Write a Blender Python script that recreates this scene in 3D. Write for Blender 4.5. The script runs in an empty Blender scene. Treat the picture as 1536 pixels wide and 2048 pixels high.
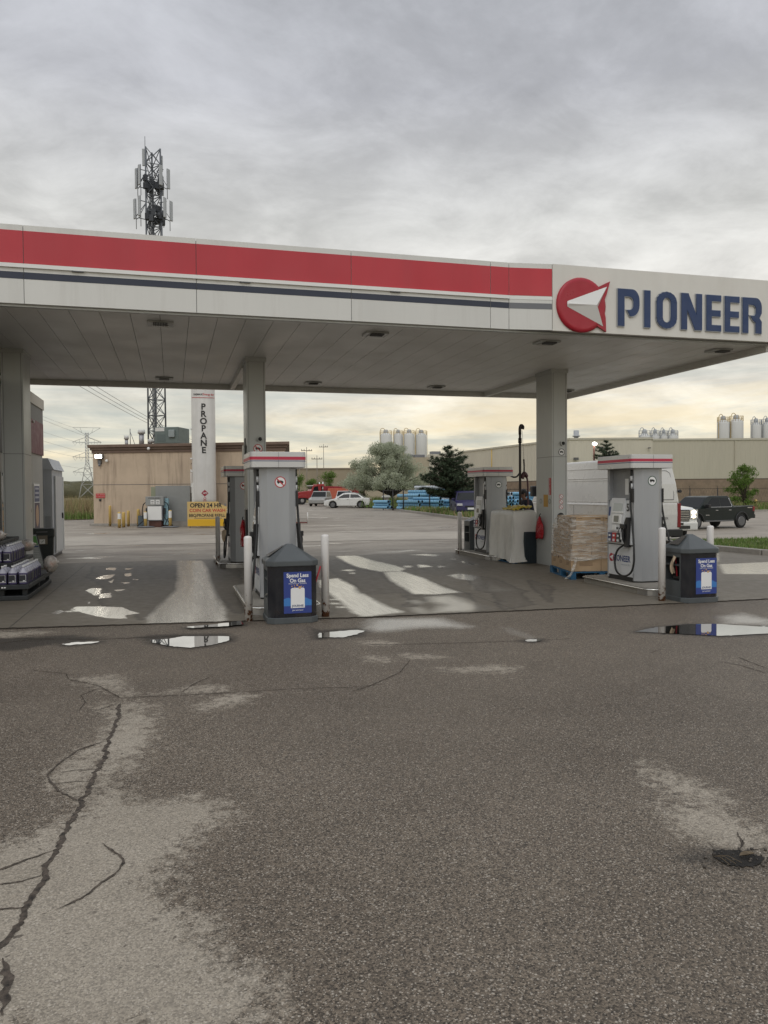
import bpy, math, random
import numpy as np
from math import radians, sin, cos, tan, atan, pi, sqrt, hypot
from mathutils import Matrix, Vector
random.seed(7)
scn = bpy.context.scene
COL = scn.collection

# ------------------------------------------------------------------ camera
FPX, CAMH, YAW, PITCH, ROLL = 1548.0, 1.6, radians(15.3), atan(41 / 1548.0), .007
_f = Vector((sin(YAW) * cos(PITCH), cos(YAW) * cos(PITCH), -sin(PITCH)))
_r0 = Vector((cos(YAW), -sin(YAW), 0)); _u0 = _r0.cross(_f)
_r = _r0 * cos(ROLL) - _u0 * sin(ROLL); _u = _u0 * cos(ROLL) + _r0 * sin(ROLL)
cam_data = bpy.data.cameras.new('camera'); cam = bpy.data.objects.new('camera', cam_data); COL.objects.link(cam)
m = Matrix((( _r.x, _u.x, -_f.x, 0), (_r.y, _u.y, -_f.y, 0), (_r.z, _u.z, -_f.z, CAMH), (0, 0, 0, 1)))
cam.matrix_world = m
cam_data.sensor_fit = 'VERTICAL'; cam_data.sensor_height = 36; cam_data.lens = 36 * FPX / 2048
cam_data.clip_start = .05; cam_data.clip_end = 3000
scn.camera = cam

# ------------------------------------------------------------------ exposure, world, sun
scn.view_settings.view_transform = 'Standard'; scn.view_settings.look = 'None'
scn.view_settings.exposure = 0; scn.view_settings.gamma = 1
scn.cycles.max_bounces = 8; scn.cycles.diffuse_bounces = 4; scn.cycles.glossy_bounces = 4
scn.cycles.caustics_reflective = False; scn.cycles.caustics_refractive = False

class NT:
    def __init__(s, tree): s.t = tree; s.n = tree.nodes; s.l = tree.links
    def node(s, kind, **kw):
        n = s.n.new(kind)
        for k, v in kw.items(): setattr(n, k, v)
        return n
    def put(s, sock, v):
        if hasattr(v, 'is_output') or isinstance(v, bpy.types.NodeSocket): s.l.new(v, sock)
        else:
            if sock.type == 'RGBA':
                if isinstance(v, (int, float)): v = (v, v, v, 1)
                elif len(v) == 3: v = (*v, 1)
            sock.default_value = v
    def math(s, op, a, b=None, c=None, clamp=False):
        n = s.node('ShaderNodeMath', operation=op, use_clamp=clamp)
        for i, v in enumerate((a, b, c)):
            if v is not None: s.put(n.inputs[i], v)
        return n.outputs[0]
    def mix(s, f, a, b, mode='MIX'):
        n = s.node('ShaderNodeMix', data_type='RGBA', blend_type=mode); n.clamp_factor = True
        s.put(n.inputs[0], f); s.put(n.inputs[6], a); s.put(n.inputs[7], b); return n.outputs[2]
    def ramp(s, f, stops, interp='LINEAR'):
        n = s.node('ShaderNodeValToRGB'); cr = n.color_ramp; cr.interpolation = interp
        while len(cr.elements) < len(stops): cr.elements.new(.5)
        for e, (p, c) in zip(cr.elements, stops):
            e.position = p; e.color = (c, c, c, 1) if isinstance(c, (int, float)) else (*c, 1)
        s.put(n.inputs[0], f); return n.outputs[0]
    def mr(s, v, a, b, c=0., d=1.):
        n = s.node('ShaderNodeMapRange'); n.clamp = True
        for i, x in enumerate((v, a, b, c, d)): s.put(n.inputs[i], x)
        return n.outputs[0]
    def noise(s, vec, scale, detail=4, rough=.55, dist=0.):
        n = s.node('ShaderNodeTexNoise')
        if vec is not None: s.put(n.inputs['Vector'], vec)
        n.inputs['Scale'].default_value = scale; n.inputs['Detail'].default_value = detail
        n.inputs['Roughness'].default_value = rough; n.inputs['Distortion'].default_value = dist
        return n.outputs[0]
    def vor(s, vec, scale, feat='F1', rnd=1.):
        n = s.node('ShaderNodeTexVoronoi', feature=feat); s.put(n.inputs['Vector'], vec)
        n.inputs['Scale'].default_value = scale; n.inputs['Randomness'].default_value = rnd; return n
    def mapping(s, vec, scale=(1, 1, 1), loc=(0, 0, 0), rot=(0, 0, 0)):
        n = s.node('ShaderNodeMapping'); s.put(n.inputs[0], vec)
        n.inputs[1].default_value = loc; n.inputs[2].default_value = rot; n.inputs[3].default_value = scale; return n.outputs[0]

SUN_EL, SUN_AZ = radians(48), radians(205)      # azimuth measured clockwise from +Y
world = bpy.data.worlds.new('World'); scn.world = world; world.use_nodes = True
w = NT(world.node_tree); w.n.clear()
tc = w.node('ShaderNodeTexCoord'); sep = w.node('ShaderNodeSeparateXYZ'); w.l.new(tc.outputs['Generated'], sep.inputs[0])
zz = w.math('MAXIMUM', sep.outputs[2], 0.)
inv = w.math('DIVIDE', 1., w.math('ADD', zz, .22))
cmb = w.node('ShaderNodeCombineXYZ'); w.put(cmb.inputs[0], w.math('MULTIPLY', sep.outputs[0], inv)); w.put(cmb.inputs[1], w.math('MULTIPLY', sep.outputs[1], inv))
plane = cmb.outputs[0]
base = w.ramp(zz, [(0, (.84, .74, .54)), (.035, (.93, .80, .56)), (.07, (.83, .77, .61)), (.13, (.86, .82, .725)), (.22, (.83, .81, .76)), (.32, (.68, .68, .66)), (.45, (.54, .55, .585)), (.55, (.495, .51, .55)), (.75, (.72, .74, .78)), (1, (.95, .97, 1.))])
big = w.noise(w.mapping(plane, (1.0, 1.1, 1), (3.6, 1.2, 0), (0, 0, .25)), 1.5, 8, .60, .25)
med = w.noise(w.mapping(plane, (1.5, 1.9, 1), (7.3, 2.2, 0), (0, 0, .3)), 2.6, 7, .62, .4)
cl = w.math('ADD', w.math('MULTIPLY', big, .62), w.math('MULTIPLY', med, .38))
fac = w.ramp(cl, [(.34, .72), (.44, .87), (.5, 1.0), (.56, 1.12), (.66, 1.30)])
up = w.mix(1., base, fac, 'MULTIPLY')
# low streaks: blue-grey gaps between warm cloud bands near the horizon
st = w.noise(w.mapping(tc.outputs['Generated'], (2.1, 2.1, 17), (1.3, 4.2, 0.6)), 1.25, 6, .6, .5)
gap = w.mr(st, .44, .60); lowf = w.mr(zz, .22, .10)
up = w.mix(w.math('MULTIPLY', w.math('MULTIPLY', gap, lowf), .72), up, (.50, .545, .52))
wrm = w.math('MULTIPLY', w.mr(st, .46, .34), w.mr(zz, .19, .06))
up = w.mix(w.math('MULTIPLY', wrm, .8), up, (.93, .78, .52))
# sky boosted behind the camera, out of view, to light the front faces
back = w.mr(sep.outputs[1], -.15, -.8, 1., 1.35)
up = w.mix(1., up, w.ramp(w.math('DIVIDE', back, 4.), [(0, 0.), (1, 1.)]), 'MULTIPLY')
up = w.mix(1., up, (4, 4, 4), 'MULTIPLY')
up = w.mix(w.mr(sep.outputs[2], -.0, -.05), up, (.25, .24, .22))
nsky = w.node('ShaderNodeTexSky', sky_type='NISHITA'); nsky.sun_disc = False; nsky.sun_elevation = SUN_EL; nsky.sun_rotation = SUN_AZ
b1 = w.node('ShaderNodeBackground'); w.put(b1.inputs[0], nsky.outputs[0]); b1.inputs[1].default_value = .05
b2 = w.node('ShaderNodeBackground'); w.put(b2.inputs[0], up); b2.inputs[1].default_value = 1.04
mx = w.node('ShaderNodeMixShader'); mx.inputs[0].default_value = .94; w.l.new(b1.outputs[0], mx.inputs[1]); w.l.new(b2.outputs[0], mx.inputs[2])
wo = w.node('ShaderNodeOutputWorld'); w.l.new(mx.outputs[0], wo.inputs[0])

sd = bpy.data.lights.new('sun', 'SUN'); sd.energy = .5; sd.angle = radians(25); sd.color = (1, .97, .92)
so = bpy.data.objects.new('sun', sd); COL.objects.link(so)
dv = Vector((sin(SUN_AZ) * cos(SUN_EL), cos(SUN_AZ) * cos(SUN_EL), sin(SUN_EL)))
so.rotation_euler = dv.to_track_quat('Z', 'Y').to_euler()

# ------------------------------------------------------------------ materials
MATS = {}
def mat(name, col, rough=.6, metal=0., spec=.5, var=0., vscale=3., bump=0., bscale=60., dirt=0., dcol=(.12, .1, .08), dscale=1.2, coat=0., stretch=(1, 1, 1), emit=None, alpha=None, trans=0., pvar=0.):
    if name in MATS: return MATS[name]
    mt = bpy.data.materials.new(name); mt.use_nodes = True; t = NT(mt.node_tree); t.n.clear()
    p = t.node('ShaderNodeBsdfPrincipled'); o = t.node('ShaderNodeOutputMaterial'); t.l.new(p.outputs[0], o.inputs[0])
    c = (*col, 1); co = t.node('ShaderNodeTexCoord').outputs['Object']
    cur = c
    if var: 
        n = t.noise(t.mapping(co, stretch), vscale, 5, .6)
        lo = tuple(max(0, x * (1 - var)) for x in col); hi = tuple(min(1, x * (1 + var)) for x in col)
        cur = t.mix(t.mr(n, .32, .68), lo, hi)
    if dirt:
        n = t.noise(t.mapping(co, stretch), dscale, 8, .68, .3)
        cur = t.mix(t.math('MULTIPLY', t.mr(n, .52, .72), dirt), cur, dcol)
    if pvar:
        oi = t.node('ShaderNodeObjectInfo'); cur = t.mix(1., cur, t.mr(oi.outputs['Random'], 0, 1, 1 - pvar, 1.), 'MULTIPLY')
    t.put(p.inputs['Base Color'], cur)
    p.inputs['Metallic'].default_value = metal; p.inputs['Specular IOR Level'].default_value = spec
    if var or dirt: t.put(p.inputs['Roughness'], t.mr(t.noise(co, vscale * 2.3, 3), .3, .7, max(.03, rough - .08), min(1, rough + .1)))
    else: p.inputs['Roughness'].default_value = rough
    if coat: p.inputs['Coat Weight'].default_value = coat; p.inputs['Coat Roughness'].default_value = .08
    if trans: p.inputs['Transmission Weight'].default_value = trans
    if alpha is not None: p.inputs['Alpha'].default_value = alpha
    if bump:
        b = t.node('ShaderNodeBump'); b.inputs['Strength'].default_value = bump; b.inputs['Distance'].default_value = .01
        t.put(b.inputs['Height'], t.noise(co, bscale, 4)); t.l.new(b.outputs[0], p.inputs['Normal'])
    if emit: p.inputs['Emission Color'].default_value = (*emit[0], 1); p.inputs['Emission Strength'].default_value = emit[1]
    MATS[name] = mt; return mt

def streaky(name, col, scol, rough=.8, amt=.8, hs=2.0, bump=.25):
    """painted block or stucco wall with run-off streaks and faint block coursing"""
    mt = bpy.data.materials.new(name); mt.use_nodes = True; t = NT(mt.node_tree); t.n.clear()
    p = t.node('ShaderNodeBsdfPrincipled'); o = t.node('ShaderNodeOutputMaterial'); t.l.new(p.outputs[0], o.inputs[0])
    co = t.node('ShaderNodeTexCoord').outputs['Object']
    s1 = t.noise(t.mapping(co, (hs, hs, .10)), 2.2, 6, .7)
    s2 = t.noise(t.mapping(co, (hs * 3, hs * 3, .25)), 2.2, 4, .6)
    n = t.noise(co, 1.1, 6, .6)
    c = t.mix(t.mr(n, .3, .7), tuple(x * .9 for x in col), tuple(min(1, x * 1.08) for x in col))
    f = t.math('MULTIPLY', t.mr(t.math('ADD', t.math('MULTIPLY', s1, .7), t.math('MULTIPLY', s2, .3)), .50, .68), amt)
    t.put(p.inputs['Base Color'], t.mix(f, c, scol)); p.inputs['Roughness'].default_value = rough
    b = t.node('ShaderNodeBump'); b.inputs['Strength'].default_value = bump; b.inputs['Distance'].default_value = .01
    t.put(b.inputs['Height'], t.noise(co, 40, 4)); t.l.new(b.outputs[0], p.inputs['Normal'])
    MATS[name] = mt; return mt

def ribbed(name, col, pitch=.30):
    mt = mat(name, col, .55, var=.05, vscale=.12, dirt=.25, dcol=tuple(x * .7 for x in col), dscale=.25, stretch=(1, 1, .25)); t = NT(mt.node_tree); p = [n for n in t.n if n.type == 'BSDF_PRINCIPLED'][0]
    sp = t.node('ShaderNodeSeparateXYZ'); t.put(sp.inputs[0], t.node('ShaderNodeTexCoord').outputs['Object']); u = t.math('ADD', sp.outputs[0], t.math('MULTIPLY', sp.outputs[1], .6))
    h = t.math('PINGPONG', u, pitch); b = t.node('ShaderNodeBump'); b.inputs['Strength'].default_value = .5; b.inputs['Distance'].default_value = .08; t.put(b.inputs['Height'], t.mr(h, pitch * .3, pitch * .6)); t.l.new(b.outputs[0], p.inputs['Normal']); return mt
def rusty(name, col, zlo=.0, zhi=.30):
    """white paint chipped to rust near the foot of a steel post"""
    mt = bpy.data.materials.new(name); mt.use_nodes = True; t = NT(mt.node_tree); t.n.clear()
    p = t.node('ShaderNodeBsdfPrincipled'); o = t.node('ShaderNodeOutputMaterial'); t.l.new(p.outputs[0], o.inputs[0])
    co = t.node('ShaderNodeTexCoord').outputs['Object']; oi = t.node('ShaderNodeObjectInfo')
    vm = t.node('ShaderNodeVectorMath', operation='ADD'); t.put(vm.inputs[0], co)
    cb = t.node('ShaderNodeCombineXYZ'); t.put(cb.inputs[0], t.math('MULTIPLY', oi.outputs['Random'], 40.)); t.l.new(cb.outputs[0], vm.inputs[1])
    v = vm.outputs[0]; sp = t.node('ShaderNodeSeparateXYZ'); t.put(sp.inputs[0], co)
    n = t.noise(v, 16, 8, .72); low = t.mr(sp.outputs[2], zlo, zhi, .17, 0.); mid = t.mr(sp.outputs[2], .2, .75, .05, 0.)
    r = t.mr(t.math('ADD', t.math('ADD', n, low), mid), .655, .69)
    st = t.mr(t.math('ADD', t.noise(t.mapping(v, (1, 1, .12)), 22, 4, .6), low), .56, .75)
    base = t.mix(t.math('MULTIPLY', st, .35), col, (.50, .36, .22))
    t.put(p.inputs['Base Color'], t.mix(r, base, t.mix(t.noise(v, 70, 3), (.05, .02, .01), (.24, .09, .03))))
    t.put(p.inputs['Roughness'], t.mr(r, 0, 1, .42, .9))
    b = t.node('ShaderNodeBump'); b.inputs['Strength'].default_value = .5; b.inputs['Distance'].default_value = .004
    t.put(b.inputs['Height'], t.math('SUBTRACT', t.noise(v, 30, 4), r)); t.l.new(b.outputs[0], p.inputs['Normal'])
    MATS[name] = mt; return mt

# ------------------------------------------------------------------ mesh builder
def V(*a): return Vector(a)
_fc = {}
class Mb:
    def __init__(s): s.v = []; s.f = []; s.m = []; s.s = []; s.k = 0; s.T = None
    def _a(s, vs, fs, smooth=False):
        b = len(s.v)
        if s.T is not None: vs = [tuple(s.T @ Vector(x)) for x in vs]
        s.v += [tuple(x) for x in vs]; s.f += [tuple(b + i for i in f) for f in fs]
        s.m += [s.k] * len(fs)
        s.s += (list(smooth) if isinstance(smooth, (list, tuple)) else [smooth] * len(fs)); return s
    def mi(s, k): s.k = k; return s
    def box(s, a, b):
        (x0, y0, z0), (x1, y1, z1) = a, b
        x0, x1 = min(x0, x1), max(x0, x1); y0, y1 = min(y0, y1), max(y0, y1); z0, z1 = min(z0, z1), max(z0, z1)
        return s._a([(x0, y0, z0), (x1, y0, z0), (x1, y1, z0), (x0, y1, z0), (x0, y0, z1), (x1, y0, z1), (x1, y1, z1), (x0, y1, z1)],
                    [(0, 3, 2, 1), (4, 5, 6, 7), (0, 1, 5, 4), (1, 2, 6, 5), (2, 3, 7, 6), (3, 0, 4, 7)])
    def quad(s, *p): return s._a(p, [tuple(range(len(p)))])
    def prism(s, poly, z0, z1, axis='z', smooth=False, scale_top=1.):
        """poly in the plane normal to axis; extruded from z0 to z1"""
        n = len(poly); cx = sum(p[0] for p in poly) / n; cy = sum(p[1] for p in poly) / n
        top = [(cx + (x - cx) * scale_top, cy + (y - cy) * scale_top) for x, y in poly]
        ar = sum(poly[i][0] * poly[(i + 1) % n][1] - poly[(i + 1) % n][0] * poly[i][1] for i in range(n))
        if axis == 'z': P = lambda x, y, z: (x, y, z); flip = ar < 0
        elif axis == 'x': P = lambda x, y, z: (z, x, y); flip = ar < 0
        else: P = lambda x, y, z: (x, z, y); flip = ar > 0
        if z1 < z0: flip = not flip
        vs = [P(x, y, z0) for x, y in poly] + [P(x, y, z1) for x, y in top]
        fs = [tuple(reversed(range(n))), tuple(range(n, 2 * n))] + [(i, (i + 1) % n, n + (i + 1) % n, n + i) for i in range(n)]
        if flip: fs = [tuple(reversed(f)) for f in fs]
        return s._a(vs, fs, [False, False] + [smooth] * n)
    def cyl(s, p0, p1, r0, r1=None, n=16, caps=True, smooth=True):
        r1 = r0 if r1 is None else r1; p0, p1 = Vector(p0), Vector(p1); d = (p1 - p0).normalized()
        a = d.orthogonal().normalized(); b = d.cross(a); vs = []
        for p, r in ((p0, r0), (p1, r1)):
            vs += [p + (a * cos(2 * pi * i / n) + b * sin(2 * pi * i / n)) * r for i in range(n)]
        fs = [(i, (i + 1) % n, n + (i + 1) % n, n + i) for i in range(n)]; sm = [smooth] * n
        if caps: fs += [tuple(reversed(range(n))), tuple(range(n, 2 * n))]; sm += [False, False]
        return s._a(vs, fs, sm)
    def ring(s, p0, p1, ro, ri, n=16):
        p0, p1 = Vector(p0), Vector(p1); d = (p1 - p0).normalized(); a = d.orthogonal().normalized(); b = d.cross(a); vs = []
        for p, r in ((p0, ro), (p1, ro), (p1, ri), (p0, ri)):
            vs += [p + (a * cos(2 * pi * i / n) + b * sin(2 * pi * i / n)) * r for i in range(n)]
        fs = []; 
        for k in range(4):
            k2 = (k + 1) % 4
            fs += [(k * n + i, k * n + (i + 1) % n, k2 * n + (i + 1) % n, k2 * n + i) for i in range(n)]
        return s._a(vs, fs, True)
    def tube(s, pts, r, n=8, caps=True):
        pts = [Vector(p) for p in pts]; rs = r if isinstance(r, (list, tuple)) else [r] * len(pts); vs = []
        t = (pts[1] - pts[0]).normalized(); a = t.orthogonal().normalized()
        for i, p in enumerate(pts):
            if i == 0: t = (pts[1] - pts[0])
            elif i == len(pts) - 1: t = pts[-1] - pts[-2]
            else: t = pts[i + 1] - pts[i - 1]
            t.normalize(); a = (a - t * a.dot(t)); a = a.normalized() if a.length > 1e-6 else t.orthogonal().normalized(); b = t.cross(a)
            vs += [p + (a * cos(2 * pi * j / n) + b * sin(2 * pi * j / n)) * rs[i] for j in range(n)]
        fs = []
        for i in range(len(pts) - 1):
            fs += [(i * n + j, i * n + (j + 1) % n, (i + 1) * n + (j + 1) % n, (i + 1) * n + j) for j in range(n)]
        sm = [True] * len(fs)
        if caps: fs += [tuple(reversed(range(n))), tuple(range(len(vs) - n, len(vs)))]; sm += [False, False]
        return s._a(vs, fs, sm)
    def lathe(s, prof, c=(0, 0, 0), n=20, smooth=True):
        vs = []; c = Vector(c)
        for r, z in prof: vs += [c + Vector((r * cos(2 * pi * i / n), r * sin(2 * pi * i / n), z)) for i in range(n)]
        fs = []
        for k in range(len(prof) - 1):
            fs += [(k * n + i, k * n + (i + 1) % n, (k + 1) * n + (i + 1) % n, (k + 1) * n + i) for i in range(n)]
        sm = [smooth] * len(fs)
        fs += [tuple(reversed(range(n))), tuple(range(len(vs) - n, len(vs)))]; sm += [False, False]
        return s._a(vs, fs, sm)
    def ball(s, c, r, n=12, m=8, sc=(1, 1, 1), jit=0., rnd=None):
        c = Vector(c); vs = [c + Vector((0, 0, -r * sc[2]))]
        for j in range(1, m):
            ph = -pi / 2 + pi * j / m
            for i in range(n):
                th = 2 * pi * i / n; q = 1 + (rnd.uniform(-jit, jit) if rnd else 0)
                vs.append(c + Vector((cos(ph) * cos(th) * sc[0], cos(ph) * sin(th) * sc[1], sin(ph) * sc[2])) * r * q)
        vs.append(c + Vector((0, 0, r * sc[2]))); fs = []
        fs += [(0, 1 + (i + 1) % n, 1 + i) for i in range(n)]
        for j in range(m - 2): fs += [(1 + j * n + i, 1 + j * n + (i + 1) % n, 1 + (j + 1) * n + (i + 1) % n, 1 + (j + 1) * n + i) for i in range(n)]
        L = len(vs) - 1; fs += [(L, 1 + (m - 2) * n + i, 1 + (m - 2) * n + (i + 1) % n) for i in range(n)]
        return s._a(vs, fs, True)
    def text(s, body, size, org, tx=(1, 0, 0), ty=(0, 0, 1), align='CENTER', bold=.0, ext=.0015, sx=1., space=1., lift=0.):
        key = (body, size, align, bold, space)
        if key not in _fc:
            cu = bpy.data.curves.new('t', 'FONT'); cu.body = body; cu.size = size; cu.align_x = align; cu.align_y = 'CENTER'
            cu.offset = bold * size; cu.space_character = space; cu.resolution_u = 3
            ob = bpy.data.objects.new('t', cu); COL.objects.link(ob); dg = bpy.context.evaluated_depsgraph_get()
            me = bpy.data.meshes.new_from_object(ob.evaluated_get(dg))
            _fc[key] = ([tuple(q.co) for q in me.vertices], [tuple(p.vertices) for p in me.polygons])
            bpy.data.objects.remove(ob); bpy.data.curves.remove(cu); bpy.data.meshes.remove(me)
        vs, fs = _fc[key]; tx = Vector(tx); ty = Vector(ty); nn = tx.cross(ty); o = Vector(org) + nn * (ext + lift)
        if fs:
            if vs and fs: 
                pts = [o + tx * (x * sx) + ty * y for x, y, z in vs]
                a, b, c = (Vector(vs[i]) for i in fs[0][:3])
                if (b - a).cross(c - a).z < 0: fs = [tuple(reversed(f)) for f in fs]
                s._a(pts, fs)
        return s
    def obj(s, name, mats, parent=None, bevel=0., seg=2, loc=None, rotz=None):
        me = bpy.data.meshes.new(name); me.from_pydata(s.v, [], s.f); me.update()
        for mm in (mats if isinstance(mats, (list, tuple)) else [mats]): me.materials.append(mm)
        me.polygons.foreach_set('material_index', s.m); me.polygons.foreach_set('use_smooth', s.s)
        o = bpy.data.objects.new(name, me); COL.objects.link(o)
        if parent: o.parent = parent
        if loc: o.location = loc
        if rotz is not None: o.rotation_euler = (0, 0, rotz)
        if bevel:
            bv = o.modifiers.new('bevel', 'BEVEL'); bv.width = bevel; bv.segments = seg; bv.limit_method = 'ANGLE'; bv.angle_limit = radians(35)
            bv.harden_normals = False
        return o
def tag(o, label=None, cat=None, group=None, kind=None):
    if label: o['label'] = label
    if cat: o['category'] = cat
    if group: o['group'] = group
    if kind: o['kind'] = kind
    return o
def thing(name, label, cat, loc=(0, 0, 0), rotz=0., group=None):
    o = bpy.data.objects.new(name, None); COL.objects.link(o); o.location = loc; o.rotation_euler = (0, 0, rotz)
    o.empty_display_size = .1
    return tag(o, label, cat, group)
def dup(root, loc, rotz=None, label=None, parent=None):
    r = root.copy(); COL.objects.link(r)
    if loc is not None: r.location = loc
    if rotz is not None: r.rotation_euler = (0, 0, rotz)
    if label: r['label'] = label
    if parent: r.parent = parent
    for ch in list(root.children): dup(ch, None, parent=r)
    return r
def lerp(a, b, t): return a + (b - a) * t
def catmull(pts, k=8):
    P = [Vector(p) for p in pts]; P = [P[0] * 2 - P[1]] + P + [P[-1] * 2 - P[-2]]; out = []
    for i in range(1, len(P) - 2):
        for j in range(k):
            t = j / k; a, b, c, d = P[i - 1], P[i], P[i + 1], P[i + 2]
            out.append(.5 * ((2 * b) + (c - a) * t + (2 * a - 5 * b + 4 * c - d) * t * t + (3 * b - a - 3 * c + d) * t ** 3))
    out.append(P[-2]); return out
def rrect(hx, hy, r, n=4):
    out = []
    for cx, cy, a0 in ((hx - r, hy - r, 0), (-hx + r, hy - r, 90), (-hx + r, -hy + r, 180), (hx - r, -hy + r, 270)):
        for i in range(n + 1):
            a = radians(a0 + 90 * i / n); out.append((cx + r * cos(a), cy + r * sin(a)))
    return out

# common materials
M_panel = mat('painted_panel_light_grey', (.68, .68, .65), .38, var=.03, vscale=.8, dirt=.28, dcol=(.42, .40, .36), dscale=1.6, stretch=(2.2, 1, .16), pvar=.06, bump=.12, bscale=1.3)
M_soffit = mat('soffit_panel', (.86, .87, .86), .42, var=.07, vscale=.6, dirt=.25, dcol=(.60, .57, .53), dscale=.5)
M_white = mat('white_paint', (.78, .78, .76), .4, var=.03, vscale=2)
M_dark = mat('black_plastic', (.014, .014, .016), .35)
M_rubber = mat('black_rubber', (.012, .012, .012), .5)
M_col = mat('column_cladding_grey', (.49, .505, .495), .35, var=.04, vscale=.7, dirt=.2, dcol=(.36, .35, .32), stretch=(1, 1, .25))
M_seam = mat('panel_seam_dark', (.12, .12, .12), .7)
M_steel = mat('brushed_steel', (.55, .54, .52), .28, metal=1., var=.06, vscale=6)
M_red = mat('red_fascia_vinyl', (.50, .035, .05), .42, var=.05, vscale=.9, pvar=.10, dirt=.18, dcol=(.36, .06, .07), dscale=1.4, stretch=(2, 1, .2), bump=.12, bscale=1.3)
M_navy = mat('navy_vinyl', (.022, .030, .055), .4, var=.05, vscale=1)
M_grey = mat('grey_vinyl', (.16, .165, .18), .45)
M_glassd = mat('tinted_glass', (.01, .012, .014), .15, spec=.22)
M_chrome = mat('chrome_trim', (.75, .75, .75), .15, metal=1.)
M_rim = mat('alloy_rim', (.45, .45, .46), .3, metal=.9)
M_tyre = mat('tyre_rubber', (.017, .017, .018), .8)
M_black = mat('gloss_black_panel', (.012, .013, .018), .16, spec=.6, dirt=.5, dcol=(.05, .03, .02), dscale=2.5)
M_text_k = mat('black_lettering', (.02, .02, .02), .5)
M_text_w = mat('white_lettering', (.82, .82, .82), .5)
M_text_n = mat('navy_lettering', (.025, .05, .17), .45)
M_text_r = mat('red_lettering', (.5, .03, .035), .45)
M_bark = mat('bark', (.07, .055, .04), .9, var=.3, vscale=8, bump=.6, bscale=30)
M_concrete = mat('kerb_concrete', (.32, .30, .27), .75, var=.12, vscale=3, bump=.3, bscale=50, dirt=.4, dcol=(.14, .12, .10))
M_lampg = mat('lit_lamp_glass', (.9, .9, .85), .3, emit=((1, .95, .82), 14.))
# ground outlines measured on the plan (metres)
DRY=[[(-0.43,6.29),(-0.28,6.13),(-0.14,5.66),(-0.16,5.31),(-0.25,4.84),(-0.27,4.44),(-0.11,4.17),(0.07,4.22),(0.24,4.07),(0.28,3.86),(0.11,3.74),(0.01,3.55),(-0.01,3.28),(-0.02,3.04),(0.11,2.9),(0.14,2.73),(0.27,2.52),(0.28,2.41),(0.19,2.21),(-0.64,2.44),(-1.12,3.09),(-1.13,3.64),(-0.78,3.83),(-0.66,3.89),(-0.49,4.09),(-0.44,4.49),(-0.43,5.18)],[(-0.42,5.26),(-0.57,5.03),(-0.7,4.76),(-0.66,4.55),(-0.48,4.25),(-0.44,4.29)],[(-0.85,7.14),(-0.59,7.12),(-0.38,6.79),(-0.22,6.44),(-0.29,6.34),(-0.41,6.39),(-0.6,6.78),(-0.78,6.99)],[(-0.57,6.23),(-0.28,6.21),(-0.21,6.09),(-0.26,5.74),(-0.42,5.78),(-0.54,5.94)],[(-0.23,6.47),(0.34,6.57),(0.36,6.37),(0.06,6.32),(-0.2,6.36)],[(0.21,5.86),(0.33,6.09),(0.51,6.21),(0.61,6.15),(0.53,5.97),(0.32,5.9)],[(2.62,3.96),(2.69,3.96),(2.67,3.87),(2.59,3.8),(2.57,3.86)],[(2.61,3.91),(2.67,3.87),(2.69,3.67),(2.71,3.56),(2.74,3.44),(2.69,3.28),(2.63,3.27),(2.6,3.39),(2.56,3.56),(2.56,3.76)],[(2.38,3.37),(2.48,3.35),(2.54,3.27),(2.59,3.12),(2.61,3.0),(2.64,2.91),(2.5,2.75),(2.44,2.83),(2.29,2.88),(2.26,2.96),(2.27,3.11)],[(1.93,8.0),(2.18,8.01),(2.26,7.76),(2.02,7.75)],[(2.27,6.59),(2.85,6.55),(3.11,6.4),(2.91,6.3),(2.34,6.38)],[(1.71,7.4),(1.89,7.27),(1.96,6.96),(1.78,7.05)],[(2.18,7.26),(2.51,7.0),(2.26,7.01)],[(-2.08,9.9),(-1.48,9.74),(-1.32,9.6),(-1.61,9.53),(-1.76,9.37),(-1.98,9.43)]]
DARK=[[(-2.04,9.4),(-1.42,9.35),(-1.13,9.38),(-0.74,9.05),(-0.93,8.85),(-1.26,8.81),(-1.61,8.56),(-1.88,8.64)],[(-0.43,9.0),(-0.24,9.1),(0.6,8.95),(0.66,8.51),(0.59,8.33),(-0.22,8.49),(-0.37,8.83)],[(2.19,2.78),(2.08,2.85),(2.19,2.93),(2.33,2.89),(2.4,2.77),(2.42,2.73),(2.34,2.7),(2.22,2.72)],[(1.55,9.02),(1.63,8.83),(2.15,8.83),(2.04,8.24),(1.51,8.22),(1.42,8.25)]]
WET=[[(2.4,9.45),(3.28,9.21),(3.34,8.91),(3.42,8.45),(3.22,8.43),(2.76,8.58),(2.26,8.45),(2.16,8.58),(2.13,8.83)],[(6.6,8.25),(7.07,8.38),(7.1,7.81),(6.81,7.49),(6.26,7.78)],[(3.74,8.32),(3.8,7.69),(3.71,7.58),(3.66,8.03)],[(9.83,12.23),(12.45,12.82),(8.62,8.87),(7.98,9.91)]]
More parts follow.
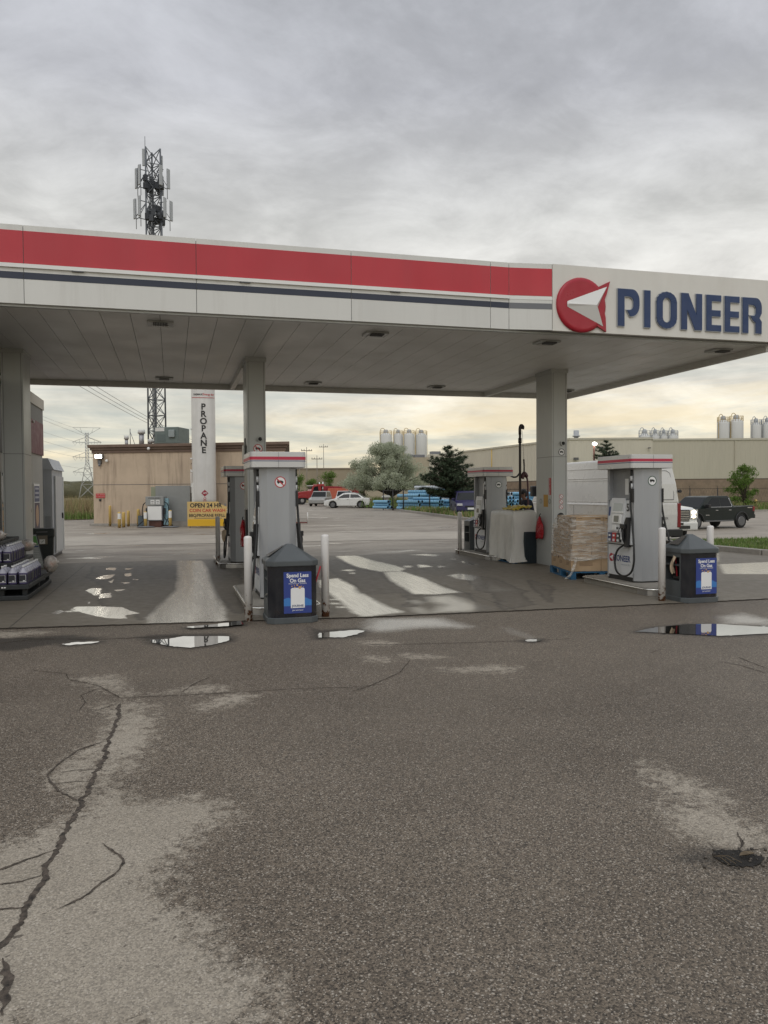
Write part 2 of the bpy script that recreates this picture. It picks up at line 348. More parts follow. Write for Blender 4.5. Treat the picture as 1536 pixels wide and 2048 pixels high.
PW=[[(0.09,18.95),(0.64,18.57),(0.7,16.7),(0.64,14.42),(0.64,12.46),(0.69,10.95),(0.64,9.63),(0.14,9.53),(-0.29,9.73),(-0.33,10.36),(-0.18,11.4),(0.04,13.1),(0.09,14.9)],[(-1.34,11.61),(-0.98,11.52),(-0.67,11.31),(-0.59,11.01),(-0.42,10.68),(-0.61,10.62),(-0.58,10.28),(-0.76,10.36),(-0.99,10.64),(-1.28,11.18)],[(-1.39,13.46),(-1.33,13.79),(-1.17,13.78),(-1.13,13.09),(-1.15,12.68),(-1.26,13.05)],[(-1.13,13.0),(-0.96,13.04),(-0.91,12.46),(-1.09,12.42)],[(-1.38,17.12),(-1.34,17.49),(-1.17,17.43),(-1.15,16.83)],[(-1.41,15.41),(-1.28,15.92),(-1.09,15.99),(-1.14,15.26),(-1.28,15.13)],[(-0.93,16.03),(-0.81,16.22),(-0.78,15.59),(-0.88,15.53)],[(-0.92,14.59),(-0.73,14.45),(-0.8,14.21)],[(-1.58,11.08),(-1.52,11.37),(-1.42,11.18),(-1.48,10.93)],[(-0.95,13.43),(-0.75,13.48),(-0.86,13.17)],[(-1.36,11.1),(-1.35,11.52),(-1.31,11.43),(-1.31,11.03)],[(-1.01,17.22),(-0.8,17.11),(-0.93,16.89)],[(-1.13,14.75),(-1.06,15.06),(-1.06,14.5)],[(-0.74,15.04),(-0.6,14.9),(-0.67,14.81)],[(-1.23,12.0),(-1.19,12.08),(-1.17,11.86)],[(-1.31,19.17),(-1.24,19.15),(-1.23,18.83)],[(-1.01,19.16),(-0.89,19.07),(-0.92,18.85)],[(3.89,18.79),(4.41,18.7),(4.45,17.01),(4.59,15.98),(4.58,15.11),(4.35,14.7),(3.97,14.83),(3.77,15.73),(3.76,16.85)],[(4.02,14.66),(4.38,14.69),(4.41,13.65),(4.3,11.98),(4.34,11.34),(3.89,11.26),(3.58,11.4),(3.66,12.19),(3.74,13.22)],[(2.53,13.7),(2.93,13.94),(2.93,12.66),(2.81,11.85),(2.85,11.1),(2.84,10.28),(2.92,9.72),(2.31,9.49),(2.26,9.89),(2.34,10.92),(2.33,12.21)],[(4.99,13.73),(5.33,13.96),(5.48,13.47),(5.36,13.05),(5.11,12.78),(4.98,13.13)],[(5.12,15.98),(5.25,15.82),(5.25,15.39),(4.95,15.32)],[(6.23,16.37),(6.41,16.39),(6.33,15.37),(6.12,15.55)],[(3.29,15.29),(3.47,15.43),(3.56,15.26),(3.42,15.02)],[(3.3,14.75),(3.44,14.8),(3.36,14.52)],[(4.75,15.81),(4.91,15.76),(4.79,15.37),(4.67,15.41)],[(5.73,18.51),(6.18,18.61),(6.41,18.21),(6.15,17.82)],[(5.45,15.57),(5.56,15.38),(5.34,15.18)],[(6.27,17.13),(6.39,17.0),(6.25,16.79)],[(2.23,11.21),(2.32,11.22),(2.28,11.11),(2.22,11.13)],[(2.17,10.85),(2.28,10.78),(2.24,10.69),(2.16,10.74)],[(2.19,10.49),(2.32,10.42),(2.27,10.32),(2.18,10.38)],[(11.11,13.86),(13.96,14.09),(11.54,11.64),(9.98,12.27)],[(15.3,19.92),(15.57,19.81),(13.29,16.61),(11.47,14.34)],[(3.5,22.85),(4.99,23.45),(4.69,20.72),(3.12,19.53)]]
PW2=[[(3.65,11.01),(4.1,11.14),(4.17,10.66),(4.14,10.01),(4.21,9.69),(3.81,9.46),(3.26,9.57),(3.57,10.2),(3.5,10.54)],[(5.35,13.06),(5.19,12.12),(5.24,11.25),(4.92,11.25),(4.71,11.63),(4.89,12.22)],[(3.13,10.04),(3.25,10.06),(3.23,9.65),(3.14,9.48),(3.08,9.63)],[(3.26,10.7),(3.43,10.77),(3.47,10.47),(3.31,10.32)]]
PD=[[(3.7,17.79),(3.64,15.43),(3.9,14.7),(3.66,13.12),(3.66,12.19),(3.51,11.52),(3.4,11.66),(2.98,11.6),(2.81,11.85),(2.98,12.87),(3.0,14.41),(3.29,17.02)],[(4.33,14.4),(4.26,11.57),(4.33,11.35),(4.41,11.22),(4.18,10.32),(4.17,10.66),(4.13,11.22),(3.68,11.09),(3.53,11.42)],[(5.38,13.59),(5.61,12.97),(5.37,11.41),(5.38,11.1),(5.21,11.06),(4.8,9.8),(4.64,9.85),(4.51,10.38),(4.8,11.1),(4.73,11.42),(4.87,12.23)],[(6.09,12.54),(6.02,11.62),(5.18,9.99),(5.61,11.33)],[(4.46,10.31),(4.75,10.14),(4.62,9.71),(4.26,9.53)],[(3.39,11.28),(3.68,10.96),(3.5,10.54),(3.17,10.18),(3.05,10.22),(3.31,10.69)],[(-1.65,17.91),(0.06,17.51),(0.04,13.1),(-0.18,11.57),(-0.33,10.36),(-0.4,10.11),(-0.59,11.04),(-0.99,11.66),(-1.03,13.46),(-1.58,15.77)],[(0.64,16.72),(1.33,16.1),(0.84,10.27),(0.74,10.93),(0.67,12.24)]]
PUD=[[(-0.25,8.74),(-0.05,8.75),(0.09,8.87),(0.59,8.71),(0.59,8.48),(0.38,8.25),(0.17,8.18),(-0.05,8.34),(-0.23,8.6)],[(0.14,9.41),(0.62,9.55),(0.8,9.68),(0.81,9.38),(0.62,9.32),(0.2,9.32)],[(-1.15,8.78),(-1.03,8.86),(-0.77,8.82),(-0.82,8.75),(-1.08,8.7)],[(1.57,8.59),(1.72,8.64),(2.04,8.67),(2.11,8.57),(1.98,8.41),(1.8,8.27),(1.53,8.33)],[(5.01,7.62),(5.39,7.79),(5.92,7.85),(6.2,7.76),(6.55,7.47),(6.79,7.25),(6.63,7.08),(5.89,7.09),(5.7,7.13)],[(3.59,7.52),(3.66,7.55),(3.79,7.54),(3.76,7.45),(3.68,7.43),(3.61,7.44)],[(6.6,7.5),(6.7,7.46),(6.67,7.43),(6.58,7.46)]]
CR=[(0.023799999999999998,[(-0.4,6.18),(-0.4,5.78),(-0.41,5.26),(-0.42,4.86),(-0.45,4.53),(-0.47,4.21),(-0.5,3.99),(-0.52,3.72),(-0.55,3.6),(-0.54,3.41),(-0.56,3.27),(-0.56,3.12),(-0.59,3.0),(-0.61,2.95),(-0.64,2.9)]),(0.012,[(-0.52,3.71),(-0.63,3.65),(-0.73,3.58),(-0.79,3.54)]),(0.012,[(-0.54,3.48),(-0.62,3.44),(-0.7,3.43),(-0.77,3.42)]),(0.0105,[(-0.55,3.21),(-0.66,3.23),(-0.73,3.23)]),(0.0105,[(-0.44,5.26),(-0.59,5.12),(-0.66,4.93),(-0.71,4.73),(-0.68,4.6),(-0.61,4.44),(-0.5,4.28),(-0.46,4.26)]),(0.006749999999999999,[(-0.7,4.73),(-0.56,4.75),(-0.42,4.72)]),(0.006749999999999999,[(-0.66,4.56),(-0.55,4.56),(-0.46,4.54)]),(0.00975,[(-0.33,3.72),(-0.24,3.57),(-0.22,3.49),(-0.24,3.42),(-0.31,3.32),(-0.37,3.23),(-0.46,3.16)]),(0.009000000000000001,[(-0.41,6.34),(0.06,6.29),(0.59,6.24),(0.95,6.22),(1.38,6.14),(1.7,6.16)]),(0.009000000000000001,[(-1.29,7.61),(-0.93,7.34),(-0.88,7.11),(-0.6,6.78),(-0.41,6.34)]),(0.0075,[(-0.59,6.74),(-0.72,6.51),(-0.66,6.29),(-0.68,6.04)]),(0.006749999999999999,[(-0.42,6.18),(-0.55,6.03),(-0.62,5.99)]),(0.0075,[(0.33,6.89),(0.15,6.63),(0.06,6.39),(-0.01,6.36)]),(0.03,[(-0.59,2.88),(-0.57,2.82),(-0.54,2.76),(-0.54,2.69),(-0.53,2.61),(-0.53,2.56)]),(0.012,[(1.9,7.81),(2.35,7.71),(2.9,7.61),(3.39,7.54),(3.63,7.51),(4.17,7.46)]),(0.009000000000000001,[(5.17,6.2),(5.13,5.99),(5.09,5.7),(5.08,5.51)]),(0.009000000000000001,[(4.88,6.1),(4.95,5.86),(4.95,5.55)]),(0.0075,[(4.46,6.56),(4.69,6.7),(4.75,6.61)]),(0.009000000000000001,[(2.16,6.98),(1.92,6.52),(1.55,6.14),(1.35,5.99)]),(0.02,[(-1.69,9.34),(-1.31,9.17),(-0.84,8.97),(-0.23,8.94),(0.13,8.93)]),(0.03,[(-1.89,9.01),(-1.71,9.1),(-1.49,9.18),(-1.26,9.14)]),(0.006750000000000001,[(2.32,2.98),(2.31,2.91),(2.34,2.87)]),(0.011812500000000004,[(2.52,3.01),(2.49,2.96),(2.46,2.91),(2.4,2.85)]),(0.0084375,[(2.53,2.84),(2.47,2.84),(2.41,2.84)]),(0.006750000000000001,[(2.51,2.95),(2.46,2.91)])]
POT=[(2.28,2.87),(2.33,2.88),(2.4,2.85),(2.44,2.81),(2.45,2.76),(2.4,2.72),(2.35,2.71),(2.3,2.72),(2.26,2.75),(2.25,2.78),(2.25,2.83)]
HOLE=[(-0.59,2.88),(-0.57,2.84),(-0.56,2.79),(-0.53,2.76),(-0.53,2.69),(-0.52,2.57),(-0.54,2.53),(-0.6,2.7)]
# ------------------------------------------------------------------ ground
def sdpoly(X, Y, poly):
    p = np.array(poly); inside = np.zeros(X.shape, bool); d = np.full(X.shape, 1e9)
    for i in range(len(p)):
        ax, ay = p[i]; bx, by = p[(i + 1) % len(p)]
        dx, dy = bx - ax, by - ay; L = dx * dx + dy * dy + 1e-12
        t = np.clip(((X - ax) * dx + (Y - ay) * dy) / L, 0, 1)
        d = np.minimum(d, (X - ax - t * dx) ** 2 + (Y - ay - t * dy) ** 2)
        c = ((ay > Y) != (by > Y)) & (X < dx * (Y - ay) / (dy if abs(dy) > 1e-12 else 1e-12) + ax)
        inside ^= c
    d = np.sqrt(d); return np.where(inside, d, -d)
def maxsd(X, Y, polys): 
    r = np.full(X.shape, -9.)
    for p in polys: r = np.maximum(r, sdpoly(X, Y, p))
    return r
def enc(sd, k=.5): return np.clip(.5 + sd / (2 * k), 0, 1)
def grid_mesh(name, x0, x1, y0, y1, st, z, attrs, mats, extra=None, edge=None):
    nx = int((x1 - x0) / st) + 1; ny = int((y1 - y0) / st) + 1
    xs = np.linspace(x0, x1, nx); ys = np.linspace(y0, y1, ny); X, Y = np.meshgrid(xs, ys)
    if edge is not None: Y = edge(X, Y)
    vs = np.stack([X.ravel(), Y.ravel(), np.full(X.size, z)], 1)
    i = np.arange(nx * (ny - 1)).reshape(ny - 1, nx)[:, :-1].ravel()
    fs = np.stack([i, i + 1, i + nx + 1, i + nx], 1)
    ev = extra.v if extra else []; ef = extra.f if extra else []; em = extra.m if extra else []
    N = len(vs); me = bpy.data.meshes.new(name)
    me.from_pydata(vs.tolist() + list(ev), [], fs.tolist() + [tuple(N + k for k in f) for f in ef]); me.update()
    for k, fn in attrs.items():
        a = me.attributes.new(k, 'FLOAT', 'POINT'); val = np.zeros(N + len(ev), np.float32); val[:N] = fn(X, Y).ravel(); a.data.foreach_set('value', val)
    for mm in mats: me.materials.append(mm)
    me.polygons.foreach_set('material_index', [0] * len(fs) + list(em))
    o = bpy.data.objects.new(name, me); COL.objects.link(o); return o

def asphalt_material(name, gravelly=1., far=False):
    mt = bpy.data.materials.new(name); mt.use_nodes = True; t = NT(mt.node_tree); t.n.clear()
    p = t.node('ShaderNodeBsdfPrincipled'); o = t.node('ShaderNodeOutputMaterial')
    co = t.node('ShaderNodeTexCoord').outputs['Object']
    at = lambda n: t.node('ShaderNodeAttribute', attribute_name=n).outputs['Fac']
    n1 = t.noise(co, 1.3, 8, .65); n2 = t.noise(co, 14, 6, .7); nb = t.noise(co, .33, 4, .55)
    v = t.vor(co, 150.); sepc = t.node('ShaderNodeSeparateColor'); t.l.new(v.outputs['Color'], sepc.inputs[0])
    v2 = t.vor(t.mapping(co, (1, 1.0, 1)), 80.); sep2 = t.node('ShaderNodeSeparateColor'); t.l.new(v2.outputs['Color'], sep2.inputs[0])
    stone = sepc.outputs[0]
    dry = t.math('ADD', at('dry'), t.math('ADD', t.math('MULTIPLY', t.math('SUBTRACT', n1, .5), .42), t.math('MULTIPLY', t.math('SUBTRACT', n2, .5), .80)))
    dry = t.math('MULTIPLY', t.mr(dry, .45, .62), t.mr(at('dry'), .12, .3))
    # sparse spots of damp inside the dry areas and drier flecks in the damp
    damp = t.mix(t.mr(t.math('ADD', nb, t.math('MULTIPLY', n1, .4)), .5, .9), (.103, .083, .063), (.157, .130, .101))
    dryc = t.mix(t.mr(n1, .3, .7), (.262, .230, .185), (.335, .298, .245))
    base = t.mix(dry, damp, dryc)
    spk = t.mix(dry, t.mix(stone, (.30, .30, .30), (1.70, 1.68, 1.64)), t.mix(stone, (.68, .68, .68), (1.30, 1.29, 1.27)))
    base = t.mix(1., base, spk, 'MULTIPLY')
    pale = t.math('MULTIPLY', t.mr(sepc.outputs[1], .82, .89), t.mr(v.outputs['Distance'], .55, .3))
    base = t.mix(t.math('MULTIPLY', pale, .8), base, (.48, .43, .36))
    pale2 = t.math('MULTIPLY', t.mr(sep2.outputs[1], .87, .92), t.mr(v2.outputs['Distance'], .5, .25))
    base = t.mix(t.math('MULTIPLY', pale2, .7), base, (.50, .45, .38))
    pit = t.math('MULTIPLY', t.mr(t.noise(co, 24, 3, .5), .36, .30), t.mr(n1, .42, .55))
    base = t.mix(t.math('MULTIPLY', pit, .8), base, (.075, .062, .050))
    dk = t.mr(t.math('ADD', at('dark'), t.math('MULTIPLY', t.math('SUBTRACT', n2, .5), .5)), .42, .62)
    base = t.mix(t.math('MULTIPLY', dk, .8), base, (.026, .022, .018))
    t.put(p.inputs['Base Color'], base)
    wet = t.mr(t.math('ADD', at('wet'), t.math('ADD', t.math('MULTIPLY', t.math('SUBTRACT', n2, .5), .5), t.math('MULTIPLY', t.math('SUBTRACT', n1, .5), .3))), .4, .75)
    t.put(p.inputs['Roughness'], t.mix(wet, t.mix(dry, .55, .85), .28)); p.inputs['Specular IOR Level'].default_value = .35
    b = t.node('ShaderNodeBump'); t.put(b.inputs['Strength'], t.mr(t.math('MAXIMUM', wet, dry), 0, 1, .75, .35)); b.inputs['Distance'].default_value = .004
    h = t.math('ADD', t.math('MULTIPLY', t.math('SUBTRACT', 1., v.outputs['Distance']), 1.), t.math('MULTIPLY', stone, .8)); t.put(b.inputs['Height'], h)
    t.l.new(b.outputs[0], p.inputs['Normal'])
    g = t.node('ShaderNodeBsdfGlossy'); g.inputs['Color'].default_value = (.85, .85, .85, 1); g.inputs['Roughness'].default_value = .22
    b2 = t.node('ShaderNodeBump'); b2.inputs['Strength'].default_value = .06; b2.inputs['Distance'].default_value = .003; t.put(b2.inputs['Height'], h); t.l.new(b2.outputs[0], g.inputs['Normal'])
    mx = t.node('ShaderNodeMixShader'); t.put(mx.inputs[0], t.math('MULTIPLY', wet, .42)); t.l.new(p.outputs[0], mx.inputs[1]); t.l.new(g.outputs[0], mx.inputs[2])
    t.l.new(mx.outputs[0], o.inputs[0]); MATS[name] = mt; return mt

def far_asphalt():
    mt = bpy.data.materials.new('far_lot_surface'); mt.use_nodes = True; t = NT(mt.node_tree); t.n.clear()
    p = t.node('ShaderNodeBsdfPrincipled'); o = t.node('ShaderNodeOutputMaterial')
    co = t.node('ShaderNodeTexCoord').outputs['Object']
    a = t.noise(t.mapping(co, (.22, .55, 1), rot=(0, 0, .35)), 1., 7, .65, .6); c = t.noise(co, .8, 8, .7); d = t.noise(co, 9, 4, .6)
    base = t.mix(t.mr(a, .35, .62), (.17, .142, .112), (.34, .295, .24))
    base = t.mix(t.mr(c, .45, .7), base, (.38, .335, .275)); base = t.mix(t.math('MULTIPLY', t.mr(d, .3, .7), .4), base, (.18, .152, .12))
    t.put(p.inputs['Base Color'], base)
    wet = t.math('MULTIPLY', t.mr(t.noise(t.mapping(co, (.35, .8, 1), (3, 9, 0), (0, 0, .3)), 1., 6, .6, .8), .60, .66), 1.)
    t.put(p.inputs['Roughness'], t.mix(wet, .62, .16)); b = t.node('ShaderNodeBump'); t.put(b.inputs['Strength'], t.mr(wet, 0, 1, .5, .03)); b.inputs['Distance'].default_value = .01
    t.put(b.inputs['Height'], d); t.l.new(b.outputs[0], p.inputs['Normal'])
    g = t.node('ShaderNodeBsdfGlossy'); g.inputs['Color'].default_value = (.8, .8, .8, 1); g.inputs['Roughness'].default_value = .2
    mx = t.node('ShaderNodeMixShader'); t.put(mx.inputs[0], t.math('MULTIPLY', wet, .3)); t.l.new(p.outputs[0], mx.inputs[1]); t.l.new(g.outputs[0], mx.inputs[2])
    t.l.new(mx.outputs[0], o.inputs[0]); return mt

def pad_material():
    mt = bpy.data.materials.new('concrete_pad_surface'); mt.use_nodes = True; t = NT(mt.node_tree); t.n.clear()
    p = t.node('ShaderNodeBsdfPrincipled'); o = t.node('ShaderNodeOutputMaterial')
    co = t.node('ShaderNodeTexCoord').outputs['Object']; sp = t.node('ShaderNodeSeparateXYZ'); t.put(sp.inputs[0], co)
    at = lambda n: t.node('ShaderNodeAttribute', attribute_name=n).outputs['Fac']
    n1 = t.noise(co, 1.1, 8, .62); n2 = t.noise(co, 7, 6, .65); n3 = t.noise(co, 45, 5, .65); nb = t.noise(t.mapping(co, (.5, .3, 1)), .6, 5, .6)
    sdd = t.math('ADD', t.math('MULTIPLY', t.math('SUBTRACT', n1, .5), .35), t.math('MULTIPLY', t.math('SUBTRACT', n2, .5), .22))
    base = t.mix(t.mr(nb, .35, .65), (.125, .106, .080), (.195, .168, .130))
    base = t.mix(t.mr(n2, .3, .7), base, t.mix(.5, base, (.14, .12, .09)))
    base = t.mix(t.math('MULTIPLY', t.mr(n3, .35, .7), .35), base, (.14, .125, .10))
    damp = t.mr(t.math('ADD', at('damp'), sdd), .47, .53)
    rim = t.math('MULTIPLY', t.mr(t.math('ADD', at('damp'), sdd), .42, .48), t.mr(t.math('ADD', at('damp'), sdd), .56, .49))
    base = t.mix(t.math('MULTIPLY', damp, .60), base, (.11, .094, .074)); base = t.mix(t.math('MULTIPLY', rim, .6), base, (.05, .042, .034))
    oil = t.mr(t.noise(t.mapping(co, (.8, .5, 1), (5, 3, 0)), 1.2, 6, .7), .60, .72); base = t.mix(t.math('MULTIPLY', oil, .35), base, (.06, .05, .042))
    # saw-cut joints between slabs
    def line(axis, pos, wd=.012):
        d = t.math('ABSOLUTE', t.math('SUBTRACT', t.math('ADD', sp.outputs[axis], t.math('MULTIPLY', t.math('SUBTRACT', n2, .5), .01)), pos)); return t.mr(d, wd, wd * .5)
    jn = None
    for ax, pos in ((0, -1.89), (0, 4.4), (1, 11.2), (1, 14.95), (0, 10.8), (0, -6.)):
        l = line(ax, pos); jn = l if jn is None else t.math('MAXIMUM', jn, l)
    base = t.mix(t.math('MULTIPLY', jn, .75), base, (.04, .034, .028))
    t.put(p.inputs['Base Color'], base)
    wv = t.math('ADD', at('wet'), t.math('ADD', t.math('MULTIPLY', t.math('SUBTRACT', n1, .5), .16), t.math('MULTIPLY', t.math('SUBTRACT', n2, .5), .20)))
    wet = t.math('MAXIMUM', t.math('MULTIPLY', t.mr(wv, .44, .57), .78), t.mr(t.math('ADD', at('mirror'), t.math('MULTIPLY', t.math('SUBTRACT', n2, .5), .14)), .485, .515)); soft = t.mr(t.math('ADD', at('sheen'), sdd), .4, .75)
    streak = t.mr(t.noise(t.mapping(co, (6, .5, 1)), 2., 5, .7), .3, .62)
    wf = t.math('MAXIMUM', t.math('MULTIPLY', wet, t.mr(streak, 0, 1, .70, 1.)), t.math('MULTIPLY', soft, .5))
    t.put(p.inputs['Roughness'], t.mix(wf, t.mr(n2, .3, .7, .5, .68), .22))
    b = t.node('ShaderNodeBump'); t.put(b.inputs['Strength'], t.mr(wf, 0, 1, .35, .05)); b.inputs['Distance'].default_value = .004
    t.put(b.inputs['Height'], t.math('SUBTRACT', n3, t.math('MULTIPLY', jn, 1.5))); t.l.new(b.outputs[0], p.inputs['Normal'])
    g = t.node('ShaderNodeBsdfGlossy'); g.inputs['Color'].default_value = (.92, .90, .86, 1); g.inputs['Roughness'].default_value = .17
    b2 = t.node('ShaderNodeBump'); b2.inputs['Strength'].default_value = .03; b2.inputs['Distance'].default_value = .002; t.put(b2.inputs['Height'], n3); t.l.new(b2.outputs[0], g.inputs['Normal'])
    mx = t.node('ShaderNodeMixShader'); t.put(mx.inputs[0], t.math('MULTIPLY', wf, .80)); t.l.new(p.outputs[0], mx.inputs[1]); t.l.new(g.outputs[0], mx.inputs[2])
    t.l.new(mx.outputs[0], o.inputs[0]); return mt

M_crack = mat('crack_dark', (.068, .054, .042), .9, var=.75, vscale=30, bump=.8, bscale=90)
M_asph = asphalt_material('coarse_asphalt'); M_far = far_asphalt(); M_pad = pad_material()
M_grass = mat('grass_ground', (.10, .13, .035), .9, var=.45, vscale=1.5, bump=.6, bscale=20, dirt=.6, dcol=(.20, .17, .09), dscale=.5)
M_scrub = mat('dry_scrub_ground', (.20, .16, .085), .95, var=.35, vscale=.4, dirt=.6, dcol=(.07, .10, .03), dscale=.15)

def sheet(name, pts, z, mt, kind='structure'):
    b = Mb(); b._a([(x, y, z) for x, y in pts], [tuple(range(len(pts)))]); return tag(b.obj(name, mt), kind=kind)
def terrain(X, Y): return -.72 * np.clip((Y - 17.) / 20., 0, 1) * np.clip((X - 13.6 - .35 * np.maximum(0, Y - 25.)) / 6., 0, 1)
gxs = [-900, -300, -40, 0, 14, 30, 45, 60, 110, 400, 900]; gys = [-300, -14, 20, 40, 80, 116, 300, 700, 1500]; gb_ = Mb()
for i in range(len(gxs) - 1):
    for j in range(len(gys) - 1):
        if -40 <= gxs[i] < 110 and -14 <= gys[j] < 116: continue
        gb_._a([(x, y, float(terrain(min(max(x, -40.), 110.), min(max(y, -14.), 116.))) - .006) for x, y in ((gxs[i], gys[j]), (gxs[i + 1], gys[j]), (gxs[i + 1], gys[j + 1]), (gxs[i], gys[j + 1]))], [(0, 1, 2, 3)])
tag(gb_.obj('ground', M_scrub), kind='structure')
sheet('scrub_verge', [(-40, 51), (-6, 50), (1, 54), (6, 116), (-40, 116)], .03, M_scrub)
nxg, nyg = 100, 130; gx = np.linspace(-40, 110, nxg); gy = np.linspace(-14, 116, nyg); GX, GY = np.meshgrid(gx, gy); GZ = terrain(GX, GY) - .004
lb_ = Mb(); i_ = np.arange(nxg * (nyg - 1)).reshape(nyg - 1, nxg)[:, :-1].ravel(); lb_._a(np.stack([GX.ravel(), GY.ravel(), GZ.ravel()], 1).tolist(), np.stack([i_, i_ + 1, i_ + nxg + 1, i_ + nxg], 1).tolist(), True)
tag(lb_.obj('parking_lot', M_far), kind='structure')
sheet('concrete_apron', [(-12, 26.2), (12.6, 23.9), (13.4, 28.4), (-12, 31.4)], .004, mat('apron_concrete', (.36, .32, .265), .6, var=.14, vscale=.8, dirt=.5, dcol=(.22, .19, .155), dscale=.5, bump=.3, bscale=30))
rc = random.Random(3)
def ribbon(b, pts, wd, z):
    P = []
    for i in range(len(pts) - 1):
        (ax, ay), (bx, by) = pts[i], pts[i + 1]; L = hypot(bx - ax, by - ay); n = max(1, int(L / .018))
        for j in range(n): P.append((ax + (bx - ax) * j / n, ay + (by - ay) * j / n))
    P.append(pts[-1]); n = len(P); L, R = [], []; wob = 0
    for i, (x, y) in enumerate(P):
        x0, y0 = P[max(0, i - 1)]; x1, y1 = P[min(n - 1, i + 1)]; dx, dy = x1 - x0, y1 - y0; l = hypot(dx, dy) or 1; nx, ny = -dy / l, dx / l
        wob = wob * .75 + rc.uniform(-1, 1) * wd * .32; e = min(1, min(i, n - 1 - i) / 5 + .15)
        wl = wd * .5 * rc.uniform(.45, 1.6) * e; wr = wd * .5 * rc.uniform(.45, 1.6) * e
        L.append((x + nx * (wl + wob), y + ny * (wl + wob), z)); R.append((x - nx * (wr - wob), y - ny * (wr - wob), z))
    for i in range(n - 1): b._a([R[i], R[i + 1], L[i + 1], L[i]], [(0, 1, 2, 3)])
ex = Mb(); ex.k = 1
for wd, pts in CR: ribbon(ex, pts, wd, .0035)
def blob(poly, z, jit, sub=5):
    out = []; n = len(poly)
    for i in range(n):
        (ax, ay), (bx, by) = poly[i], poly[(i + 1) % n]
        for j in range(sub): 
            t = j / sub; out.append((ax + (bx - ax) * t + rc.uniform(-jit, jit), ay + (by - ay) * t + rc.uniform(-jit, jit), z))
    return out
for pl in (POT,):
    ex.k = 2
    q = blob(pl, .004, .006); ex._a(q, [tuple(range(len(q)))])
near = grid_mesh('asphalt_forecourt', -4.2, 13.2, .6, 10.05, .045, 0., {'dry': lambda X, Y: enc(np.maximum(maxsd(X, Y, DRY[:6] + DRY[9:]) + .02, maxsd(X, Y, DRY[6:9]) + .01)), 'dark': lambda X, Y: enc(np.maximum(maxsd(X, Y, DARK), maxsd(X, Y, PUD) + .07), .3), 'wet': lambda X, Y: enc(maxsd(X, Y, WET), .4)}, [M_asph, M_crack, mat('pothole_dark', (.014, .012, .010), .9, var=.5, vscale=25, bump=1., bscale=60)], ex)
tag(near, kind='structure')
def pe(x): return np.interp(x, [-14, -2.2, 2.4, 5.6, 14], [10.05, 10.05, 9.5, 9.36, 9.2])
def edge(X, Y):
    t = (Y - Y.min()) / (Y.max() - Y.min()); lo = pe(X) + .012 * np.sin(X * 23) + .008 * np.sin(X * 61 + 1)
    return lo + (18.9 - lo) * t
pad = grid_mesh('concrete_pad', -9., 13.6, 9.3, 18.9, .06, .012, {'damp': lambda X, Y: enc(maxsd(X, Y, PD), .4), 'wet': lambda X, Y: enc(maxsd(X, Y, PW[:1] + PW[17:]), .4), 'mirror': lambda X, Y: enc(maxsd(X, Y, PW[1:17]), .4), 'sheen': lambda X, Y: enc(maxsd(X, Y, PW2), .4)}, [M_pad], None, edge)
tag(pad, kind='structure')
# dark gap between slab and asphalt
gb = Mb(); ribbon(gb, [(x, float(pe(x)) - .01) for x in np.linspace(-4.2, 13.2, 40)], .02, .006)
tag(gb.obj('pavement_joint', M_crack), kind='structure')

M_water = bpy.data.materials.new('still_water'); M_water.use_nodes = True; t = NT(M_water.node_tree); t.n.clear()
g = t.node('ShaderNodeBsdfGlossy'); g.inputs['Color'].default_value = (.93, .93, .93, 1); g.inputs['Roughness'].default_value = .015
d = t.node('ShaderNodeBsdfDiffuse'); d.inputs['Color'].default_value = (.03, .026, .022, 1)
mx = t.node('ShaderNodeMixShader'); mx.inputs[0].default_value = .74; o = t.node('ShaderNodeOutputMaterial')
bb = t.node('ShaderNodeBump'); bb.inputs['Strength'].default_value = .03; bb.inputs['Distance'].default_value = .002; t.put(bb.inputs['Height'], t.noise(t.node('ShaderNodeTexCoord').outputs['Object'], 5, 2)); t.l.new(bb.outputs[0], g.inputs['Normal'])
t.l.new(d.outputs[0], mx.inputs[1]); t.l.new(g.outputs[0], mx.inputs[2]); t.l.new(mx.outputs[0], o.inputs[0])
for i, pl in enumerate(PUD):
    q = blob(pl, .017 if i == 1 else .006, .012, 8); b = Mb(); b._a(q, [tuple(range(len(q)))])
    tag(b.obj('puddle', M_water), kind='structure')
# pothole rubble and a dead leaf with stalks
px, py = np.mean(np.array(POT), 0); rb = Mb(); rr = random.Random(4)
for i in range(45):
    a = rr.uniform(0, 6.28); q = rr.uniform(0, 1) ** .5; s = rr.uniform(.003, .009)
    rb.ball((px + q * .2 * cos(a), py + q * .1 * sin(a), .006), s, 5, 4, (1, 1, .7), .3, rr)
tag(rb.obj('pothole_gravel', mat('pothole_stone', (.07, .06, .05), .8, var=.5, vscale=40)), kind='stuff')
lf = Mb()
P = [(-.04, 0), (-.022, .012), (0, .016), (.022, .011), (.045, 0), (.022, -.011), (0, -.015), (-.022, -.011)]
for i in range(len(P)):
    a, b_ = P[i], P[(i + 1) % len(P)]; lf.quad((px + .04 + a[0], py - .01 + a[1], .02 + abs(a[1]) * .5), (px + .04 + b_[0], py - .01 + b_[1], .02 + abs(b_[1]) * .5), (px + .04, py - .01, .014))
for k in range(3): lf.tube([(px - .10 + k * .012, py + .03, .012), (px - .09 + k * .02, py - .0, .022), (px - .08 + k * .03, py - .05, .010)], .0014, 5)
tag(lf.obj('dead_leaf', mat('dry_leaf', (.12, .09, .055), .8, var=.3, vscale=40)), 'curled dry leaf with straw stalks lying in the pothole', 'leaf')

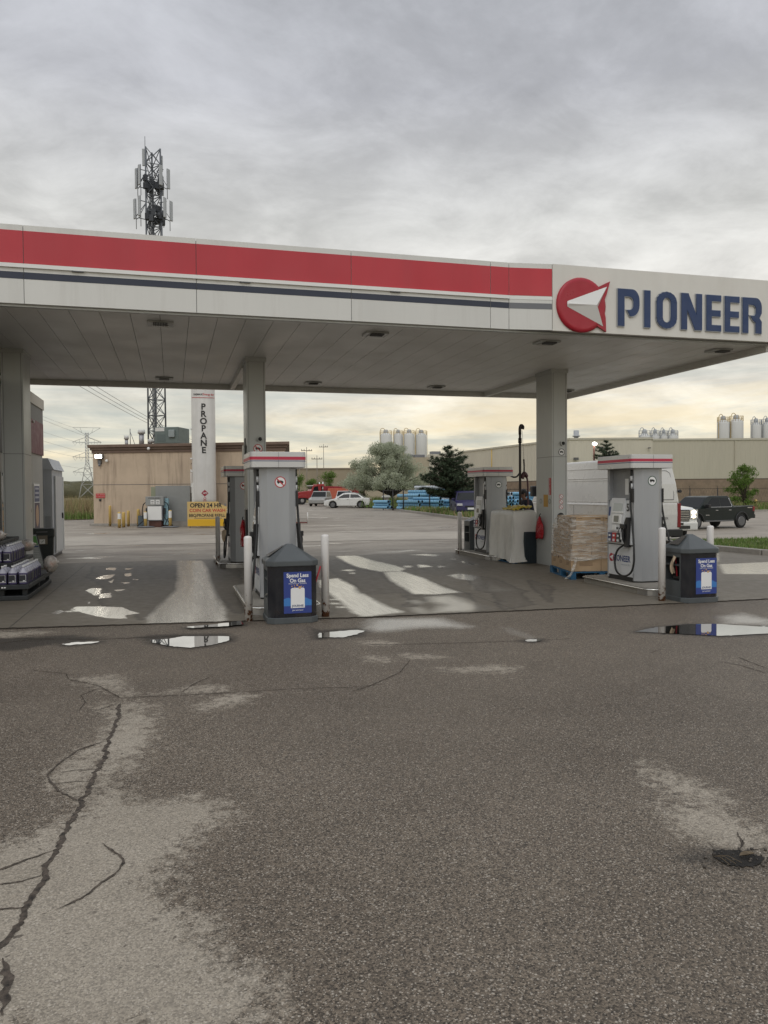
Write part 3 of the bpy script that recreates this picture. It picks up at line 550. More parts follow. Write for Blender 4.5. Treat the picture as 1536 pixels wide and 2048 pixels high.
# grass verges with concrete kerbs
def verge(name, kname, poly, kerb_pts, z=.10, gm=None):
    b = Mb(); b.prism(poly, -.9, z); tag(b.obj(name, gm or M_grass), kind='structure')
    k = Mb()
    for i in range(len(kerb_pts) - 1):
        a, c = Vector((*kerb_pts[i], 0)), Vector((*kerb_pts[i + 1], 0)); d = (c - a); n = Vector((-d.y, d.x, 0)).normalized() * .09
        q = [a - n, c - n, c + n, a + n]; k.prism([(v.x, v.y) for v in q], -.9, z + .035)
    tag(k.obj(kname, M_concrete, bevel=.015), kind='structure')
verge('grass_median', 'kerb', [(13.9, 20.4), (13.75, 17.4), (13.9, 15.5), (14.2, 15.1), (45, 13.0), (45, 18.6), (16.8, 19.6)],
      [(15.6, 20.6), (14.4, 20.3), (13.8, 19.3), (13.65, 17.4), (13.75, 15.6), (14.2, 15.05), (20, 14.5), (45, 12.9)])
KP = [(19.6, 76), (18.6, 66), (17.4, 57), (16.6, 49), (15.75, 42), (15.3, 37.5), (16.0, 36.2), (18.5, 37), (22, 45), (30, 56), (33, 64)]
verge('grass_verge', 'kerb', KP + [(34, 96), (22, 96)], KP, .12)
KQ = [(38, 70), (40, 66), (45, 65), (58.6, 66.3), (90, 68)]
verge('grass_verge', 'kerb', KQ + [(105, 92), (56, 108), (40, 112)], KQ, -.58)
def grass_field(name, fn, n, h, cols, seed, z0=.1, wdt=.012):
    r = random.Random(seed); b = Mb()
    for i in range(n):
        x, y = fn(r); a = r.uniform(0, pi); hh = h * r.uniform(.4, 1.25); wv = wdt * r.uniform(.7, 1.4); lx, ly = r.uniform(-.4, .4) * hh, r.uniform(-.4, .4) * hh
        b.k = r.randrange(len(cols))
        b._a([(x - cos(a) * wv, y - sin(a) * wv, z0), (x + cos(a) * wv, y + sin(a) * wv, z0), (x + lx, y + ly, z0 + hh)], [(0, 1, 2)])
    return tag(b.obj(name, cols), kind='stuff')
G1 = mat('grass_blade_green', (.11, .19, .035), .8, var=.3); G2 = mat('grass_blade_pale', (.20, .22, .08), .8, var=.3); G3 = mat('grass_blade_straw', (.34, .27, .14), .85, var=.25)
grass_field('grass', lambda r: (r.uniform(13.85, 28), r.uniform(15.2, 19.6)), 16000, .09, [G1, G1, G2], 5)
def kf(r):
    i = r.randrange(6); (ax, ay), (bx, by) = KP[i], KP[i + 1]; t = r.random(); d = abs(r.gauss(0, 1.6)); return ax + (bx - ax) * t + .15 + d, ay + (by - ay) * t
grass_field('grass', kf, 9000, .35, [G1, G1, G2, G3], 6, .12, .03)
grass_field('grass', lambda r: (r.uniform(42, 92), r.uniform(69, 84)), 9000, .7, [G1, G2, G3], 8, -.58, .07)
grass_field('grass', lambda r: (r.gauss(20.2, 1.0), r.uniform(70, 77)), 1500, .9, [G1, G2], 18, .12, .05)
# brown reed field on the far left
grass_field('reed_field', lambda r: (r.uniform(-22, 4), r.uniform(52, 85)), 26000, 1.25, [G3, G3, mat('reed_brown', (.20, .14, .08), .9, var=.3), G2], 9, 0., .022)
grass_field('grass', lambda r: (r.uniform(-18, -2), r.uniform(50.5, 53)), 3500, .5, [G1, G1, G2], 19, 0., .02)
# ------------------------------------------------------------------ canopy
S, T0 = 4.13, 5.165
XL, XR, YF, YB, XB = -14.0, 10.22, 11.25, 18.62, 7.75
can = thing('gas_station_canopy', 'flat forecourt canopy with red, white and navy fascia carried by grey columns', 'canopy', (0, 0, 0))
b = Mb(); x = XL + .1
while x < XR - .12:
    b.box((x, YF + .14, S), (min(x + .398, XR - .1), YB - .12, S + .06)); x += .405
b.mi(1).box((XL + .1, YF + .12, S + .035), (XR - .1, YB - .1, S + .3))
b.obj('soffit', [M_soffit, M_seam], can)
b = Mb().box((XL + .1, YF + .3, T0 - .25), (XR - .2, YB - .2, T0 - .2)); b.obj('roof_deck', mat('roof_membrane', (.25, .25, .25), .9), can)
# fascia panels
def fpanel(name, p0, p1, z0, z1, mt, off=0., gap=.004, th=.05):
    (ax, ay), (bx, by) = p0, p1; d = Vector((bx - ax, by - ay, 0)); L = d.length; d.normalize(); n = Vector((d.y, -d.x, 0))
    a = Vector((ax, ay, 0)) + d * gap + n * off; c = Vector((bx, by, 0)) - d * gap + n * off; e = n * -th
    q = [a, c, c + e, a + e]; m = Mb().prism([(v.x, v.y) for v in q], z0, z1); return m.obj(name, mt, can)
JX = [-13.0, -10.78, -8.55, -6.32, -4.09, -1.86, .37, 2.60, 4.82, 5.13]
runs = [((JX[i], YF), (JX[i + 1], YF)) for i in range(len(JX) - 1)] + [((5.13, YF), (5.83, YF - .09))]
for i, (a, c) in enumerate(runs):
    last = i == len(runs) - 1
    fpanel('fascia_panel', a, c, S, T0, M_panel)
    fpanel('red_band', a, c, 4.66, T0 - .075, M_red, .003, .004, .0028)
    fpanel('navy_band', a, c, 4.455, 4.545, M_grey if last else M_navy, .003, .004, .0028)
    fpanel('light_bar' if not last else 'trim_strip', a, c, 4.60, 4.65, M_white, .03 if not last else .004, .0, .028 if not last else .003)
for a in JX[4:-1]: Mb().box((a + .6, YF - .032, 4.585), (a + .75, YF - .002, 4.60)).obj('light_bar_bracket', M_seam, can)
b = Mb().box((XL, YF + .01, S + .02), (XR - .05, YF + .055, T0 - .03)); b.obj('fascia_backing', M_seam, can)
# drip trims, rear and side skirts
b = Mb().box((XL, YF + .055, S - .03), (XR - .06, YF + .13, S - .001)); b.obj('drip_edge', M_col, can)
sign = fpanel('sign_panel', (5.836, YF - .092), (10.26, YF - .092), S - .005, T0 + .005, mat('sign_face_cream', (.68, .665, .62), .42, var=.03, dirt=.15, dcol=(.42, .39, .33), dscale=1.1, stretch=(1, 1, .3)), 0, 0, .09)
b = Mb().box((10.17, YF, S), (10.26, YB, T0)); b.obj('side_fascia', M_panel, can)
b = Mb().box((XL, YB - .1, S - .12), (10.165, YB, T0)); b.obj('rear_fascia', M_panel, can)
b = Mb().box((10.09, YF + .15, S - .12), (10.167, YB - .102, S - .001)); b.obj('side_skirt', M_panel, can)
for X in (1.34, XB):
    b = Mb().box((X, 15.3, S - .118), (X + .10, YB - .105, S - .001)); b.obj('gutter_beam', M_panel, can)
# soffit lights
for lx in (-6.4, -3.4, -.13, 3.17, 6.18, 9.62):
    for ly in (12.03, 17.75):
        b = Mb().box((lx - .19, ly - .16, S - .035), (lx + .19, ly + .16, S - .002)); h = b.obj('soffit_light', M_col, can, bevel=.01)
        b = Mb()
        for k in range(9): b.box((lx - .10 + k * .023, ly - .19, S - .06), (lx - .088 + k * .023, ly - .02, S - .036))
        b.obj('heat_sink', M_seam, h)
        b = Mb().box((lx - .12, ly + .0, S - .045), (lx + .12, ly + .13, S - .036)); b.obj('lens', mat('lamp_lens_off', (.55, .55, .52), .3), h)
# columns
def column(X, Y, nx=.35, ny=.72):
    b = Mb(); b.box((X, Y, .012), (X + nx, Y + ny, 2.298)); b.box((X, Y, 2.306), (X + nx, Y + ny, S - .08))
    b.box((X - .02, Y - .02, S - .08), (X + nx + .02, Y + ny + .02, S - .002))
    b.mi(1).box((X + .005, Y + .005, .02), (X + nx - .005, Y + ny - .005, S - .1))
    b.box((X + .028, Y - .002, .012), (X + .034, Y + .01, S - .08)); b.box((X + nx - .034, Y - .002, .012), (X + nx - .028, Y + .01, S - .08))
    return b.obj('column', [M_col, M_seam], can)
c1 = column(-2.83, 14.72); c2 = column(1.37, 14.68); c3 = column(7.66, 14.68)
column(-7.0, 14.7)
def round_sticker(parent, o, r, tx, ty, ring, forbid=True, icon=True):
    tx, ty = Vector(tx), Vector(ty); nn = tx.cross(ty); o = Vector(o)
    def disc(b, rad, off, seg=24): b._a([o + nn * off + tx * rad * cos(2 * pi * i / seg) + ty * rad * sin(2 * pi * i / seg) for i in range(seg)], [tuple(range(seg))])
    b = Mb(); disc(b, r, .002); b.mi(1); disc(b, r * .84, .003); b.mi(2)
    q = lambda x, y, z=.004: o + nn * z + tx * x * r + ty * y * r
    if icon:   # a lorry in profile
        b.quad(q(-.58, -.12), q(.18, -.12), q(.18, .30), q(-.58, .30)); b.quad(q(.18, -.12), q(.56, -.12), q(.56, .06), q(.38, .24), q(.18, .24))
        for cx in (-.32, .34): b._a([q(cx + .14 * cos(a * pi / 5), -.16 + .14 * sin(a * pi / 5), .0045) for a in range(10)], [tuple(range(10))])
    b.mi(0)
    if forbid: b.quad(q(-.66, .52, .0055), q(-.52, .66, .0055), q(.66, -.52, .0055), q(.52, -.66, .0055))
    return b.obj('round_sticker', [ring, M_text_w, M_text_k], parent)
GREENR = mat('green_ring', (.03, .09, .05), .5)
round_sticker(c3, (7.88, 14.678, 2.40), .072, (1, 0, 0), (0, 0, 1), M_text_k, False)
round_sticker(c2, (1.57, 14.678, 2.42), .085, (1, 0, 0), (0, 0, 1), M_text_r)
for z in (1.47, 1.36, 1.25): round_sticker(c3, (7.87, 14.678, z), .047, (1, 0, 0), (0, 0, 1), M_text_r, True, False)
def cam_globe(par, p):
    b = Mb().cyl(p, (p[0], p[1] - .05, p[2]), .05, .05, 16); h = b.obj('speaker_housing', M_col, par)
    Mb().ball((p[0] + .005, p[1] - .055, p[2]), .036, 12, 8).obj('speaker_dome', M_dark, h)
cam_globe(c3, (7.89, 14.68, 2.58)); cam_globe(c2, (1.60, 14.68, 2.60))
b = Mb().box((7.657, 14.72, 1.50), (7.66, 14.82, 1.86)); st = b.obj('warning_strip', M_text_r, c3)
Mb().text('EMERGENCY SHUT-OFF', .033, (7.655, 14.77, 1.68), (0, 0, 1), (0, 1, 0), bold=.01).obj('lettering', M_text_w, st)
b = Mb().box((7.657, 14.86, 1.25), (7.66, 15.06, 1.51)); b.obj('yellow_notice', mat('amber_notice', (.50, .27, .03), .5), c3)
for y in (14.78, 15.18):
    b = Mb(); b.ring((7.655, y, 1.37), (7.657, y, 1.37), .05, .042, 20); b.obj('round_fitting', M_seam, c3)
b = Mb(); pts = [(7.80 + .09 * cos(a), 14.676, 1.03 + .10 * sin(a)) for a in np.linspace(0, pi, 12)] + [(7.71, 14.676, .86), (7.89, 14.676, .86)]
b._a([(x + .06, y, z) for x, y, z in pts], [tuple(range(len(pts)))]); b.obj('arched_opening', M_dark, c3)
b = Mb().box((1.31, 14.82, 1.25 + .9), (1.37, 15.1, 2.5)); b.obj('junction_box', M_panel, c2, bevel=.01)
b = Mb().tube([(1.34, 14.79, 2.62), (1.34, 14.79, 2.12)], .012, 6); b.obj('conduit', M_dark, c2)
b = Mb().tube(catmull([(-2.86, 15.0, 3.55), (-2.98, 14.98, 3.6), (-3.02, 14.98, 3.9), (-2.9, 14.98, 4.12)], 5), .03, 8); b.obj('conduit', M_col, c1)

# emblem and lettering
def zfor(b, body): pass
SY = YF - .092
def logo(parent, cx, cz, r, yface, tx=Vector((1, 0, 0)), depth=.05, name='emblem'):
    ty = Vector((0, 0, 1)); nn = tx.cross(ty); o = Vector((cx, yface, cz)) if not isinstance(cx, Vector) else cx
    q = lambda x, y, z: o + tx * x * r + ty * y * r + nn * z
    b = Mb(); n = 40; prof = [(1, 0), (1, depth * .5), (.95, depth * .85), (.86, depth), (.80, depth * .93)]; vs = []
    for rr, zz_ in prof: vs += [q(rr * cos(2 * pi * i / n), rr * sin(2 * pi * i / n), zz_) for i in range(n)]
    fs = [(k * n + i, k * n + (i + 1) % n, (k + 1) * n + (i + 1) % n, (k + 1) * n + i) for k in range(len(prof) - 1) for i in range(n)] + [tuple(range(4 * n, 5 * n))]
    b._a(vs, fs, [True] * (len(fs) - 1) + [False])
    # red flare behind the arrow tips
    fl = [(.10, .42), (1.16, .93), (1.02, .45), (.87, .07), (.98, -.42), (1.0, -.93), (.42, -.62)]
    vs = [q(x, y, .004) for x, y in fl] + [q(x, y, depth * .8) for x, y in fl]; m = len(fl)
    b._a(vs, [tuple(reversed(range(m))), tuple(range(m, 2 * m))] + [(i, (i + 1) % m, m + (i + 1) % m, m + i) for i in range(m)])
    d = b.obj(name, M_emb, parent)
    b = Mb(); A = q(-.62, .0, depth * 1.15); tip1 = q(1.02, .72, depth * .95); tip2 = q(.86, -.74, depth * .95); notch = q(.62, -.07, depth * 1.0); ridge = q(.50, -.02, depth * 2.6)
    A2 = q(-.60, .10, depth * 1.0); A3 = q(-.60, -.10, depth * 1.0); Ar = q(-.55, 0, depth * 1.55)
    b._a([A, A2, tip1, notch, tip2, A3, ridge, Ar], [(7, 6, 2, 1), (6, 3, 2), (3, 6, 4), (7, 5, 4, 6), (0, 7, 1), (0, 5, 7)])
    b.f = [tuple(reversed(f)) for f in b.f]
    b.obj('arrowhead', M_arrow, d); return d
M_emb = mat('emblem_red', (.36, .010, .025), .35, var=.04); M_arrow = mat('arrow_white', (.70, .70, .68), .35)
logo(sign, 6.33, 4.55 - .005, .435, SY)
# raised block letters drawn stroke by stroke in a unit cell (width, 1)
def band(b, pts, z0, z1, flip=False):
    pass
def letter(parent, polys, x, w, z, h, y):
    root = None
    for lay, (grow, y0, y1, mt, nm) in enumerate(((.008, 0., .024, M_chrome_d, 'rim'), (-.001, .024, .034, M_letter, 'face'))):
        b = Mb()
        for pl in polys:
            P = [Vector((x + u * w, z + v * h)) for u, v in pl]; n = len(P)
            ar = sum(P[i].x * P[(i + 1) % n].y - P[(i + 1) % n].x * P[i].y for i in range(n))
            if ar < 0: P.reverse()
            if grow:
                Q = []
                for i in range(n):
                    a, c, d = P[i - 1], P[i], P[(i + 1) % n]; e1 = (c - a).normalized(); e2 = (d - c).normalized()
                    n1 = Vector((e1.y, -e1.x)); n2 = Vector((e2.y, -e2.x)); mm = (n1 + n2); mm = mm / max(.3, mm.length_squared / 2) if mm.length > 1e-5 else n1
                    Q.append(c + mm * grow)
                P = Q
            b.prism([(p.x, p.y) for p in P], y - y1, y - y0, 'y')
        o = b.obj('letter' if root is None else nm, mt, root or parent)
        if root is None: root = o
    return root
M_letter = mat('letter_face_navy', (.012, .036, .115), .4, var=.05); M_chrome_d = mat('letter_rim_silver', (.42, .44, .47), .35, metal=.6)
def arc(cx, cy, rx, ry, a0, a1, n=6): return [(cx + rx * cos(radians(a0 + (a1 - a0) * i / n)), cy + ry * sin(radians(a0 + (a1 - a0) * i / n))) for i in range(n + 1)]
sw = .28
L_P = [[(0, 0), (.3, 0), (.3, .80), (.52, .80)] + arc(.52, .66, .2, .14, 90, 0)[1:] + [(.72, .58)] + arc(.52, .58, .2, .14, 0, -90)[1:] + [(.42, .44), (.56, .27)] + [(.62, .27)] + arc(.62, .58, .38, .31, -90, 0)[1:] + [(1, .70)] + arc(.66, .70, .34, .30, 0, 90)[1:] + [(0, 1)]]
L_I = [[(0, 0), (1, 0), (1, 1), (0, 1)]]
o_out = arc(.5, .72, .5, .28, 180, 0, 8) + arc(.5, .28, .5, .28, 0, -180, 8); o_in = arc(.5, .70, .20, .14, 180, 0, 8) + arc(.5, .30, .20, .14, 0, -180, 8)
L_O = [[o_out[i], o_out[(i + 1) % 18], o_in[(i + 1) % 18], o_in[i]] for i in range(18)]
L_N = [[(0, 0), (.28, 0), (.28, .55), (.66, 0), (1, 0), (1, 1), (.72, 1), (.72, .42), (.34, 1), (0, 1)]]
L_E = [[(0, 0), (1, 0), (1, .17), (.36, .17), (.36, .41), (.96, .41), (.96, .58), (.36, .58), (.36, .83), (1, .83), (1, 1), (0, 1)]]
L_R = [[(0, 0), (.3, 0), (.3, .80), (.50, .80)] + arc(.50, .68, .2, .12, 90, 0)[1:] + arc(.5, .60, .2, .12, 0, -60)[1:] + [(.40, .50), (.52, .38), (.68, .30), (.68, 0), (1, 0), (1, .34), (.88, .44), (1, .58), (1, .74)] + arc(.70, .74, .30, .26, 0, 90)[1:] + [(0, 1)]]
k = .9486
# photographed positions of the letters along the sign
cells = [(L_P, 6.985, .395), (L_I, 7.47, .115), (L_O, 7.70, .385), (L_N, 8.17, .40), (L_E, 8.655, .29), (L_E, 9.02, .29), (L_R, 9.375, .385)]
for pl, x, wd in cells: letter(sign, pl, x, wd, 4.25, .60, SY)

# ------------------------------------------------------------------ bollards
M_boll = rusty('chipped_white_post_paint', (.72, .70, .68)); M_bolly = rusty('chipped_yellow_post_paint', (.62, .43, .13), -.1, .25)
def bollard(name, r, h, mt, label, group, loc, cat='bollard'):
    b = Mb(); b.lathe([(r, 0), (r, h - r * .55), (r * .94, h - r * .3), (r * .7, h - r * .1), (r * .3, h), (.001, h + .002)], n=24)
    o = b.obj(name, mt, loc=loc); return tag(o, label, cat, group)
GB = 'white steel bollards guarding the pump islands'
b0 = bollard('bollard', .05, 1.06, M_boll, 'white bollard streaked with rust left of the waste bin nearest the middle', GB, (.90, 9.72, .0))
for p, l in (((1.87, 9.70, 0), 'clean white bollard right of the waste bin nearest the middle'), ((6.74, 9.60, 0), 'white bollard with rusty foot beside the pump numbered 5'),
             ((7.72, 9.82, 0), 'white bollard rising behind the rightmost waste bin before the grass'), ((.96, 17.4, .012), 'white bollard by the far pump island left of the middle column'),
             ((7.0, 18.35, .012), 'white bollard beyond the far right pump island in front of the blue pipes')):
    o = b0.copy(); COL.objects.link(o); o.location = p; o['label'] = l

# ------------------------------------------------------------------ pump islands
M_nose = mat('polished_nosing', (.80, .79, .76), .22, metal=.9)
M_isl = mat('island_concrete', (.26, .24, .205), .7, var=.12, vscale=2.5, bump=.25, bscale=40, dirt=.5, dcol=(.12, .10, .08), dscale=2)
def island(x0, x1, y0, y1, label):
    t_ = thing('pump_island', label, 'pump island', ((x0 + x1) / 2, y0, .012), 0, 'raised concrete islands under the pumps'); hx = (x1 - x0) / 2; L = y1 - y0
    def plan(g): return [(hx * cos(a) * (1 - g / hx), .22 - (.22 - g) * sin(a)) for a in np.linspace(0, pi, 13)] [::-1] + [(hx - g, L - .1), (hx - .1, L - g), (-hx + .1, L - g), (-hx + g, L - .1)]
    Mb().prism(plan(.012), 0, .10).obj('slab', M_isl, t_)
    pn = [(x, y, .092) for x, y in plan(-.004)]; Mb().tube(pn + [pn[0]], .0125, 8, False).obj('steel_nosing', M_nose, t_)
    Mb().prism(plan(.035), .1, .108).obj('slab_top', M_isl, t_)
    Mb().prism([q for q in plan(.004)[:13]] + [(hx - .004, .4), (-hx + .004, .4)], .0, .082).obj('steel_end_guard', mat('stainless_guard', (.42, .41, .40), .3, metal=.8), t_)
    return t_
island(.93, 1.88, 9.98, 12.6, 'low concrete island under the pump behind the middle waste bin')
island(.93, 1.88, 16.45, 18.7, 'far concrete island under the pump behind the middle column')
island(6.83, 7.80, 9.95, 12.05, 'low concrete island under the pump numbered 5')
island(6.95, 7.85, 16.2, 18.65, 'far concrete island under the pump beside the tarped pallet')

# ------------------------------------------------------------------ fuel pumps
M_clad = mat('pump_cladding_silver_grey', (.36, .37, .385), .36, metal=.25, var=.05, vscale=1.5, dirt=.18, dcol=(.26, .25, .24), dscale=2, stretch=(2, 2, .3))
M_recess = mat('pump_recess_grey', (.28, .285, .29), .45, var=.08)
M_pw = mat('pump_door_white', (.66, .67, .68), .35, var=.03, dirt=.2, dcol=(.40, .38, .34), dscale=3)
M_bez = mat('pump_bezel', (.64, .65, .655), .4, var=.03); M_scr = mat('pump_screen', (.12, .13, .12), .12)
M_btr = mat('grade_red', (.42, .02, .02), .4); M_btn = mat('grade_navy', (.02, .04, .12), .4); M_cap = mat('pump_header_silver', (.58, .58, .57), .33, metal=.15, var=.03)
def make_pump(label, loc, num='', ring='r', hose_gap=.13, group='fuel pumps under the canopy'):
    t_ = thing('fuel_pump', label, 'fuel pump', loc, 0, group)
    Mb().box((-.175, -.375, 0), (.175, .375, 1.84)).obj('cabinet', M_recess, t_)
    end = [(-.255, -.36), (-.255, -.385), (-.15, -.455), (.15, -.455), (.255, -.385), (.255, -.36)]
    for s in (1, -1):
        Mb().prism([(x, y * s) for x, y in end], .02, 1.84).obj('end_cladding', M_clad, t_, bevel=.006)
        Mb().prism([(x * .96, y * .97 * s) for x, y in end], 0, .02).obj('plinth', M_dark, t_)
    h = Mb().prism(rrect(.385, .53, .07), 1.82, 2.035).obj('header', M_cap, t_, bevel=.006)
    Mb().prism(rrect(.3875, .5325, .0725), 1.925, 1.968).obj('red_stripe', mat('header_red', (.48, .03, .07), .4), h)
    Mb().prism(rrect(.3875, .5325, .0725), 1.905, 1.914).obj('navy_stripe', M_text_n, h)
    Mb().box((-.0015, -.533, 1.82), (.0015, -.5305, 2.03)).obj('header_joint', M_seam, h)
    round_sticker(t_, (.03, -.456, 1.62), .078, (1, 0, 0), (0, 0, 1), M_text_r if ring == 'r' else GREENR, ring == 'r')
    for s in (-1, 1):
        tx = (0, -1, 0) if s < 0 else (0, 1, 0); X = lambda v: v * s
        d = Mb().box((X(.175), -.355, .075), (X(.252), .355, .575)).obj('lower_door', M_pw, t_, bevel=.004)
        Mb().box((X(.178), -.35, 0), (X(.235), .35, .07)).obj('kick_plate', M_dark, t_)
        lo = logo(d, Vector((s * .2525, -s * .265, .36)), 0, .068, 0, tx=Vector(tx), depth=.004, name='door_emblem')
        Mb().text('PIONEER', .135, (s * .2525, -.04 if s < 0 else .04, .355), tx, (0, 0, 1), bold=.03, sx=.92).obj('door_lettering', M_text_n, d)
        Mb().text('energy for life', .045, (s * .2525, -.14 if s < 0 else .14, .265), tx, (0, 0, 1), bold=.0).obj('door_slogan', mat('pale_lettering', (.35, .38, .42), .5), d)
        # dispenser face, leaning back towards its top
        prof = [(.178, .58), (.285, .60), (.262, 1.0), (.225, 1.31), (.178, 1.31)]
        b = Mb(); b.prism([(s * x, z) for x, z in prof], -.355, .355, 'y')
        f = b.obj('dispenser_face', M_bez, t_, bevel=.006)
        def fx(z): return s * (lerp(.285, .262, (z - .6) / .4) if z < 1. else lerp(.262, .225, (z - 1.) / .31)) 
        def slab(name, y0, y1, z0, z1, off, mt, par=f, bev=.003):
            return Mb()._a([(fx(z0), y0, z0), (fx(z0), y1, z0), (fx(z1), y1, z1), (fx(z1), y0, z1), (fx(z0) + s * off, y0, z0), (fx(z0) + s * off, y1, z0), (fx(z1) + s * off, y1, z1), (fx(z1) + s * off, y0, z1)],
                [(0, 3, 2, 1), (4, 5, 6, 7), (0, 1, 5, 4), (1, 2, 6, 5), (2, 3, 7, 6), (3, 0, 4, 7)] if s < 0 else [(0, 1, 2, 3), (4, 7, 6, 5), (0, 4, 5, 1), (1, 5, 6, 2), (2, 6, 7, 3), (3, 7, 4, 0)]).obj(name, mt, par, bevel=bev)
        q = -s   # +1 on the side seen from the left: "left to right" is +y to -y
        slab('console_frame', -.12, .27, .80, 1.345, .02, M_pw)
        sc_ = slab('price_display', -.07, .19, 1.13, 1.26, .026, mat('display_glass', (.42, .45, .44), .12))
        slab('display_bezel', -.10, .22, 1.10, 1.13, .030, M_white)
        k_ = slab('keypad_panel', -.06, .18, .93, 1.08, .034, M_white); slab('screen', -.01, .13, .955, 1.055, .037, M_scr)
        slab('card_reader', .07, .17, .82, .90, .03, M_white); slab('receipt_slot', .0, .05, .84, .87, .03, M_dark)
        for j, mt in enumerate((M_btn, M_btr, mat('grade_black', (.05, .05, .05), .4))):
            y1 = .29 - j * .125; g_ = slab('grade_button', y1 - .115, y1, .625, .775, .03, mt)
            slab('button_cap', y1 - .08, y1 - .035, .715, .745, .036, M_text_w, g_, .0); slab('octane_window', y1 - .09, y1 - .03, .635, .675, .034, M_bez, g_, .0)
        slab('side_label', .30, .345, 1.05, 1.2, .003, M_text_n, f, 0.)
        slab('leaflet', -.26, -.17, .93, 1.03, .003, mat('paper_pale', (.66, .60, .58), .7), f, 0.)
        if num: Mb().text(num, .17, (fx(1.17) + s * .012, -.22, 1.19), tx, (0, 0, 1), bold=.02).obj('pump_number', M_text_k, f)
        # upper recess stickers
        b = Mb().box((X(.1755), -.12, 1.40), (X(.178), -.02, 1.66)); b.obj('white_notice', M_white, t_)
        b = Mb().box((X(.1755), -.16, 1.43), (X(.178), -.13, 1.60)); b.obj('black_notice', M_dark, t_)
        n_ = Mb().box((X(.1755), -.32, 1.46), (X(.178), -.19, 1.74)).obj('navy_notice', M_text_n, t_)
        Mb().text('5\u00a2', .12, (s * .178, -.255, 1.56), tx, (0, 0, 1), bold=.01, sx=.8).obj('lettering', M_text_w, n_)
        Mb().box((X(.1755), -.32, 1.32), (X(.178), -.19, 1.43)).obj('white_sticker', M_white, t_)
        Mb().box((X(.1755), .33, 1.31), (X(.25), .36, 1.84)).obj('door_frame', M_clad, t_); Mb().box((X(.1755), -.36, 1.31), (X(.25), -.33, 1.84)).obj('door_frame', M_clad, t_)
        Mb().box((X(.256), -.40, 1.28), (X(.285), -.36, 1.50)).obj('hose_guide', M_dark, t_, bevel=.006)
        # nozzle in its boot
        yb = -.27
        b = Mb(); b.prism([(yb - .05, .56), (yb + .05, .56), (yb + .05, .95), (yb, 1.04), (yb - .05, 1.04)], X(.262), X(.33), 'x'); b.obj('nozzle_boot', M_dark, f, bevel=.008)
        b = Mb(); b.tube(catmull([(X(.30), yb + .04, .60), (X(.345), yb + .045, .70), (X(.35), yb + .055, .82), (X(.34), yb + .10, .885), (X(.32), yb + .15, .87)], 4), [.02] * 8 + [.024] * 6 + [.018] * 3, 8)
        b.box((X(.325), yb - .02, .86), (X(.375), yb + .10, .93)); b.tube([(X(.37), yb + .11, .72), (X(.385), yb + .13, .80), (X(.37), yb + .10, .87)], .008, 6)
        nz = b.obj('nozzle', M_dark, t_, bevel=.004)
        Mb().box((X(.33), yb + .055, .68), (X(.365), yb + .10, .80)).obj('nozzle_guard', M_bez, nz, bevel=.005)
        hp = catmull([(X(.265), -.335, 1.80), (X(.275), -.335, 1.5), (X(.285), -.34, 1.25), (X(.30), -.42, .9), (X(.34), -.52, .55), (X(.36), -.55, .35), (X(.37), -.50, .19), (X(.38), -.36, .11), (X(.38), -.20, .11), (X(.37), -.06, .18), (X(.36), -.01, .34), (X(.34), -.06, .50), (X(.31), yb + .06, .60)], 7)
        b = Mb().tube(hp, .0165, 8); hz = b.obj('hose', M_rubber, t_)
        b = Mb().cyl((X(.265), -.335, 1.70), (X(.265), -.335, 1.62), .022, .022, 10); b.cyl((X(.265), -.335, 1.58), (X(.265), -.335, 1.50), .022, .022, 10); b.obj('breakaway_coupling', M_bez, hz)
    return t_
pA = make_pump('silver fuel pump with no-lorries sticker rising behind the middle waste bin', (1.415, 11.16, .12), '', 'r')
pB = make_pump('silver fuel pump with green lorry sticker and the number 5', (7.33, 11.20, .12), '5', 'g')
dup(pA, (1.43, 16.98, .12), None, 'silver fuel pump half hidden behind the middle column, paper hanging from its nozzle')
pD = dup(pB, (7.40, 17.35, .12), None, 'silver fuel pump beside the white tarped pallet and the tall hose mast')
for ch in list(pD.children_recursive):
    if ch.name.startswith('pump_number'): bpy.data.objects.remove(ch)

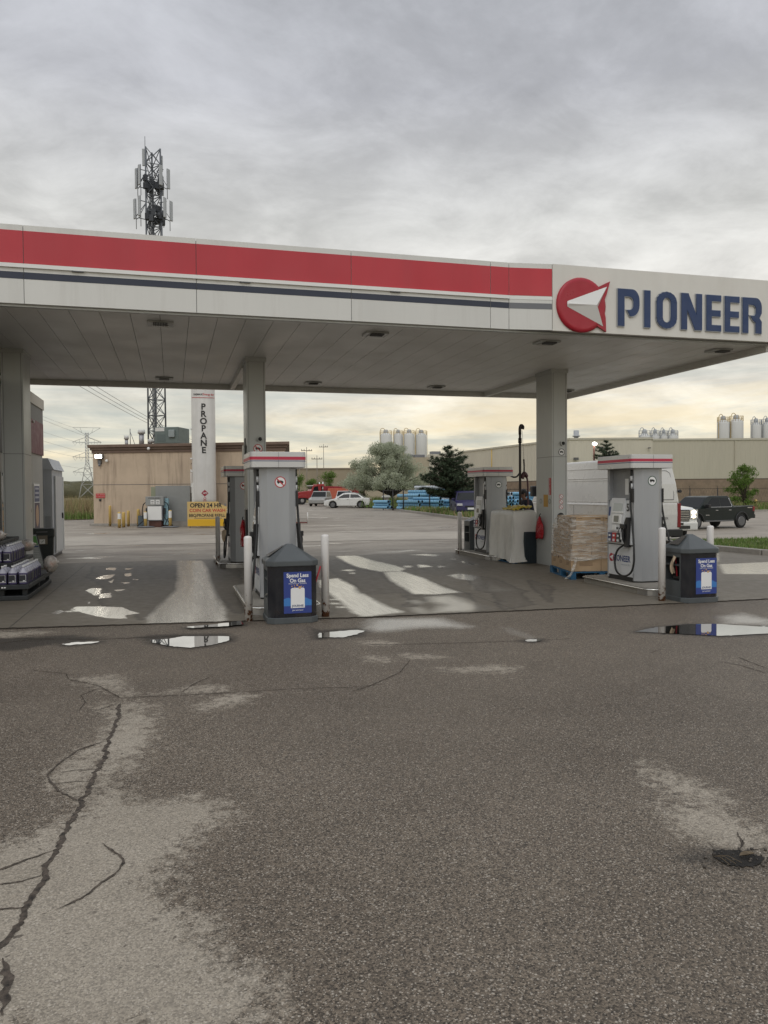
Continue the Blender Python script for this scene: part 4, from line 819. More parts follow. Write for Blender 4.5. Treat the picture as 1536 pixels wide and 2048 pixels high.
# ------------------------------------------------------------------ waste bins with forecourt service compartments
M_bin = mat('bin_grey_plastic', (.078, .088, .093), .42, var=.08, vscale=4, dirt=.15, dcol=(.16, .15, .13)); M_bind = mat('bin_interior', (.012, .012, .012), .7)
M_pos1 = mat('poster_blue', (.03, .055, .25), .4); M_pos2 = mat('poster_light_blue', (.05, .20, .52), .4); M_gold = mat('poster_gold', (.62, .36, .14), .4)
def make_bin(label, loc, towel):
    t_ = thing('waste_bin', label, 'waste bin', loc, 0, 'grey octagonal waste bins at the island ends'); hx, hy, c = .30, .29, .085
    oc = lambda x, y, k: [(-x + k, -y), (x - k, -y), (x, -y + k), (x, y - k), (x - k, y), (-x + k, y), (-x, y - k), (-x, -y + k)]
    Mb().prism(oc(hx + .015, hy + .015, c), 0, .075).obj('plinth', M_bin, t_, bevel=.006)
    Mb().prism(oc(hx - .13, hy - .01, .02), .075, .70).obj('inner_liner', M_bind, t_)
    for s in (-1, 1):   # side frames with an open compartment
        b = Mb()
        b.box((s * (hx - .135), -hy + c, .075), (s * hx, hy - c, .30)); b.box((s * (hx - .135), -hy + c, .64), (s * hx, hy - c, .70))
        b.box((s * (hx - .135), -hy + c, .30), (s * hx, -hy + c + .03, .64)); b.box((s * (hx - .135), hy - c - .03, .30), (s * hx, hy - c, .64)); b.box((s * (hx - .135), -hy + c + .03, .515), (s * (hx - .01), hy - c - .03, .535))
        b.obj('service_compartment', M_bin, t_)
        f = Mb().prism([(-hx + c, s * hy), (hx - c, s * hy), (hx - .0, s * (hy - c)), (hx - .02, s * (hy - c)), (hx - .13, s * (hy - .05)), (-hx + .13, s * (hy - .05)), (-hx + .02, s * (hy - c)), (-hx, s * (hy - c))], .075, .70)
        fr = f.obj('front_panel' if s < 0 else 'rear_panel', M_black, t_)
    Mb().prism(oc(hx + .022, hy + .022, c), .70, .765).obj('lid_rim', M_bin, t_, bevel=.008)
    b = Mb(); base = oc(hx + .018, hy + .018, c); ap = [(-.035, -.02), (.035, -.02), (.035, .02), (-.035, .02)]
    vs = [(x, y, .765) for x, y in base] + [(x, y, .955) for x, y in ap]
    b._a(vs, [(0, 1, 9, 8), (1, 2, 9), (2, 3, 10, 9), (3, 4, 10), (4, 5, 11, 10), (5, 6, 11), (6, 7, 8, 11), (7, 0, 8), (8, 9, 10, 11)]); lid = b.obj('lid', M_bin, t_, bevel=.004)
    b = Mb(); F = lambda u, v: tuple(Vector((-hx, lerp(.13, -.13, u), .79)).lerp(Vector((-.05, lerp(.03, -.03, u), .945)), v) + Vector((-.006, 0, .006)))
    b.quad(F(0, .12), F(1, .12), F(1, .9), F(0, .9)); b.obj('lid_flap', mat('flap_dark', (.045, .038, .03), .25), lid)
    # poster on the front panel
    Y = -hy; px0, px1, z0, z1 = -.115, .225, .125, .63
    ps = Mb().box((px0, Y - .003, z0), (px1, Y - .0005, z1)).obj('poster', M_pos1, fr if False else t_)
    cx = (px0 + px1) / 2; b = Mb(); n = 12
    wv = [(px0, .215)] + [(px0 + (px1 - px0) * i / n, .30 + .018 * sin(i * .9)) for i in range(n + 1)] + [(px1, .215)]
    b._a([(x, Y - .0038, z) for x, z in wv], [tuple(range(len(wv)))]); b.obj('poster_wave', M_pos2, ps)
    b = Mb().prism([(cx - .085 + x, .31 + z) for x, z in [(0, -.12), (.17, -.12), (.17, .11), (.155, .125), (.015, .125), (0, .11)]], Y - .0052, Y - .0040, 'y'); b.obj('poster_card', M_text_w, ps)
    Mb().text('Spend Less', .066, (cx, Y - .003, .585), bold=.03, sx=.92).obj('poster_title', M_text_w, ps); Mb().text('On Gas', .066, (cx, Y - .003, .522), bold=.03, sx=.92).obj('poster_title', M_text_w, ps)
    Mb().text('(And more on yourself!)', .0225, (cx, Y - .003, .487)).obj('poster_note', M_text_w, ps)
    Mb().text('JOURNIE', .036, (cx, Y - .0055, .215), bold=.02).obj('poster_brand', M_text_n, ps); Mb().text('Join and Save!', .024, (cx, Y - .0042, .163), bold=.01).obj('poster_note', M_text_w, ps)
    b = Mb()
    for x, z, r in ((-.07, .455, .008), (-.04, .462, .006), (-.005, .467, .011), (.045, .452, .007), (-.035, .44, .009), (.025, .438, .017), (.07, .447, .005)):
        b._a([(cx + x + r * cos(a), Y - .0058, z + r * sin(a)) for a in np.linspace(0, 2 * pi, 14)[:-1]], [tuple(range(13))])
    b.obj('poster_coins', M_gold, ps)
    return t_
def squeegee(label, loc):
    t_ = thing('squeegee', label, 'squeegee', loc); Mb().tube([(0, 0, 0), (.035, .09, .33)], .011, 8).obj('handle', mat('squeegee_red', (.42, .015, .03), .4), t_)
    Mb().box((-.02, -.07, -.03), (.02, .07, 0)).obj('sponge_head', M_dark, t_); return t_
make_bin('octagonal waste bin with blue savings poster in front of the middle pump', (1.405, 9.64, .0), False)
make_bin('octagonal waste bin with blue poster near the grass, paper towel hanging from its side', (7.20, 9.60, .0), True)
squeegee('red squeegee handle leaning in the side compartment of the bin near the grass', (6.96, 9.56, .36)); squeegee('red squeegee handle sticking out left of the middle waste bin', (1.135, 9.62, .34)).rotation_euler = (.15, -.45, pi)
sq = squeegee('tip of a red squeegee showing right of the middle waste bin', (1.685, 9.6, .34)); sq.rotation_euler = (.1, .25, 0)
b = Mb(); rr = random.Random(2); g_ = [(-.0, .05), (0, -.08)]
n = 6; vs = []
for i in range(n + 1):
    for j in range(n + 1):
        u, v = i / n, j / n; wv = lerp(.055, .015, v ** 2); vs.append((-.012 - .02 * sin(u * 5 + v * 3) - .03 * sin(v * pi), (u - .5) * 2 * wv, -v * .24 + .02 * sin(u * 4)))
b._a(vs, [(i * (n + 1) + j, i * (n + 1) + j + 1, (i + 1) * (n + 1) + j + 1, (i + 1) * (n + 1) + j) for i in range(n) for j in range(n)], True)
pt = b.obj('paper_towel', mat('brown_paper', (.50, .40, .29), .85, var=.1), loc=(6.92, 9.56, .64)); tag(pt, 'crumpled brown paper towel hanging from the bin near the grass', 'paper towel')
pt2 = pt.copy(); COL.objects.link(pt2); pt2.location = (1.06, 16.72, .80); pt2.rotation_euler = (0, 0, 1.2); pt2['label'] = 'scrap of brown paper hanging at the nozzle of the pump behind the middle column'
# squeegee and towel cabinet behind the far right pump
t_ = thing('service_cabinet', 'grey towel cabinet with open shelves behind the far right pump', 'cabinet', (7.42, 18.30, .12))
Mb().box((-.13, -.19, 0), (.24, .19, .72)).obj('body', M_bin, t_, bevel=.01); b = Mb(); b.box((-.245, -.19, 0), (-.133, .19, .20)); b.box((-.245, -.19, .60), (-.133, .19, .72)); b.box((-.245, -.19, .2), (-.133, -.16, .6)); b.box((-.245, .16, .2), (-.133, .19, .6)); b.box((-.235, -.16, .42), (-.133, .16, .44)); b.obj('shelf_frame', M_bin, t_)
Mb()._a([(-.25, -.2, .72), (.25, -.2, .72), (.25, .2, .72), (-.25, .2, .72), (.05, -.2, .84), (.25, -.2, .84), (.25, .2, .84), (.05, .2, .84)], [(0, 3, 2, 1), (4, 5, 6, 7), (0, 1, 5, 4), (1, 2, 6, 5), (2, 3, 7, 6), (3, 0, 4, 7)]).obj('sloping_top', M_bin, t_)
# red out-of-service bags
def nozzle_bag(label, loc, side, wd=.13, h=.5):
    b = Mb(); n = 10; m_ = 14; rr = random.Random(8); vs = []
    for j in range(m_ + 1):
        v = j / m_; wv = wd * (min(1, .18 + 2.6 * v)) * (1 - .12 * sin(v * 7)); th = .045 * (min(1, .25 + 3 * v)) * (1 - .35 * v) + .012
        for i in range(n * 2):
            a = 2 * pi * i / (2 * n); vs.append((cos(a) * th * (1 + .25 * sin(a * 3 + j)), sin(a) * wv * .5 + .012 * sin(v * 9), -v * h + .02 * sin(a * 2)))
    N = 2 * n; b._a(vs, [(j * N + i, (j + 1) * N + i, (j + 1) * N + (i + 1) % N, j * N + (i + 1) % N) for j in range(m_) for i in range(N)] + [tuple(range(N)), tuple(reversed(range(m_ * N, m_ * N + N)))], True)
    t_ = thing('red_bag', label, 'bag', loc, side); b.obj('bag', mat('red_vinyl_bag', (.42, .02, .03), .28, var=.15, vscale=9, bump=.5, bscale=12), t_)
    Mb().tube(catmull([(0, 0, -.02), (-.01, -.02, .04), (.0, -.05, .07)], 4), .01, 6).obj('hook', M_dark, t_); return t_
nozzle_bag('red out-of-order bag hanging on the right column beside the tarped pallet', (7.60, 15.13, 1.03), 0, .30, .46)
nozzle_bag('red out-of-order bag hanging on the middle column behind the nearest rusty bollard', (1.31, 15.10, 1.06), 0, .30, .5)
Mb().box((1.33, 14.75, .75), (1.369, 14.95, 1.28)).obj('holder', M_dark, c2)
# ------------------------------------------------------------------ pallets of goods
M_pal = mat('pallet_blue', (.02, .10, .20), .7, var=.25, vscale=8, dirt=.4, dcol=(.05, .05, .05))
def pallet(label, loc, rz, nx=1.0, ny=1.2):
    t_ = thing('pallet', label, 'pallet', loc, rz, 'blue wooden pallets')
    b = Mb()
    for i in range(7): b.box((0, i * ny / 7 + .01, .115), (nx, (i + 1) * ny / 7 - .02, .135))
    b.obj('deck', M_pal, t_)
    for k in range(3):
        y = (0, ny / 2 - .05, ny - .1)[k]
        x = (0, nx / 2 - .05, nx - .1)[k]
        bb = Mb(); bb.box((x, 0, 0), (x + .1, ny, .018)); 
        for yy in (0, ny / 2 - .07, ny - .14): bb.box((x, yy, .018), (x + .1, yy + .14, .113))
        bb.obj('runner', M_pal, t_)
    return t_
PRZ = radians(-12); PPV = Vector((6.90, 12.55, 0)); PNW = Vector((6.80, 12.34, 0)); PR = Matrix.Rotation(PRZ, 3, 'Z')
def pw(x, y, z): v = PR @ (Vector((x, y, 0)) - PPV) + PNW; return (v.x, v.y, z)
pallet('blue pallet under the shrink-wrapped cartons', (6.80, 12.34, .012), PRZ, 1.15, 1.35)
pallet('blue pallet under the tarped goods left of the right column', (7.13, 15.45, .012), 0, .5, 1.2)
M_card = mat('cardboard', (.44, .31, .19), .8, var=.08, vscale=5); M_cardp = mat('carton_print', (.16, .10, .06), .8)
rr = random.Random(12)
rows = [(.15, .27), (.42, .23), (.65, .23), (.88, .245)]
ci = 0
def carton(x0, y0, z0, dx, dy, dz, label):
    o = Mb().box((0, 0, 0), (dx, dy, dz)).obj('carton', M_card, loc=pw(x0, y0, z0), rotz=PRZ, bevel=.006); tag(o, label, 'box', 'brown cartons shrink-wrapped on the pallet')
    b = Mb(); b.box((dx / 2 - .02, -.001, 0), (dx / 2 + .02, 0.0, .0)) if False else None
    cx = dx / 2; z = dz * .55
    for q in range(3): b.box((cx - dx * .22, -.0015, z - q * .022), (cx + dx * .22, -.0005, z - q * .022 + .008))
    b.box((dx * .06, -.0015, dz * .86), (dx * .22, -.0005, dz * .9)); b.box((dx * .7, -.0015, dz * .82), (dx * .9, -.0005, dz * .9))
    b.obj('front_print', M_cardp, o); b = Mb()
    for q in range(3): b.box((-.0015, dy * .3, z - q * .022), (-.0005, dy * .7, z - q * .022 + .008))
    b.box((-.0015, dy * .75, dz * .7), (-.0005, dy * .92, dz * .88)); b.obj('side_print', M_cardp, o)
names = ['bottom', 'second', 'third', 'top']
for r_, (z0, dz) in enumerate(rows):
    inset = (0, .03, .04, .10)[r_]; n = (2, 3, 2, 2)[r_] if r_ != 1 else 3
    W = 1.12; x0 = 6.92 + inset; wx = (W - inset - .02) / n
    D_ = 1.28 - inset; ny = 2 if r_ < 3 else 2; y0 = 12.60 + (.02 if r_ else 0); dy = D_ / 3
    for i in range(n):
        for j in range(3):
            if j > 0 and 0 < i < n - 1 and r_ < 3: continue
            if r_ == 3 and i == 0 and j == 2: pass
            pos = 'front' if j == 0 else ('middle' if j == 1 else 'rear'); sd_ = 'left' if i == 0 else ('right' if i == n - 1 else 'central')
            carton(x0 + i * wx + .003, y0 + j * dy + .003, z0, wx - .006, dy - .006, dz - .004, f'brown carton, {sd_} one of the {pos} row in the {names[r_]} layer on the wrapped pallet')
# stretch film: wrinkled translucent skin round the upper cartons
M_film = bpy.data.materials.new('stretch_film'); M_film.use_nodes = True; t = NT(M_film.node_tree); t.n.clear()
p = t.node('ShaderNodeBsdfPrincipled'); p.inputs['Base Color'].default_value = (.80, .76, .69, 1); p.inputs['Roughness'].default_value = .22
tr = t.node('ShaderNodeBsdfTransparent'); co = t.node('ShaderNodeTexCoord').outputs['Object']
nz = t.noise(t.mapping(co, (1.2, 1.2, 9), rot=(.10, .06, 0)), 3.0, 5, .7, .25); mx = t.node('ShaderNodeMixShader'); t.put(mx.inputs[0], t.mr(nz, .42, .64, .14, .66))
b_ = t.node('ShaderNodeBump'); b_.inputs['Strength'].default_value = .9; b_.inputs['Distance'].default_value = .03; t.put(b_.inputs['Height'], nz); t.l.new(b_.outputs[0], p.inputs['Normal'])
t.l.new(tr.outputs[0], mx.inputs[1]); t.l.new(p.outputs[0], mx.inputs[2]); o = t.node('ShaderNodeOutputMaterial'); t.l.new(mx.outputs[0], o.inputs[0])
def film_ring(x0, x1, y0, y1, prof, seed):
    r = random.Random(seed); N = 96; M_ = len(prof); vs = []
    P = []
    per = [(x0, y0), (x1, y0), (x1, y1), (x0, y1)]; Ls = [x1 - x0, y1 - y0] * 2; tot = sum(Ls)
    for i in range(N):
        s = tot * i / N; k = 0
        while s > Ls[k]: s -= Ls[k]; k += 1
        a, c = per[k], per[(k + 1) % 4]; u = s / Ls[k]; nx, ny = ((0, -1), (1, 0), (0, 1), (-1, 0))[k]
        P.append((a[0] + (c[0] - a[0]) * u, a[1] + (c[1] - a[1]) * u, nx, ny))
    ph = [r.uniform(0, 6) for _ in range(6)]
    for j, (z, g) in enumerate(prof):
        for i, (x, y, nx, ny) in enumerate(P):
            q = g + .006 * sin(i * .9 + j * 1.7 + ph[0]) + r.uniform(-.004, .006); cx, cy = (x0 + x1) / 2, (y0 + y1) / 2
            zz_ = z + .02 * sin(i * .35 + ph[j % 6]) + r.uniform(-.006, .006)
            sx = (x - cx) / (x1 - x0) * 2; sy = (y - cy) / (y1 - y0) * 2
            vs.append((x + q * sx, y + q * sy, zz_))
    return Mb()._a(vs, [(j * N + i, j * N + (i + 1) % N, (j + 1) * N + (i + 1) % N, (j + 1) * N + i) for j in range(M_ - 1) for i in range(N)], True)
fm = film_ring(6.93, 8.05, 12.59, 13.87, [(.36, .03), (.42, .015), (.50, .02), (.58, .014), (.66, .02), (.75, .012), (.84, .02), (.90, .004), (.97, -.01), (1.05, -.03), (1.10, -.06), (1.125, -.10)], 5)
fm.tube([(6.91, 12.59, .40), (7.2, 12.575, .36), (7.6, 12.575, .44), (8.0, 12.58, .47)], .016, 6)
fm.tube(catmull([(7.02, 12.58, .40), (6.96, 12.54, .25), (6.88, 12.50, .10), (6.80, 12.55, .03)], 5), [.03] * 8 + [.02] * 8, 6)
fm.v = [pw(*q) for q in fm.v]
tag(fm.obj('stretch_film', M_film), 'wrinkled clear stretch film wrapped round the brown cartons', 'plastic film')
# tarped pallet
M_tarp = mat('white_tarp', (.66, .65, .61), .38, var=.06, vscale=3, bump=1., bscale=4, dirt=.15, dcol=(.4, .38, .34))
rr = random.Random(21); b = Mb(); N = 120; hx, hy = .29, .62; cx, cy = 7.40, 16.05; prof = [(.06, .05), (.12, .045), (.3, .03), (.5, .012), (.7, .012), (.9, .004), (1.05, 0), (1.12, -.01), (1.15, -.04), (1.17, -.12), (1.16, -.26)]
per = rrect(hx, hy, .05, 5); per = [Vector(q) for q in per]
pl = []; 
for i in range(len(per)):
    a, c = per[i], per[(i + 1) % len(per)]; k_ = max(1, int((c - a).length / .04))
    for j in range(k_): pl.append(a.lerp(c, j / k_))
N = len(pl); vs = []
for j, (z, g) in enumerate(prof):
    for i, q in enumerate(pl):
        fold = .035 * sin(i * .55 + 1.8 * sin(z * 3)) * max(0, 1.05 - z) + .018 * sin(i * 1.3 + z * 9) * (1 - z * .6) + rr.uniform(-.007, .007)
        n_ = q.normalized(); gg = 1 + g / hx if abs(g) > .02 else 1
        x_ = q.x * (1 + (g + fold) / hx * .9); y_ = q.y * (1 + (g + fold) / hy * .9); vs.append((cx + x_, cy + y_, z + .03 * sin(i * .21) * (1 if j < 3 else .3)))
b._a(vs, [(j * N + i, j * N + (i + 1) % N, (j + 1) * N + (i + 1) % N, (j + 1) * N + i) for j in range(len(prof) - 1) for i in range(N)] + [tuple((len(prof) - 1) * N + i for i in range(N))], True)
tp = tag(b.obj('tarp_covered_goods', M_tarp), 'goods shrouded in a creased white tarp on a blue pallet', 'covered pallet load')
b = Mb(); vs = []
for i in range(9):
    for j in range(5):
        vs.append((7.20 + i * .055, 15.55 + j * .16 + .05 * sin(i), 1.185 + .05 * sin(i * 1.3 + j) ** 2 + (.05 if 2 < i else .0)))
b._a(vs, [(i * 5 + j, (i + 1) * 5 + j, (i + 1) * 5 + j + 1, i * 5 + j + 1) for i in range(8) for j in range(4)], True); ob = b.obj('yellow_sack', mat('yellow_plastic_sheet', (.55, .42, .05), .4, var=.15, vscale=12))
ob.modifiers.new('s', 'SOLIDIFY').thickness = .035; tag(ob, 'flat yellow plastic sacks lying on top of the tarped goods', 'sack')
b = Mb(); b.prism([(7.36, 15.36), (7.64, 15.36), (7.64, 15.44), (7.36, 15.44)], .012, .70); bx_ = b.obj('crate_panel', mat('dark_slate_plastic', (.018, .028, .035), .5), bevel=.01); bx_.data.name = 'crate'
bx_.name = 'black_crate'
b = Mb()
for k_ in range(6): b.box((7.375 + k_ * .045, 15.353, .05), (7.39 + k_ * .045, 15.36, .66))
b.obj('rib', mat('dark_slate_plastic', (.018, .028, .035), .5), bx_); tag(bx_, 'tall narrow black ribbed crate against the left side of the right column', 'crate')

# hose mast with counterweighted hose
t_ = thing('hose_mast', 'tall dark steel mast with hooked top holding up a filling hose', 'mast', (8.17, 17.3, .012)); M_mast = mat('mast_brown', (.035, .028, .024), .45)
Mb().tube([(0, 0, 0), (0, 0, 2.88), (0, 0, 3.02)], .030, 10).obj('pole', M_mast, t_); Mb().cyl((0, 0, 2.74), (0, 0, 2.86), .044, .044, 12).obj('collar', M_mast, t_)
Mb().tube(catmull([(0, 0, 2.95), (.0, 0, 3.1), (.03, 0, 3.17), (.08, 0, 3.14), (.07, 0, 3.08)], 4), .036, 10).obj('hooked_top', M_mast, t_)
Mb().tube([(.06, 0, 3.05), (.10, 0, 2.35)], .004, 5).obj('cable', M_dark, t_)
Mb().tube(catmull([(.10, 0, 2.35), (.11, 0, 2.15), (.10, 0, 2.0), (.06, .0, 1.9)], 4), .02, 8).obj('hanger', M_mast, t_)
Mb().tube(catmull([(.05, 0, 1.88), (.10, 0, 2.0), (.16, 0, 1.95), (.20, 0, 1.78), (.21, 0, 1.4), (.235, 0, .7), (.2, 0, .3)], 5), [.05] * 12 + [.022] * 19, 8).obj('filling_hose', mat('hose_maroon', (.06, .015, .02), .5), t_)
Mb().tube(catmull([(-.30, 0, 2.02), (-.22, 0, 1.93), (-.1, 0, 1.92), (-.02, 0, 2.0)], 5), .02, 8).obj('feed_pipe', M_dark, t_)

# ------------------------------------------------------------------ person
def skin_body(name, joints, edges, mt, parent=None, sub=2):
    me = bpy.data.meshes.new(name); me.from_pydata([j[0] for j in joints], edges, []); o = bpy.data.objects.new(name, me); COL.objects.link(o)
    md = o.modifiers.new('skin', 'SKIN'); md.use_smooth_shade = True
    for i, j in enumerate(joints):
        r = j[1] if isinstance(j[1], tuple) else (j[1], j[1]); me.skin_vertices[0].data[i].radius = r
    me.skin_vertices[0].data[0].use_root = True
    sb = o.modifiers.new('sub', 'SUBSURF'); sb.levels = sub; sb.render_levels = sub
    dg = bpy.context.evaluated_depsgraph_get(); nm = bpy.data.meshes.new_from_object(o.evaluated_get(dg)); bpy.data.objects.remove(o)
    nm.materials.clear(); nm.materials.append(mt); nm.polygons.foreach_set('use_smooth', [True] * len(nm.polygons))
    o = bpy.data.objects.new(name, nm); COL.objects.link(o)
    if parent: o.parent = parent
    return o
M_skin = mat('skin_tone', (.22, .12, .08), .55); M_navycl = mat('navy_cloth', (.012, .014, .025), .9, var=.3, vscale=10); M_hair = mat('dark_hair', (.01, .008, .007), .6, bump=.8, bscale=80)
pr = thing('person', 'person with short black hair in a dark navy top bending forward beside the white van', 'person', (8.95, 18.3, .012), radians(180))
# faces local +x; leaning forward
J = [((0, 0, .92), (.15, .12)), ((.05, 0, 1.08), (.13, .11)), ((.13, 0, 1.26), (.17, .11)), ((.17, 0, 1.34), (.10, .08)), ((.20, 0, 1.39), .048), ((.235, 0, 1.47), (.085, .075)), ((.225, 0, 1.53), (.075, .07)),
     ((.14, .18, 1.30), .06), ((.22, .24, 1.06), .045), ((.42, .20, 1.02), .034), ((.14, -.18, 1.30), .06), ((.22, -.24, 1.06), .045), ((.42, -.20, 1.02), .034),
     ((.0, .09, .84), .085), ((.03, .10, .48), .058), ((-.02, .10, .09), .042), ((.0, -.09, .84), .085), ((.0, -.10, .48), .058), ((-.05, -.10, .09), .042), ((.14, .11, .035), .032), ((.11, -.11, .035), .032)]
Eg = [(0, 1), (1, 2), (2, 3), (3, 4), (4, 5), (5, 6), (2, 7), (7, 8), (8, 9), (2, 10), (10, 11), (11, 12), (0, 13), (13, 14), (14, 15), (0, 16), (16, 17), (17, 18), (15, 19), (18, 20)]
hand = []
for s in (1, -1):
    wi = 9 if s > 0 else 12; base = len(J); J.append(((.50, s * .195, 1.01), (.034, .018))); Eg.append((wi, base))
    for k_, (dy, L) in enumerate(((-.026, .062), (-.009, .075), (.009, .070), (.025, .055))):
        a = len(J); J.append(((.53, s * .195 + dy, 1.0), .0085)); J.append(((.53 + L * .55, s * .195 + dy, .985), .0075)); J.append(((.53 + L, s * .195 + dy, .955), .0065)); Eg += [(base, a), (a, a + 1), (a + 1, a + 2)]
    a = len(J); J.append(((.485, s * .195 - s * .045, .995), .010)); J.append(((.52, s * .195 - s * .06, .975), .0085)); Eg += [(base, a), (a, a + 1)]
skin_body('body', J, Eg, M_skin, pr)
def thick(ids, add): 
    mp = {k_: i for i, k_ in enumerate(ids)}; jj = [(J[k_][0], tuple(x + add for x in J[k_][1]) if isinstance(J[k_][1], tuple) else J[k_][1] + add) for k_ in ids]
    return jj, [(mp[a], mp[c]) for a, c in Eg if a in mp and c in mp]
jj, ee = thick([2, 1, 0, 3, 7, 8, 9, 10, 11, 12], .018); skin_body('sweatshirt', jj, ee, M_navycl, pr)
jj, ee = thick([0, 13, 14, 15, 16, 17, 18], .016); skin_body('trousers', jj, ee, mat('dark_trousers', (.02, .02, .022), .9), pr)
for s in (1, -1):
    b = Mb(); b.ball((.06 if s > 0 else .03, s * .105, .045), .06, 10, 8, (2.1, .85, .75)); b.obj('shoe', M_dark, pr)
hd = (.225, 0, 1.50); b = Mb(); b.ball((hd[0] - .018, 0, hd[2] + .030), .098, 16, 12, (1.02, .86, .98), .035, random.Random(1)); b.ball((hd[0] - .05, 0, hd[2] - .02), .075, 12, 8, (.8, .95, 1.0), .03, random.Random(2)); b.obj('hair', M_hair, pr)
b = Mb(); b.prism([(hd[0] + .072, hd[2] + .012), (hd[0] + .112, hd[2] - .028), (hd[0] + .075, hd[2] - .034)], -.013, .013, 'y'); b.obj('nose', M_skin, pr, bevel=.004)
for s in (1, -1): Mb().ball((hd[0] - .005, s * .082, hd[2] - .01), .028, 8, 6, (.6, .35, 1)).obj('ear', M_skin, pr); Mb().ball((hd[0] + .078, s * .03, hd[2] + .006), .011, 8, 6, (.6, 1, .6)).obj('eye', M_dark, pr)
Mb().box((hd[0] + .074, -.024, hd[2] - .055), (hd[0] + .083, .024, hd[2] - .049)).obj('mouth', mat('lips', (.20, .07, .06), .5), pr)

# ------------------------------------------------------------------ washer fluid rack on the left
M_rack = mat('rack_black_plastic', (.018, .021, .023), .55, var=.2, vscale=6)
rk = thing('display_rack', 'tiered black rack stacked with purple washer fluid jugs outside the shop', 'rack', (-2.10, 12.55, .012))
Mb().box((-.95, 0, 0), (0, 2.35, .07)).obj('base', M_rack, rk, bevel=.01)
b = Mb()
for x, y in ((-.03, .08), (-.03, 1.2), (-.03, 2.26), (-.34, .08), (-.6, .08), (-.6, 2.2), (-.9, .08)): b.box((x - .06, y, .07), (x, y + .07, .165))
b.obj('leg', M_rack, rk); Mb().box((-.97, -.02, .165), (.02, 2.36, .235)).obj('lower_shelf', M_rack, rk, bevel=.008)
b = Mb(); b.box((-.95, .50, .235), (-.52, 2.1, .48)); b.obj('riser', M_rack, rk); Mb().box((-.97, .42, .47), (-.27, 2.2, .53)).obj('upper_shelf', M_rack, rk, bevel=.008)
Mb().box((-.97, .62, .53), (-.62, 1.9, .82)).obj('riser', M_rack, rk); Mb().box((-.99, .5, .80), (-.46, 2.0, .86)).obj('top_tray', M_rack, rk, bevel=.008)
Mb().text('$4.99', .04, (-.33, -.021, .20)).obj('price_mark', M_text_w, rk) if False else None
Mb().box((-.36, -.0225, .192), (-.335, -.0215, .21)).mi(0).box((-.325, -.0225, .192), (-.30, -.0215, .21)).obj('price_tag', M_text_w, rk)
M_fluid = mat('washer_fluid_violet', (.10, .085, .17), .22, spec=.6); M_jtop = mat('jug_translucent_top', (.40, .40, .47), .35); M_jlab = mat('jug_label_black', (.02, .022, .028), .4); M_jcap = mat('jug_cap_white', (.75, .75, .75), .4)
def jug():
    r = thing('washer_fluid_jug', 'x', 'jug'); b = Mb(); pr_ = [(.056, 0), (.061, .012), (.061, .17), (.056, .185), (.040, .212), (.024, .236), (.018, .255)]
    vs = []; n = 16
    def sq(rad, z, p): 
        o = []
        for i in range(n):
            a = 2 * pi * i / n + pi / n; c, s_ = cos(a), sin(a); k_ = (abs(c) ** p + abs(s_) ** p) ** (-1 / p); o.append((rad * c * k_, rad * s_ * k_ * .95, z))
        return o
    for rad, z in pr_[:3]: vs += sq(rad, z, 6)
    b._a(vs, [(j * n + i, j * n + (i + 1) % n, (j + 1) * n + (i + 1) % n, (j + 1) * n + i) for j in range(2) for i in range(n)] + [tuple(reversed(range(n)))], True); b.obj('bottle', M_fluid, r)
    b = Mb(); vs = []
    for (rad, z), p_ in zip(pr_[2:], (6, 5, 4, 3, 2)): vs += sq(rad, z, p_)
    b._a(vs, [(j * n + i, j * n + (i + 1) % n, (j + 1) * n + (i + 1) % n, (j + 1) * n + i) for j in range(4) for i in range(n)] + [tuple(range(4 * n, 5 * n))], True); b.obj('shoulder', M_jtop, r)
    Mb().cyl((0, 0, .252), (0, 0, .278), .024, .023, 12).obj('cap', M_jcap, r)
    b = Mb(); b.box((-.05, -.0600, .03), (.05, -.0575, .145)); lb = b.obj('label', M_jlab, r); b = Mb(); b.box((.061, -.044, .03), (.0635, .044, .145)); b.obj('label', M_jlab, r)
    b = Mb(); b.box((-.048, -.0612, .033), (.048, -.0603, .039)); b.box((.038, -.0612, .039), (.042, -.0603, .14)); b.box((.0, -.0612, .045), (.026, -.0603, .058)); b.box((-.048, -.0612, .137), (.038, -.0603, .14)); b.obj('label_print', M_text_w, lb)
    Mb().tube(catmull([(.0, .02, .235), (.0, .052, .225), (.0, .062, .19)], 4), .008, 6).obj('handle', M_jtop, r); return r
proto = jug(); first = True; rj = random.Random(3)
spots = [(-2.175 - .142 * i, 12.66 + .168 * j, .247, 0) for i in range(3) for j in range(8)] + [(-2.175 - .142 * i, 12.66 + .15 * j, .247, 0) for i in range(3, 6) for j in range(2)] + [(-2.46 - .142 * i, 13.08 + .168 * j, .542, 1) for i in range(4) for j in range(7)]
for x, y, z, up_ in spots:
    if up_ and x < -2.72: 
        if y > 13.12: continue
    g_ = 'washer fluid jugs on the ' + ('upper' if up_ else 'lower') + ' shelf of the rack'; l_ = 'purple washer fluid jug standing in rows on the ' + ('upper' if up_ else 'lower') + ' shelf of the rack'
    if first: o = proto; first = False; o.location = (x, y, z); o['label'] = l_
    else: o = dup(proto, (x + rj.uniform(-.006, .006), y + rj.uniform(-.006, .006), z), rj.uniform(-.1, .1), l_)
    o['group'] = g_
M_bag = mat('clear_plastic_bag', (.50, .46, .42), .25, var=.35, vscale=14, bump=1., bscale=11, dirt=.95, dcol=(.34, .13, .05), dscale=4.5)
